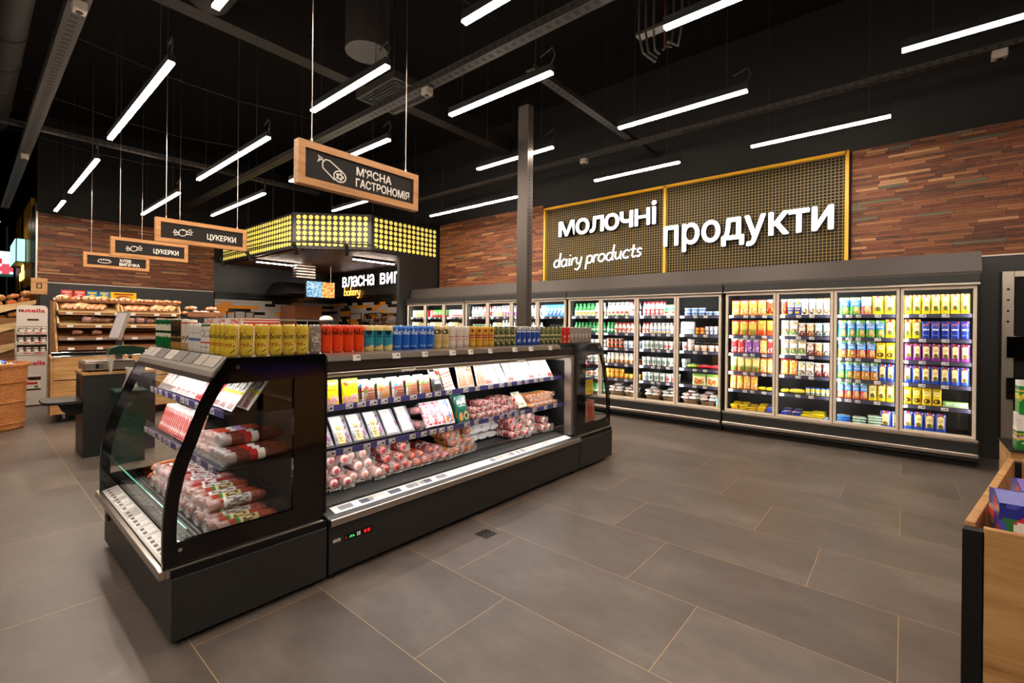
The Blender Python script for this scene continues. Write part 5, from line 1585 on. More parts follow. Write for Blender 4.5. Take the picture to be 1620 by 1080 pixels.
def lean(p, x, y, z, ang, desc, group, rz=PI / 2, jitter=.03):
    th = max(v.co.y for v in p.me.vertices)
    a = -ang + rnd.uniform(-jitter, jitter)
    return p.put((x, y, z + .0015 + th * math.sin(-a)), (a, 0, rz + rnd.uniform(-.02, .02)), desc, group)
# middle tier
Z2 = .6665
TRAY = pouch('meat_tray', 'tray', .1245, .215, .022, art('3a3a40', ('r', .06, .05, .94, .97, '8c8c94'), ('spk', .1, .1, .9, .9, ['a0a0a8', '6a3038', '8a5a60', 'c0bcc0'], .5, 9), ('r', .08, .52, .72, .96, 'f2efec'), ('r', .2, .06, .62, .62, 'eccf86'), ('t', .3, .14, .5, .56, '7a5a2a'), ('e', .8, .3, .12, .12, '7a2a6a'), ('r', .06, .02, .94, .05, '2a2a30')), 18, 30)
TRAYW = pouch('meat_tray', 'tray', .1245, .215, .022, art('3a3a40', ('r', .06, .05, .94, .97, '9a9aa0'), ('r', .1, .1, .76, .97, 'f4f1ee'), ('t', .2, .2, .6, .9, 'e4c8c0'), ('e', .86, .4, .1, .1, '7a2a6a')), 18, 30)
for i in range(6):
    lean(TRAY if i < 4 else TRAYW, -2.715, 1.445 + i * .126, Z2, .62, f'{ORD[i]} black meat tray with {"cream label" if i < 4 else "white card"} from the near end, middle tier', 'meat trays on the middle tier')
PB = pouch('sausage_bag', 'bag', .12, .2, .06, art('f0e4e4', ('spk', .02, .02, .98, .98, ['e8809a', 'd83a6a', 'f6f0f0', 'e8b8c4'], .75, 10), ('spk', .1, .05, .9, .5, ['c83a40'], .25, 8)), 18, 26)
BB = pouch('sausage_bag', 'bag', .12, .2, .06, art('f2eef0', ('spk', .35, .02, .65, .98, ['3a5ac8', '6a88d8', 'f2f2f6'], .8, 12), ('e', .3, .2, .12, .14, 'd88a4a'), ('e', .75, .25, .12, .18, 'd8854a'), ('e', .78, .7, .14, .08, 'e8d0d0')), 18, 26)
SP = S['pinkfilm'][0]
for i in range(2):
    for l in range(2): SP.put((-3.02, 2.16 + i * .06, Z2 + .002 + l * .052), (0, -.25 * l, .12), f'pink sausage in loose film, {("nearer", "farther")[i]} {("lower", "upper")[l]} one beside the trays', 'pink sausages beside the meat trays')
for i in range(2):
    lean(PB, -2.70, 2.28 + i * .085, Z2, .5, f'white and pink sausage bag, {("nearer", "farther")[i]} of two on the middle tier', 'pink sausage bags')
lean(BB, -2.70, 2.45, Z2, .4, 'white sausage bag with blue script strip on the middle tier', None)
GP = pouch('sausage_pack', 'pack', .13, .22, .02, art('0f4a3c', ('r', .05, .03, .95, .97, '14584a'), ('e', .3, .22, .18, .16, 'b8905a'), ('e', .74, .24, .2, .16, 'c8b878'), ('e', .74, .24, .12, .09, '1a3a2e'), ('t', .14, .68, .9, .82, 'e8f0ec'), ('r', .3, .5, .7, .56, '1f7a5a'), ('e', .78, .86, .1, .06, 'd8a0a8'), ('t', .2, .6, .8, .64, 'c8dcd0')), 22, 34)
lean(GP, -2.69, 2.60, Z2, .33, 'dark green sausage pack with white script on the middle tier', None)
lean(GP, -2.78, 2.64, Z2, .3, 'dark green sausage pack standing behind the front one', None)
def shelf_pile(k, y0, y1, layers, z, where, xe):
    global DECK
    d0, DECK = DECK, z
    pile(k, y0, y1, layers, where, xe, jit=.012)
    DECK = d0
shelf_pile('small', 2.70, 3.12, 3, Z2, 'middle tier nearer run', -2.68)
shelf_pile('redspot', 3.13, 3.34, 2, Z2, 'middle tier', -2.72)
CHB = pouch('sausage_bag', 'bag', .13, .18, .05, art('e4dcc0', ('d', .3, .55, .5, 'f2eee0'), ('spk', .05, .05, .95, .95, ['c8b888', 'f0ead8', '5a4a3a'], .35, 9)), 14, 18)
lean(CHB, -2.72, 3.40, Z2, .7, 'beige sausage bag between red rolls and orange sausages', None)
shelf_pile('or', 3.47, 3.9, 3, Z2, 'far end of middle tier', -2.68)
# upper tier
Z3 = .9365
YB = pouch('frankfurter_tray', 'tray', .118, .165, .035, art('f2cc14', ('r', .04, .03, .96, .42, 'd8a08c'), ('spk', .05, .04, .95, .4, ['e8b8a4', 'c88a70', 'e0a890'], .7, 6), ('e', .5, .42, .46, .12, 'f2cc14'), ('r', .6, .02, .97, .14, 'f2cc14'), ('e', .24, .82, .14, .1, 'd02a1c'), ('t', .14, .81, .34, .84, 'f0d8c8'), ('t', .22, .58, .82, .66, 'b88a10'), ('e', .58, .3, .12, .1, 'f0b8b0'), ('e', .74, .3, .12, .1, 'f0b8b0'), ('e', .66, .2, .14, .12, 'f0b8b0'), ('t', .52, .22, .8, .28, 'c06a70')), 24, 34)
for i in range(2):
    lean(YB, -2.69, 1.46 + i * .135, Z3, .12, f'yellow frankfurter tray with pink heart, {("nearest the end case", "second from the end case")[i]}', 'yellow frankfurter trays on upper tier')
TR = {}
for k, (c1, c2, c3) in enumerate((('8a3a2a', 'c83a2a', '4a7a3a'), ('b87a3a', 'e0b050', 'd8642a'), ('8a3a30', '4a9ad0', 'd84a3a'), ('b05030', '8ab04a', 'e0783a'), ('b45434', '6ab04a', 'd86a3a'))):
    TR[k] = pouch('kebab_tray', 'tray', .1, .14, .04, art('e0d8d0', ('r', .03, .02, .97, .66, '9a8478'), ('r', .2, .06, .97, .14, c1), ('r', .24, .19, .97, .27, c1), ('r', .28, .32, .95, .40, c1), ('r', .34, .45, .9, .53, c1), ('e', .2, .5, .14, .1, c3), ('e', .3, .64, .12, .08, c2), ('d', .42, .52, .9, c2), ('r', 0, .80, 1, 1, 'f0ece8'), ('t', .3, .84, .9, .92, 'a89890'), ('spk', .4, .58, .95, .76, [c3, 'c8b8ac', c2, '4a2a20'], .6, 16)), 20, 26)
nm = ['dark red kebab tray', 'golden sausage tray', 'red sausage tray with blue spot', 'orange brown sausage tray', 'grill sausage tray with green print']
for i in range(5):
    lean(TR[i], -2.70, 1.735 + i * .118, Z3, .15, f'{nm[i]} on the upper tier after the yellow trays', None)
    lean(TR[(i + 2) % 5], -2.77, 1.735 + i * .118, Z3, .15, f'{nm[(i + 2) % 5]} in the rear row, {ORD[i]} from the near end, upper tier', None)
DK = pouch('snack_pack', 'pack', .105, .2, .03, art('1e1c1c', ('r', 0, .55, 1, 1, 'e8e0dc'), ('e', .7, .72, .22, .1, 'd84a3a'), ('r', 0, .5, 1, .58, 'd8cc2a'), ('t', .2, .3, .8, .42, 'e8e4e0'), ('e', .3, .84, .24, .06, '2a2828')), 18, 28)
lean(DK, -2.71, 2.345, Z3, .45, 'black and white snack pack with yellow stripe on the upper tier', None)
OW = pouch('sausage_pack', 'pack', .11, .19, .02, art('efe8e2', *[('d', a, a + .055, .12, 'd8683a') for a in (.1, .24, .38, .52, .66)], ('r', 0, .9, 1, 1, 'f6f2ee')), 18, 30)
lean(OW, -2.705, 2.46, Z3, .5, 'white pack with five orange sausages across on the upper tier', None)
LO = pouch('sausage_pack', 'pack', .11, .2, .03, art('ecd9c4', *[('r', a, .12, a + .1, .78, 'd87c4a') for a in (.12, .28, .44, .60, .76)], ('t', .1, .8, .9, .9, '9a6a4a'), ('r', 0, 0, 1, .06, 'e0c8a8')), 20, 26)
for i in range(3): lean(LO, -2.70 - (i == 1) * .03, 2.60 + i * .105, Z3, .3, f'beige pack of long orange sausages, {ORD[i]} from near end, upper tier', 'beige sausage packs on upper tier')
WP = pouch('sliced_meat_pack', 'pack', .098, .22, .022, art('f2ebe8', ('spk', .1, .08, .9, .3, ['e8a8a0', 'e08a80', 'f0d0c8'], .6, 9), ('t', .15, .5, .85, .62, 'e8c4bc'), ('e', .3, .35, .14, .06, 'f0c8a0')), 16, 24)
WPR = pouch('sliced_meat_pack', 'pack', .098, .22, .022, art('f4eeea', ('r', .1, .06, .9, .2, 'e0706a'), ('t', .15, .4, .85, .5, 'e8b8b0')), 16, 24)
for i in range(10):
    lean(WP if i % 3 else WPR, -2.70, 2.90 + i * .1, Z3, .55, f'white sliced meat pack, {ORD[i]} of the white run from near end, upper tier', 'white sliced meat packs on upper tier')

# ---------------- near end case
ZU, ZL = .9985, .7285
RW = pouch('smoked_snack_pack', 'pack', .094, .23, .02, art('f0e8e4', ('r', .1, .1, .9, .9, 'f4eeea'), ('e', .5, .68, .32, .22, 'd87a76'), ('e', .5, .68, .24, .15, 'f0e4e0'), ('t', .16, .1, .84, .34, 'c83a38'), ('t', .2, .62, .8, .74, 'c86a66'), ('r', 0, .94, 1, 1, 'e0b8b4')), 16, 28)
RR = pouch('smoked_snack_pack', 'pack', .094, .23, .02, art('c81c22', ('r', 0, .6, 1, 1, 'f0e6e2'), ('t', .14, .14, .86, .52, 'e8a8a4'), ('t', .2, .76, .8, .88, '3a2a2a'), ('e', .8, .92, .3, .1, 'c81c22')), 16, 28)
BWK = pouch('smoked_snack_pack', 'pack', .094, .23, .02, art('e8e0de', ('r', .1, .04, .9, .42, 'b87a78'), ('spk', .1, .04, .9, .42, ['d8b0ac', '9a4a4a', 'e8d8d4'], .6, 9), ('e', .5, .62, .4, .14, '201e1e'), ('e', .5, .6, .24, .09, 'e8e4e2'), ('e', .6, .84, .14, .1, 'd8624a'), ('r', 0, .4, 1, .45, 'd8c82a')), 16, 28)
seq = [('f', 0)] * 3 + [('w', 0)] * 5 + [('r', 0)] * 3 + [('b', 0)] * 3
FK = pouch('smoked_snack_pack', 'pack', .1, .2, .012, art('b8aaa0', ('spk', .1, .1, .9, .9, ['d8d0c8', '8a5a48', 'c8bcb0', 'a08478'], .6, 8)), 12, 18)
for i, (k, _) in enumerate(seq):
    p, d = {'w': (RW, 'white and rose snack pack'), 'r': (RR, 'red and white snack pack'), 'b': (BWK, 'white snack pack with black panel'), 'f': (FK, 'dull clear snack pack')}[k]
    x = -3.86 + i * .0965
    lean(p, x, .865, ZU, .62, f'{d} leaning on end case top shelf, {ORD[i]} from the aisle side', 'snack packs on end case top shelf', 0)
    lean(p, x + .02, .935, ZU, .62, f'{d} in second row of end case top shelf, {ORD[i]} from aisle side', 'snack packs behind on end case top shelf', 0)
ST = pouch('dried_meat_strip', 'pack', .07, .2, .014, art('b84a48', ('spk', .05, .05, .95, .95, ['d88a84', 'e8d0cc', 'a83a3a', 'c86a62'], .6, 9), ('r', 0, .9, 1, 1, 'f0e8e6')), 12, 24)
for i in range(18):
    lean(ST, -3.80 + i * .037, .87, ZL, .75, f'thin red dried meat pack, {ORD[i]} from aisle side, end case lower shelf', 'dried meat packs on end case lower shelf', .95, .01)
def yroll(k, x, yf, z, lab, grp, rz=0.):
    p, d = S[k]
    L = max(v.co.x for v in p.me.vertices)
    # end toward -Y at yf
    return p.put((x + math.sin(rz) * -L, yf + L, z), (0, 0, -PI / 2 + rz), lab, grp)
for i in range(9):
    k = 'whlab' if i < 2 else 'salor' if i < 5 else 'salami'
    yroll(k, -3.13 + i * .0665, .845, ZL + .002, f'{S[k][1]}, {ORD[i]} from the dried meat, end case lower shelf', 'sausages on end case lower shelf')
for i in range(5):
    k = 'salor' if i < 3 else 'salami'
    yroll(k, -3.03 + i * .068, .875, ZL + .062, f'upper {S[k][1]}, {ORD[i]} from the dried meat, end case lower shelf', 'upper sausages on end case lower shelf', .03)
ks = ['ring', 'ring', 'whlab', 'whlab', 'pinkfilm', 'pinkfilm', 'darkred', 'pinkfilm', 'whlab', 'pinkfilm', 'darkred', 'whlab', 'cgreen', 'whlab', 'cgreen', 'whlab', 'cgreen', 'cgreen']
for i, k in enumerate(ks):
    x = -3.81 + i * .0725
    yroll(k, x, .79 + (i % 2) * .02, DECK + .001, f'{S[k][1]}, {ORD[i]} from the aisle side, end case deck', 'sausages on the end case deck', rnd.uniform(-.03, .03))
    if i < 15:
        k2 = ks[(i + 1) % len(ks)]
        yroll(k2, x + .036, .80 + (i % 3) * .012, DECK + .063, f'upper {S[k2][1]}, {ORD[i]} from the aisle side, end case deck', 'upper sausages on the end case deck', rnd.uniform(-.05, .05))
for i, x in enumerate((-3.86, -3.32, -2.94, -2.70, -2.54)):
    b = MB('acrylic')
    pts = [(.77, DECK + .001), (1.27, DECK + .001), (1.27, DECK + .12), (.86, DECK + .12)] + [(.86 + .08 * math.sin(-a), DECK + .04 + .08 * math.cos(a)) for a in (.3, .6, .9, 1.2, 1.5)]
    b.prism(pts, 'x', x - .0018, x + .0018)
    tag(b.build('deck_divider'), f'clear rounded deck divider in the end case, {ORD[i]} from the aisle side', 'divider', 'clear dividers in the end case')
# ---------------- far end case
RBG = flat_pack('snack_bag', 'bag', .2, .2, .08, art('d0202c', ('spk', .05, .05, .95, .95, ['f0e4e4', 'd8404a', 'b0101c'], .5, 7)), wob=.2)
for i in range(4):
    RBG.put((-2.68 - (i % 2) * .24, 4.27, .9985 + (i // 2) * .083), .1, f'red and white snack bag, {("lower", "upper")[i // 2]} {("near", "inner")[i % 2]} one, far end case', 'red snack bags in the far end case')
YCN = carton('gift_carton', 'carton', .3, .19, .2, art('eab812', ('r', 0, .84, 1, 1, '2f5aa8'), ('d', .25, .5, .5, 'f4d040'), ('t', .1, .5, .9, .7, 'c88a10')), top='f0cc30')
YCN.put((-2.7, 4.28, .729), PI, 'large yellow carton on the middle shelf of far end case')
STR = pouch('striped_pack', 'pack', .09, .26, .03, art('d8543a', *[('r', a, .0, a + .08, 1, 'f0b89a') for a in (.1, .34, .58, .82)], ('spk', 0, .88, 1, 1, ['f4e4dc', 'd8543a'], .6, 9)), 14, 16)
for i in range(9):
    lean(STR, -2.585 - (i % 3) * .1, 4.17 + (i // 3) * .125, DECK, .12, f'red striped pack, {ORD[i // 3]} row, {ORD[i % 3]} from the side glass, far end case', 'red striped packs in far end case', PI)

# ------------------------------------------------------------------ bread aisle
BREAD = {
 'bun': (flat_pack('bread_bag', 'bread', .17, .15, .085, art('b8622a', ('spk', .02, .02, .98, .98, ['d88a40', '8a4218', 'e8b070', 'f0e4d8', 'c87830'], .75, 7)), 26, 20, 'print_film', .25), 'bagged brown rolls'),
 'org': (flat_pack('bread_bag', 'bread', .18, .15, .08, art('e2682a', ('spk', .02, .02, .98, .98, ['f08a40', 'c84a20', 'f0c8a0', 'd8a070'], .7, 7)), 26, 20, 'print_film', .25), 'orange bread bag'),
 'lf': (flat_pack('bread_bag', 'bread', .24, .13, .11, art('d09048', ('spk', .02, .02, .98, .98, ['e8b878', 'b06a28', 'f0dcc0', 'c8843c'], .7, 7)), 26, 20, 'print_film', .15), 'golden loaf in clear bag'),
 'bl': (flat_pack('bread_bag', 'bread', .16, .13, .12, art('c8843c', ('r', 0, .5, 1, 1, '2a56a8'), ('spk', .02, .02, .98, .98, ['3a6ac0', 'e8d8c0', 'a86428', '2a4a98'], .5, 7)), 26, 20, 'print_film', .2), 'bread loaf in blue bag'),
 'dk': (flat_pack('bread_bag', 'bread', .18, .13, .1, art('4a2a1a', ('spk', .02, .02, .98, .98, ['6a3a20', '2a1a12', '8a5a38'], .6, 7)), 26, 20, 'print_film', .2), 'dark rye loaf in bag'),
 'pk': (flat_pack('bread_bag', 'bread', .16, .14, .1, art('c8a094', ('spk', .02, .02, .98, .98, ['e4ccc0', 'a87468', 'd8b4a4', '8a5a50'], .75, 7)), 26, 20, 'print_film', .3), 'pale bag of pretzels'),
}
def caster(t, x, y):
    b = MB('rubber', 'steel_brushed')
    b.cyl((x - .012, y, .05), (x + .012, y, .05), .05, 16); b.m = 1
    b.box(x - .03, x + .03, y - .02, y + .02, .101, .12); b.box(x - .02, x - .014, y - .015, y + .015, .05, .101); b.box(x + .014, x + .02, y - .015, y + .015, .05, .101)
    b.build('caster', t)
RX0, RXB = -9.12, -10.2
RY = [.80, 1.63, 2.46]
TIER = [(1.60, -9.62), (1.405, -9.54), (1.215, -9.46), (1.07, -9.40)]
t = thing('bread_rack', 'wide wooden bread rack with sloped trays facing the meat island', 'bread rack', (0, 0, 0))
for i, y in enumerate(RY):
    b = MB('oak_y')
    b.prism([(RX0, .12), (RX0, .93), (-9.38, .97), (-9.40, .12)], 'y', y - .012, y + .012)
    y2 = max(y, .88)
    b.prism([(-9.401, .12), (-9.381, .97), (-9.75, 1.5), (-9.80, 1.745), (RXB, 1.745), (RXB, .12)], 'y', y2 - .012, y2 + .012)
    b.build('side_panel', t)
b = MB('rack_wood'); b.box(RXB + .001, -9.80, .893, RY[2] - .013, 1.75, 1.776); b.build('top_board', t)
b = MB('rack_wood'); b.box(RXB - .02, RXB, .868, RY[2] + .012, .12, 1.78); b.build('back_panel', t)
for k in range(2):
    ya, yb = RY[k] + .013, RY[k + 1] - .013
    for z0, z1 in ((.13, .60), (.615, .93)):
        b = MB('oak_y', 'black_paint'); b.box(RX0 - .02, RX0, ya, yb, z0, z1, .003); b.m = 1; b.box(RX0 - .5, RX0 - .021, ya, yb, z0, z0 + .012); b.build('drawer', t)
    b = MB('black_paint', 'chrome'); b.box(-9.36, RX0 - .03, ya, yb, .90, .925); b.box(-9.375, -9.361, ya, yb, .90, .985); b.m = 1
    b.cyl((RX0 - .01, ya, .945), (RX0 - .01, yb, .945), .011, 8); b.cyl((-9.34, ya, .99), (-9.34, yb, .99), .012, 8); b.build('bin', t)
    ya = max(ya, .893)
    for ti, (zf, xf) in enumerate(TIER):
        b = MB('tray_wood' if ti < 2 else 'rack_wood', 'steel_brushed')
        dz = .15 if ti == 0 else .1
        xb = xf - (.5 if ti == 0 else .42)
        b.prism([(xf, zf - .05), (xf, zf + .012), (xf - .018, zf + .012), (xf - .018, zf - .02), (xb, zf - .02 + dz), (xb, zf + .02 + dz + (.05 if ti == 0 else 0)), (xb - .015, zf + .02 + dz + (.05 if ti == 0 else 0)), (xb - .015, zf - .05 + dz * .8)], 'y', ya + .003, yb - .003)
        if ti < 2:
            for yy in (ya + .003, yb - .018):
                b.prism([(xf, zf - .05), (xf, zf + .01), (xf - .06, zf + .085), (xf - .2, zf + .13), (xb, zf + .06 + dz), (xb, zf - .04 + dz)], 'y', yy, yy + .015)
        tr = b.build('tray', t)
        b = MB('steel_brushed' if ti == 2 else 'rack_wood'); b.box(xf, xf + .004, ya + .01, yb - .01, zf - .042, zf - .012); rl = b.build('ticket_rail', tr)
        b = MB('white_paint')
        for yy in (ya + .1, ya + .42, ya + .66):
            b = MB('white_paint'); b.box(xf + .0041, xf + .006, yy, yy + .07, zf - .044, zf - .008); b.build('price_card', tr)
for x in (RX0 - .14, RXB + .1):
    for y in (RY[0] + .14, RY[1], RY[2] - .12): caster(t, x, y)
b = MB('black_paint'); b.box(RXB, RX0 - .03, .9, RY[2], .1205, .129); b.build('floor_panel', t)
def bread(k, x, y, z, lab, grp, rx=None):
    p, d = BREAD[k]
    return p.put((x, y, z), (rnd.uniform(-.05, .05), 0, PI / 2 + rnd.uniform(-.3, .3)) if rx == 0 else (.26, 0, PI / 2 + rnd.uniform(-.12, .12)), f'{d}, {lab}', grp, .7)
def trayfill(bay, ti, seqs, rows=3):
    zf, xf = TIER[ti]
    dz = .15 if ti == 0 else .1
    ya, yb = max(RY[bay] + .085, .97), RY[bay + 1] - .105
    n = len(seqs)
    for i, k in enumerate(seqs):
        if k == '-': continue
        for r in range(rows):
            f = .095 + r * .115
            bread(k, xf - f, ya + (yb - ya) * (i + .25 + .5 * (r % 2)) / n, zf + .012 + dz * (f - .02) / (.5 if ti == 0 else .42), f'{ORD[i]} column row {ORD[r]}, {("top", "second", "third")[ti]} tray, {("aisle", "island")[bay]} side bay of rack', f'breads in the {("top", "second", "third")[ti]} tray')
trayfill(0, 0, ['bun', 'bun', 'lf', 'bun', 'org', 'bun', '-'], 4)
trayfill(1, 0, ['org', 'org', 'org', '-', 'lf', 'bun', 'lf'], 4)
trayfill(0, 1, ['-', '-', 'bl', 'dk', 'dk'], 2)
trayfill(1, 1, ['bl', 'bl', 'dk', 'bl', '-'], 2)
trayfill(0, 2, ['-', 'dk', '-', 'dk', '-'], 1)
for i in range(6): bread(('lf', 'bun', 'lf')[i % 3], -9.97, .99 + i * .15, 1.777, f'{ORD[i]} on rack top before the cereal boxes', 'breads on the rack top', 0)
for i in range(9): bread('org' if i % 3 else 'bun', -9.93 - (i % 2) * .16, 1.93 + (i // 2) * .13, 1.777, f'{ORD[i]} on rack top beside the cereal boxes', 'orange bags on the rack top', 0)
BOX = [('d8504a', 'f0b8b0'), ('d8504a', 'f0b8b0'), ('3a8ac8', 'f0d850'), ('3a8ac8', 'f0d850'), ('f0cc1c', 'a8482a')]
for i, (c1, c2) in enumerate(BOX):
    w = .13 if i < 4 else .34
    bp = carton('cereal_box', 'box', w, .17, .06, art(c1, ('e', .5, .4, .3, .25, c2), ('r', .1, .75, .9, .9, c2), ('e', .62, .35, .14, .14, '8a3a2a')))
    bp.put((-10.155, (1.05, 1.2, 1.35, 1.5, 1.75)[i], 1.779), PI / 2, ('first red box from the aisle on the bread rack top', 'second red box from the aisle on the bread rack top', 'blue and yellow box nearest the red ones on bread rack', 'blue and yellow box nearest the wide yellow one on bread rack', 'wide yellow cookie box on the bread rack top')[i])
# dark table with pretzels next to the rack
t = thing('bread_table', 'dark open bread table beyond the wooden rack', 'table', (-9.9, 2.78, 0))
b = MB('black_paint'); b.box(-.45, .4, -.28, .28, 1.56, 1.59, .004); b.build('top', t)
b = MB('rack_wood'); b.box(.4, .42, -.28, .28, 1.55, 1.64); b.build('front_lip', t)
for x in (-.4, .35):
    for y in (-.24, .24):
        b = MB('black_paint'); b.box(x - .02, x + .02, y - .02, y + .02, 0, 1.56); b.build('leg', t)
b = MB('black_paint'); b.box(-.42, .38, -.26, .26, .8, .82); b.build('shelf', t)
for i in range(10):
    bread('pk' if i % 5 > 1 else 'org', -9.62 - (i % 2) * .18, 2.56 + (i // 2) * .105, 1.592 + (i % 3 == 0) * .08, f'{ORD[i]} on the dark bread table', 'bags on the dark bread table', 0)

# rack seen from its end, beyond the chocolate stand
t = thing('bread_rack', 'wooden bread rack seen end on at the edge of view behind the wicker basket', 'bread rack', (0, 0, 0))
for x in (-12.02, -14.3):
    b = MB('rack_wood'); b.box(x - .02, x, .3, .86, .04, 1.5); b.build('side_panel', t)
b = MB('rack_wood'); b.box(-14.3, -12.0, .86, .88, .04, 2.0); b.build('back_panel', t)
for i, z in enumerate((1.66, 1.32, .96, .6)):
    b = MB('tray_wood')
    for x in (-12.0, -14.32):
        b.prism([(.12, z - .02), (.84, z + .17), (.84, z + .10), (.3, z - .12), (.12, z - .12)], 'x', x, x + .018)
    b.prism([(.12, z - .12), (.12, z - .03), (.14, z - .03), (.14, z - .09), (.84, z + .12), (.84, z + .10)], 'x', -14.30, -12.0)
    b.build('tray', t)
    for j in range(12):
        k = ('lf', 'lf', 'org', 'bun', 'lf')[(i + j) % 5]
        BREAD[k][0].put((-12.17 - (j // 4) * .22, .24 + (j % 4) * .16, z - .09 + (.1 + (j % 4) * .16) * .3 + .045), (.29, 0, rnd.uniform(-.08, .08)), f'{BREAD[k][1]}, {("first", "second", "third")[j // 4]} column {ORD[j % 4]} row, {ORD[i]} tray of end rack', f'breads on tray {ORD[i]} of the end rack', .85)
    for j in range(8):
        k = ('org', 'lf', 'bun', 'lf')[(i + j) % 4]
        BREAD[k][0].put((-12.18 - (j // 4) * .23, .27 + (j % 4) * .155, z - .09 + (.13 + (j % 4) * .155) * .3 + .15), (.29, 0, rnd.uniform(-.2, .2)), f'upper {BREAD[k][1]}, {("first", "second")[j // 4]} column {ORD[j % 4]} row, {ORD[i]} tray of end rack', f'upper breads on tray {ORD[i]} of the end rack', .9)
b = MB('oak_y', 'letter_black'); b.box(-11.86, -11.82, .76, .97, 1.93, 2.22, .004); b.m = 1
b.frame([(.83, 2.03), (.90, 2.03), (.90, 2.13), (.83, 2.13)], [(.845, 2.045), (.885, 2.045), (.885, 2.115), (.845, 2.115)], 'x', -11.8195, -11.819)
b.m = 0
wp = b.build('wooden_plaque'); tag(wp, 'small wooden plaque with dark printed emblem above the end bread rack', 'plaque')
b = MB('black_paint'); b.box(-11.85, -11.83, .85, .88, 0, 1.93); b.build('post', wp)

# chocolate spread stand
t = thing('display_stand', 'white cardboard display stand with red lettering and jars', 'display stand', (-11.3, .75, 0))
b = MB('card_white')
mat('card_white', 'e0d6cc', .6)
hw = .185
b.box(-.3, -.29, -hw, hw, 0, 1.35)
for s in (-1, 1): b.prism([(-.29, .02), (-.0, .02), (-.0, .95), (-.08, 1.38), (-.29, 1.38)], 'y', s * hw - .006, s * hw + .006)
b.build('body', t)
b = MB('card_white', 'letter_black')
b.prism([(-hw, 1.36), (hw, 1.36), (hw, 1.66), (hw - .02, 1.70), (hw - .05, 1.715), (-hw + .05, 1.715), (-hw + .02, 1.70), (-hw, 1.66)], 'x', -.02, 0)
b.m = 1; b.box(.0002, .001, -.06, .075, 1.455, 1.485); b.build('header', t)
mat('brand_red', 'd01420', .5)
b = MB('letter_black')
letter(b, 'n', .036, lambda u, v, w: (.001 + w, -.155 + u, 1.60 + v), .003, 0, .062)
b.build('header_lettering', t); b = MB('brand_red'); letter(b, 'utella', .26, lambda u, v, w: (.001 + w, -.113 + u, 1.60 + v), .003, 0, .062); b.build('header_lettering', t)
b = MB('card_white'); b.box(-.02, 0, -hw, hw, .02, .88); b.build('front_panel', t)
b = MB('brand_red'); letter(b, 'nutella', .3, lambda u, v, w: (.001 + w, -.14 + u, .70 + v), .003, 0, .075); b.build('panel_lettering', t)
b = MB('print_film')
for col, a, c, z0, z1 in (('e8e4de', -.07, .09, .50, .54), ('3a1c12', -.09, .11, .44, .50), ('3a1c12', -.09, .11, .27, .30), ('f0e8e0', -.09, .11, .30, .44), ('c81c20', -.06, .07, .37, .41), ('4a9a3a', .03, .08, .31, .35)):
    b.col = C(col); b.box(.0003 + z0 * .001, .001 + z0 * .001, a, c, z0, z1)
b.build('jar_picture', t)
for z in (1.29, 1.12, .95):
    b = MB('card_white', 'brand_red'); b.box(-.29, .01, -hw + .007, hw - .007, z - .05, z - .042); b.box(.0, .01, -hw + .007, hw - .007, z - .07, z - .02); b.m = 1
    b.box(.0101, .0106, -.1, -.04, z - .053, z - .036); b.box(.0101, .0106, .03, .12, z - .053, z - .036); b.build('shelf', t)
jar = round_pack('spread_jar', 'jar', [(0, 0), (.034, 0), (.036, .01), (.036, .06), (.03, .072), (0, .072)], art('3a1a10', ('r', 0, .2, 1, .78, 'f0e8e0'), ('t', .15, .45, .85, .65, 'c81c20'), ('e', .7, .36, .16, .12, '4a9a3a')), 14, [lathe_part('lid', [(0, .0725), (.033, .0725), (.033, .092), (0, .092)], 'f0ece6')])
for r, z in enumerate((1.29, 1.12, .95)):
    for c in range(4):
        jar.put((-11.345, .75 - .132 + c * .088, z - .0415), 0, f'spread jar with white lid, {ORD[c]} from the aisle, {("top", "middle", "lowest")[r]} shelf of white stand', 'spread jars on the white stand')

# wicker basket with sweets
b = MB('wicker')
b.lathe(fine([(0, .01), (.36, .01), (.375, .0), (.38, .12), (.395, .45), (.41, .82), (.43, .84), (.44, .87), (.42, .885), (.395, .87), (.385, .5), (.36, .03), (0, .03)], .03), 48)
for z in (.08, .36, .62):
    b.lathe([(.372 + z * .05, z), (.392 + z * .05, z + .012), (.374 + z * .05, z + .024)], 48, caps=False)
bk = b.build('wicker_basket', None, (-9.28, .17, 0)); tag(bk, 'tall round wicker basket heaped with wrapped sweets at the edge of view', 'basket')
b = MB('interior_dark'); b.lathe([(0, .74), (.382, .74), (.382, .76), (0, .765)], 24); b.build('liner', bk)
cols = [('1f7a3a', 'f0f0e8'), ('f4f0ea', '3aa0d8'), ('2a4ac0', 'f4e8a0'), ('e8b040', 'd84a3a'), ('f4f0ea', 'e8d050'), ('0f5a30', 'd83a3a'), ('f0ece4', '2a3a98'), ('3ab0d8', 'f4f0ea')]
cprotos = [flat_pack('candy_bag', 'candy', .2, .11, .07, art(c1, ('spk', .02, .02, .98, .98, [c2, c1, c2], .55, 6)), 26, 20, 'print_film', .3) for c1, c2 in cols]
desc = ['green and white', 'white and sky blue', 'royal blue and cream', 'amber and red', 'white and yellow', 'dark green and red', 'white and navy', 'sky blue and white']
for i in range(13):
    a = i * .785 + (.4 if i >= 8 else 0)
    r = .27 if i < 8 else .13 if i < 12 else 0
    cprotos[i % 8].put((-9.28 + r * math.cos(a), .17 + r * math.sin(a), .80 + (.045 if i >= 8 else 0) + (.04 if i == 12 else 0)), (rnd.uniform(-.08, .08), rnd.uniform(-.08, .08), a + PI / 2), f'{desc[i % 8]} wrapped candy bag, {("upper", "lower")[i // 8]} one in the tall wicker basket', 'candy bags in the wicker basket')

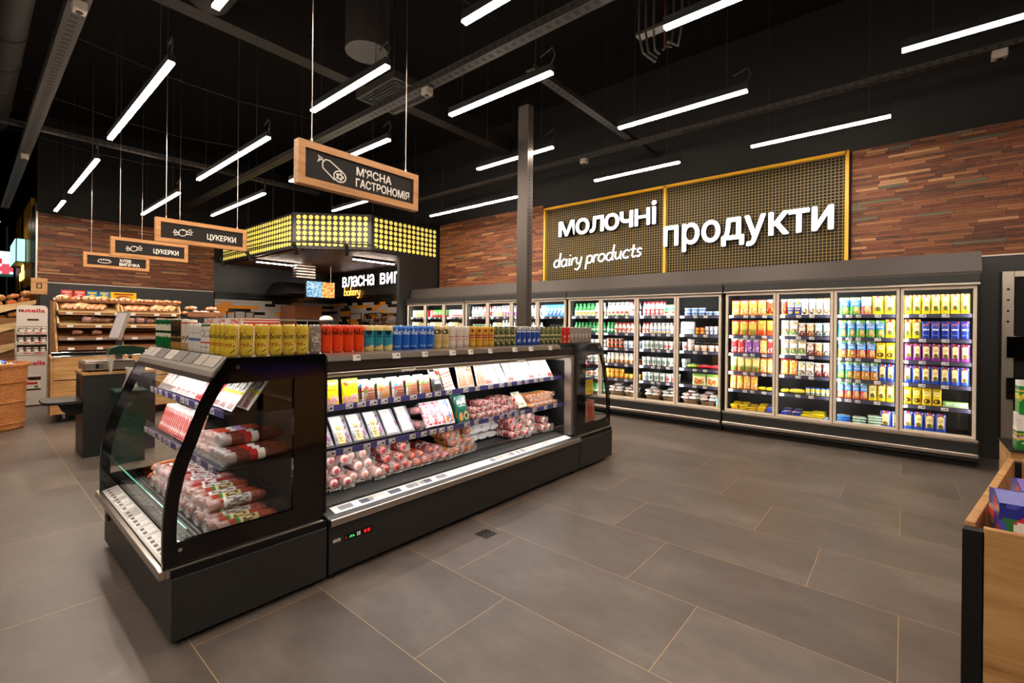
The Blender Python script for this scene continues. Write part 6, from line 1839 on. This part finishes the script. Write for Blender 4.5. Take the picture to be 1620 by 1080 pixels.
# weighing point
t = thing('scale_pedestal', 'dark self service scale pedestal with oak top and side shelf', 'pedestal', (-6.87, 1.1, 0))
b = MB('graphite', 'black_paint'); b.box(-.25, .25, -.28, .34, .0, .875, .004); b.m = 1; b.box(-.2, -.02, -.283, -.2801, .62, .80); b.build('cabinet', t)
b = MB('oak_y'); b.box(-.26, .26, -.29, .35, .876, .905, .004); b.build('top', t)
b = MB('graphite')
b.prism([(-.24, -.285), (-.24, -.50), (-.21, -.55), (-.15, -.58), (.15, -.58), (.21, -.55), (.24, -.50), (.24, -.285)], 'z', .585, .612); b.build('shelf', t)
b = MB('graphite'); b.prism([(-.285, .584), (-.285, .44), (-.33, .435), (-.38, .45), (-.42, .49), (-.44, .54), (-.48, .584)], 'x', -.03, .03); b.build('bracket', t)
t = thing('weighing_scale', 'steel weighing scale with tilted screen on the dark pedestal', 'scale', (-6.85, 1.08, .906))
b = MB('steel_brushed', 'letter_black'); b.box(-.2, .2, -.25, .2, .02, .10, .006); b.m = 1
b.box(.2001, .201, -.16, -.13, .035, .085)
for k in range(4): b.box(.2001, .201, -.11 , -.10, .035 + k * .013, .042 + k * .013)
b.build('body', t)
b = MB('steel'); b.box(-.19, .19, -.24, .19, .108, .116, .003); b.build('platter', t)
for x in (-.15, .15):
    for y in (-.2, .15):
        b = MB('rubber'); b.cyl((x, y, 0), (x, y, .02), .016, 8); b.build('foot', t)
b = MB('dark_steel'); b.box(-.16, -.12, .06, .12, .1165, .36); b.build('mast', t)
b = MB('sensor_grey', 'screen_dim'); 
mat('screen_dim', 'b8b0b0', .2, emis='c8b4b0', estr=.25)
b.T = Matrix.Translation((-.13, .09, .5)) @ Matrix.Rotation(-1.12, 4, 'Z') @ Matrix.Rotation(-.32, 4, 'Y')
b.box(-.02, .015, -.085, .085, -.17, .17, .005); b.m = 1; b.box(.0151, .0156, -.072, .072, -.15, .15); b.T = None
b.build('screen', t)
t = thing('bag_dispenser', 'dark green bag dispenser with hanging white bags behind the end case', 'dispenser', (-6.55, 1.15, .906))
b = MB('green_plastic'); b.box(-.03, .03, .14, .17, 0, .26); b.build('post', t)
b = MB('green_plastic'); b.prism([(-.13, .26), (-.15, .22), (-.15, .19), (.16, .19), (.16, .26), (.05, .285), (-.06, .285)], 'x', -.07, .07); b.build('housing', t)
b = MB('chrome'); b.cyl((.0701, .03, .16), (.08, .03, .16), .018, 10); b.build('knob', t)
b = MB('film_white'); b.lathe([(.012, -.02), (.02, .06), (.028, .13), (.03, .185)], 10, 0, -.12); b.build('bag_roll', t)
b = MB('film_white')
b.lathe([(.06, -.24), (.062, -.16), (.035, -.06), (.03, 0), (.045, .05)], 12, .09, .03, sy=1.1); b.build('loose_bag', t)
t = thing('waste_bin', 'dark green waste bin standing behind the curved end case', 'bin', (-6.2, 1.12, 0))
b = MB('green_plastic'); b.prism([(-.1, .0), (.1, .0), (.125, .72), (-.125, .72)], 'y', -.12, .12); b.build('body', t)
b = MB('green_plastic'); b.box(-.14, .14, -.135, .135, .721, .75, .008); b.build('lid', t)

# ------------------------------------------------------------------ bakery
FP = [(-14.78, 4.72), (-10.47, 4.74), (-9.25, 5.96), (-9.25, 7.94)]
t = thing('bakery_canopy', 'dark faceted bakery canopy covered in glowing yellow dots', 'canopy', (0, 0, 0))
CZ0, CZ1 = 3.14, 3.945
for i in range(3):
    p, q = Vector((*FP[i], 0)), Vector((*FP[i + 1], 0))
    d = (q - p); L = d.length; d.normalize()
    nrm = Vector((d.y, -d.x, 0))
    b = MB('graphite')
    T = Matrix((d, -nrm, Vector((0, 0, 1)))).transposed().to_4x4(); T.translation = p
    b.T = T
    b.box(.002, L - .002, .0, .05, CZ0, CZ1)
    fa = b.build('fascia', t)
    b = MB('dot_yellow'); b.T = T
    m0 = .06
    nc = int((L - 2 * m0) / .1275)
    for c in range(nc):
        for r in range(6):
            x = m0 + (L - 2 * m0) * (c + .5) / nc
            z = CZ0 + .055 + (CZ1 - CZ0 - .09) * (r + .5) / 6
            ring = [(x + .049 * math.cos(a * PI / 7), z + .049 * math.sin(a * PI / 7)) for a in range(14)]
            b.add([(u, -.004, w) for u, w in ring] + [(u, -.0005, w) for u, w in ring], [list(range(14))] + [(a, (a + 1) % 14, 14 + (a + 1) % 14, 14 + a) for a in range(14)])
    b.build('light_dots', fa)
for x, y in ((-13, 4.74), (-11.5, 4.74), (-10.47, 4.76), (-9.9, 5.35), (-9.26, 6.0), (-9.27, 7.2)):
    b = MB('dark_steel'); b.cyl((x, y, CZ1), (x, y, 6.08), .006, 6); b.build('hanger_rod', t)
t = thing('track_light', 'black curved spotlight track along the bakery canopy foot', 'track light', (0, 0, 0))
b = MB('black_paint'); b.tube([(-14.7, 4.42, 3.24), (-12.4, 4.42, 3.24), (-10.75, 4.45, 3.24), (-10.35, 4.53, 3.24), (-9.85, 4.95, 3.24), (-9.0, 5.75, 3.2), (-8.93, 5.9, 3.17)], .016, 8); b.build('rail', t)
for x, y, dx, dy in ((-14.0, 4.42, .1, .3), (-12.2, 4.42, .1, .3), (-10.2, 4.65, -.2, .3), (-9.35, 5.41, -.3, .2)):
    b = MB('black_paint'); b.cyl((x, y, 3.2), (x + dx * .3, y + dy * .3, 2.98), .042, 14); b.cyl((x, y, 3.24), (x, y, 3.17), .012, 8); b.build('spot_head', t)
    area('spot_light', (x + dx * .32, y + dy * .32, 2.96), (dx, dy, -.75), .05, .05, 9, WARM, t, 90)
t = thing('bakery_sign', 'glowing white and orange bakery lettering on the dark bakery wall', 'sign', (0, 0, 0))
glow_text(t, 'lettering', [('власна', -13.78, -12.02, 2.64, .41)], WY - .10, .06, .010)
glow_text(t, 'lettering', [('випічка', -11.70, -9.62, 2.64, .41)], WY - .10, .06, .010)
b = MB('neon_orange')
st, w = strokes('bakery', .17, .12)
for s in st: b.tube([(-13.75 + p[0] * .95 / w, WY - .07, 2.37 + p[1] * .9) for p in s], .012, 6)
b.build('script_lettering', t)
for x0, x1, y, lab in ((-10.35, -10.3, 6.75, 'under the slats near the bakery pier'), (-12.9, -12.85, 5.5, 'under the slats before the hood')):
    t = thing('linear_lamp', 'short glowing linear lamp ' + lab, 'lamp', ((x0 + x1) / 2, y, 3.04), 0, 'linear lamps in the bakery')
    b = MB('black_paint'); b.box(-.03, .03, -.6, .6, .02, .075); b.build('housing', t)
    b = MB('lamp_glow2')
    if 'lamp_glow2' not in MATS: mat('lamp_glow2', 'ffffff', .5, emis=WARM, estr=60)
    b.box(-.025, .025, -.59, .59, 0, .0195); b.build('diffuser', t)
t = thing('menu_screen', 'hanging screen with blue and orange picture before the hood', 'screen', (-12.5, 6.46, 2.42))
colmat_screen = D.materials.new('screen_picture'); colmat_screen.use_nodes = True
nt = colmat_screen.node_tree; a = nt.nodes.new('ShaderNodeVertexColor'); a.layer_name = 'Col'
nt.links.new(a.outputs[0], nt.nodes['Principled BSDF'].inputs['Emission Color']); nt.nodes['Principled BSDF'].inputs['Emission Strength'].default_value = 1.3
nt.nodes['Principled BSDF'].inputs['Base Color'].default_value = (.02, .02, .02, 1)
MATS['screen_picture'] = colmat_screen
b = MB('black_paint'); b.box(-.03, 0, -.44, .44, -.26, .24, .004); b.build('casing', t)
scr = art('7ab8d8', ('spk', 0, 0, .55, 1, ['d8ecf4', '4a90b8', 'a0d0e4', '2a6a90'], .8, 30), ('r', .55, 0, 1, 1, 'f0a030'), ('spk', .55, 0, 1, 1, ['f8d060', 'e06a10', 'f8e8a0', 'c84a08'], .8, 30))
b = MB('screen_picture'); b.grid(60, 24, lambda u, v: (.001, -.41 + .82 * u, -.22 + .43 * v), scr, False); b.build('picture', t)
for s in (-1, 1):
    b = MB('steel'); b.cyl((-.015, s * .3, .24), (-.015, s * .3, .70), .008, 6); b.build('hanger', t)
b = MB('black_paint'); b.add([(-14.75, 5.85, 2.30), (-12.9, 5.85, 2.30), (-12.9, 7.2, 2.30), (-14.75, 7.2, 2.30), (-14.75, 6.1, 2.7), (-14.2, 6.1, 2.7), (-14.2, 6.9, 2.7), (-14.75, 6.9, 2.7)], [(0, 1, 2, 3), (7, 6, 5, 4), (0, 4, 5, 1), (1, 5, 6, 2), (2, 6, 7, 3), (3, 7, 4, 0)])
tag(b.build('extractor_hood'), 'large black tapering extractor hood over the bakery ovens', 'hood')
t = thing('vent_louver', 'hanging steel louver box with bright slats under bakery slats', 'louver', (-12.4, 5.95, 2.86))
b = MB('steel')
for k in range(5): b.box(-.08, .08, -.26, .26, -.17 + k * .075, -.13 + k * .075)
b.build('slats', t)
b = MB('dark_steel'); b.box(-.1, -.081, -.27, .27, -.18, .2); b.build('casing', t)
for s in (-1, 1):
    b = MB('steel'); b.cyl((-.09, s * .2, .2), (-.09, s * .12, .27), .005, 6); b.build('hanger', t)
t = thing('bakery_oven', 'copper coloured bakery oven below the black hood', 'oven', (-14.0, 6.62, 0))
mat('copper_panel', '8a5534', .4, .6)
b = MB('copper_panel'); b.box(-.45, .45, -.42, .42, .02, 1.98, .01); b.build('body', t)
b = MB('gloss_black'); b.box(.451, .47, -.34, .34, 1.15, 1.6, .006); b.build('door', t)
b = MB('steel'); b.cyl((.51, -.3, 1.12), (.51, .3, 1.12), .014, 8); b.box(.451, .51, -.29, -.27, 1.11, 1.13); b.box(.451, .51, .27, .29, 1.11, 1.13); b.build('handle', t)
def trolley(x, y, label, n):
    t = thing('tray_trolley', label, 'trolley', (x, y, 0))
    b = MB('dark_steel')
    for sx in (-.3, .3):
        for sy in (-.24, .24): b.box(sx - .014, sx + .014, sy - .014, sy + .014, .1, 1.78)
    for sy in (-.24, .24): b.box(-.286, .286, sy - .012, sy + .012, 1.75, 1.78); b.box(-.286, .286, sy - .012, sy + .012, .1, .13)
    b.build('frame', t)
    for i in range(8):
        b = MB('dark_steel'); b.box(-.28, .28, -.226, .226, .3 + i * .18, .315 + i * .18); b.build('tray', t)
    for sx in (-.28, .28):
        for sy in (-.22, .22):
            b = MB('rubber'); b.cyl((sx, sy - .012, .05), (sx, sy + .012, .05), .048, 12); b.box(sx - .01, sx + .01, sy - .01, sy + .01, .05, .1); b.build('caster', t)
    for i in range(n):
        BREAD['dk'][0].put((x - .16 + (i % 3) * .16, y - .08, 1.396 + .18 * (i // 3)), (0, 0, PI / 2), f'brown loaf, {ORD[i % 3]} on {("upper", "top")[i // 3 % 2]} tray of the trolley by {"the pier" if x > -13 else "the tiled wall"}', 'loaves on the bakery trolleys')
trolley(-11.1, 7.55, 'dark tray trolley with loaves against the tiled wall near the pier', 6)
trolley(-14.35, 5.05, 'dark tray trolley against the tiled wall beside the pretzels', 0)
trolley(-12.1, 7.55, 'dark tray trolley between the oven and the loaf trolley', 0)
t = thing('bakery_counter', 'steel bakery counter with upper rail behind the cans', 'counter', (-11.6, 5.55, 0))
b = MB('graphite'); b.box(-.3, .3, -.7, .7, 0, .9, .004); b.build('cabinet', t)
b = MB('steel_brushed'); b.box(-.33, .33, -.73, .73, .901, .94, .004); b.build('worktop', t)
for y in (-.68, 0, .68):
    b = MB('steel'); b.cyl((.2, y, .94), (.2, y, 1.52), .012, 8); b.build('upright', t)
b = MB('steel'); b.cyl((.2, -.7, 1.53), (.2, .7, 1.53), .014, 8); b.box(.05, .35, -.7, .7, 1.545, 1.553); b.build('upper_rail', t)
b = MB('white_paint'); b.lathe([(0, 0), (.17, 0), (.18, .02), (.15, .07), (.08, .11), (0, .12)], 20, sx=.8); tag(b.build('dish_cover', None, (-11.4, 6.05, 1.5535)), 'white oval dish cover on the bakery counter rail', 'dish cover')

# ------------------------------------------------------------------ far side passage
b = MB('black_paint', 'sign_lit'); mat('sign_lit', 'c8f0e8', .4, emis='a8e8e0', estr=1.6)
b.box(-18.9, -16.9, .82, .995, 2.92, 3.52); b.m = 1; b.box(-18.88, -16.92, .812, .819, 2.94, 3.5); b.box(-16.899, -16.89, .84, .98, 2.94, 3.5)
tag(b.build('light_box_sign'), 'pale glowing box sign on the yellow passage wall', 'sign')
mat('neon_yellow', 'ffd870', .4, emis=(1, .6, .1), estr=5)
b = MB('neon_yellow'); b.box(-18.8, -17.4, .985, .998, 2.55, 2.75); b.box(-18.1, -17.6, .985, .998, 2.7501, 2.92); tag(b.build('neon_sign'), 'warm yellow neon shape below the pale box sign', 'sign')
b = MB('screen_picture'); b.grid(8, 10, lambda u, v: (-21.8, .35 + .66 * u, 2.85 + .8 * v), art('e8e4e4', ('e', .3, .6, .3, .2, 'c83040'), ('e', .75, .3, .25, .2, 'd85060'), ('r', 0, 0, 1, .08, '1a4a3a')), False)
b.m = 0
pb = b.build('poster_light_box'); tag(pb, 'lit white and red poster hanging at the far left passage', 'poster')
b = MB('black_paint'); b.box(-21.85, -21.803, .33, 1.03, 2.83, 3.67); b.build('casing', pb)
b = MB('dark_steel'); b.cyl((-21.83, .68, 3.67), (-21.83, .68, 6.1), .01, 6); b.build('hanger', pb)
for i, (x, y) in enumerate(((-17.2, .38), (-17.2, .52))):
    t = thing('pendant_spot', f'tiny bright pendant spot in the far passage, {("nearer the frame edge", "nearer the yellow wall")[i]}', 'lamp', (x, y, 3.9), 0, 'pendant spots in the passage')
    b = MB('black_paint'); b.cyl((0, 0, .01), (0, 0, .14), .05, 12); b.cyl((0, 0, .14), (0, 0, 2.19), .006, 6); b.build('housing', t)
    b = MB('lamp_glow2'); b.cyl((0, 0, 0), (0, 0, .0099), .045, 12); b.build('bulb', t)

# ------------------------------------------------------------------ promotional bin and gift bags by the door
def P2(z, pts): return [(x, y, z) for x, y in pts]
t = thing('promotion_bin', 'oak sided promotion bin with black corner posts in the near corner', 'bin', (0, 0, 0))
Q = [(.16, 2.02), (.40, 3.22), (1.25, 3.08), (1.06, 2.03)]
def panel(p, q, z0, z1, th, m, name):
    p, q = Vector((*p, 0)), Vector((*q, 0))
    d = q - p; L = d.length; d.normalize()
    n = Vector((-d.y, d.x, 0))
    b = MB(m); T = Matrix((d, n, Vector((0, 0, 1)))).transposed().to_4x4(); T.translation = p; b.T = T
    b.box(.034, L - .034, -.012, th - .012, z0, z1, .002)
    return b.build(name, t)
for i in range(4): panel(Q[i], Q[(i + 1) % 4], .04, .85, .024, 'oak', 'side_board')
for i in range(4):
    p = Vector((*Q[i], 0))
    a1 = (Vector((*Q[(i + 1) % 4], 0)) - p).normalized(); a2 = (Vector((*Q[i - 1], 0)) - p).normalized()
    b = MB('black_paint', 'dark_steel')
    b.prism([tuple((p + a1 * u + a2 * v)[:2]) for u, v in ((-.012, -.012), (.032, -.012), (.032, .032), (-.012, .032))], 'z', 0, .836)
    b.m = 1
    for z in (.78, .5, .2):
        c = p + a2 * (-.0125) + a1 * .008 + Vector((0, 0, z)); b.cyl(c, c - a2 * .002, .005, 8)
    b.build('corner_post', t)
b = MB('oak'); b.prism([(.20, 2.06), (1.02, 2.06), (1.2, 3.04), (.43, 3.17)], 'z', .57, .59); b.build('inner_floor', t)
def gift_art(face=True):
    ls = [('spk', 0, 0, 1, 1, ['2a2f8a', '4a52b8', '23286e'], .5, 10), ('d', .55, .6, .4, 'c8a83a'), ('d', .5, .54, -.3, 'c8a83a'), ('spk', 0, .62, 1, .86, ['2f7a3a', '2f7a3a', '2a2f8a'], .6, 7), ('e', .25, .8, .14, .1, 'd82a2a'), ('e', .8, .66, .16, .12, 'd82a2a'), ('e', .55, .95, .14, .08, 'e0402a')]
    if face: ls += [('e', .24, .82, .15, .075, 'd83030'), ('e', .24, .785, .15, .075, 'f0e8e0'), ('e', .38, .84, .03, .03, 'f4ecec'), ('e', .20, .80, .018, .015, '1a1418'), ('e', .30, .795, .018, .015, '1a1418'), ('e', .25, .77, .025, .014, 'e0802a')]
    return art('2c3190', *ls)
gp = carton('gift_box', 'gift box', .34, .33, .185, gift_art(), lambda u, v: gift_art(False)(u, v), top='343aa0', nu=44, nv=44, gable=.02)
gq = carton('gift_box', 'gift box', .34, .33, .185, gift_art(False), lambda u, v: gift_art(False)(u, v), top='5a3aa8', nu=36, nv=36, gable=.02)
for i in range(4):
    for j in range(2):
        (gp if (i + j) % 2 == 0 else gq).put((.40 + i * .075 + j * .36, 2.17 + i * .2, .5905), .02, f'blue festive gift box with {"snowy face" if (i + j) % 2 == 0 else "red berries"}, {ORD[i]} row {("door side", "far side")[j]} of oak bin', 'festive gift boxes in the oak bin')
t = thing('display_plinth', 'oak display plinth behind the promotion bin', 'plinth', (.95, 5.0, 0))
b = MB('oak'); b.box(-.36, .36, -.2, .3, 0, .60, .004); b.build('cabinet', t)
b = MB('black_paint'); b.box(-.37, .37, -.21, .31, .601, .61, .002); b.build('top', t)
def gift_bag(name, c1, c2, c3, w=.2, h=.24):
    pa = art(c1, ('spk', 0, .1, 1, .6, [c2, c1, c3, c1], .5, 7), ('d', .4, .46, .4, 'd8c040'), ('d', .7, .75, -.3, 'd8c040'), ('e', .4, .3, .12, .1, 'd83a2a'), ('r', 0, .86, 1, 1, c3))
    hd = MB('green_cord'); 
    if 'green_cord' not in MATS: mat('green_cord', '1f8a3a', .5)
    hd.tube([(-.06, 0, h)] + [(-.06 + .12 * k / 8, 0, h + .075 * math.sin(PI * k / 8)) for k in range(1, 8)] + [(.06, 0, h)], .009, 6)
    p = carton(name, 'gift bag', w, h, .09, pa, nu=16, nv=18, parts=[('handle', hd.mesh('handle'))])
    return p
gb1 = gift_bag('gift_bag', '1f8a3a', 'e0d040', 'f0f0e8'); gb2 = gift_bag('gift_bag', 'e8e4e0', 'd8a0a0', 'f4f0ec', .2, .10); gb3 = gift_bag('gift_bag', '2f7a3a', 'e8a0b0', 'f0e8e8', .2, .16)
gb3.parts = ()
gb3.put((.72, 4.9, .611), .1, 'white and green patterned gift bag, lowest of the pile by the door')
b3 = carton('gift_packet', 'gift box', .2, .1, .09, art('ece6e2', ('spk', 0, 0, 1, 1, ['e0d4d0', 'f4f0ec'], .5, 8)))
b3.put((.72, 4.9, .772), .05, 'plain white gift packet between the two festive gift bags')
gb1.put((.73, 4.9, .863), .1, 'bright green festive gift bag with loop handle topping the pile')
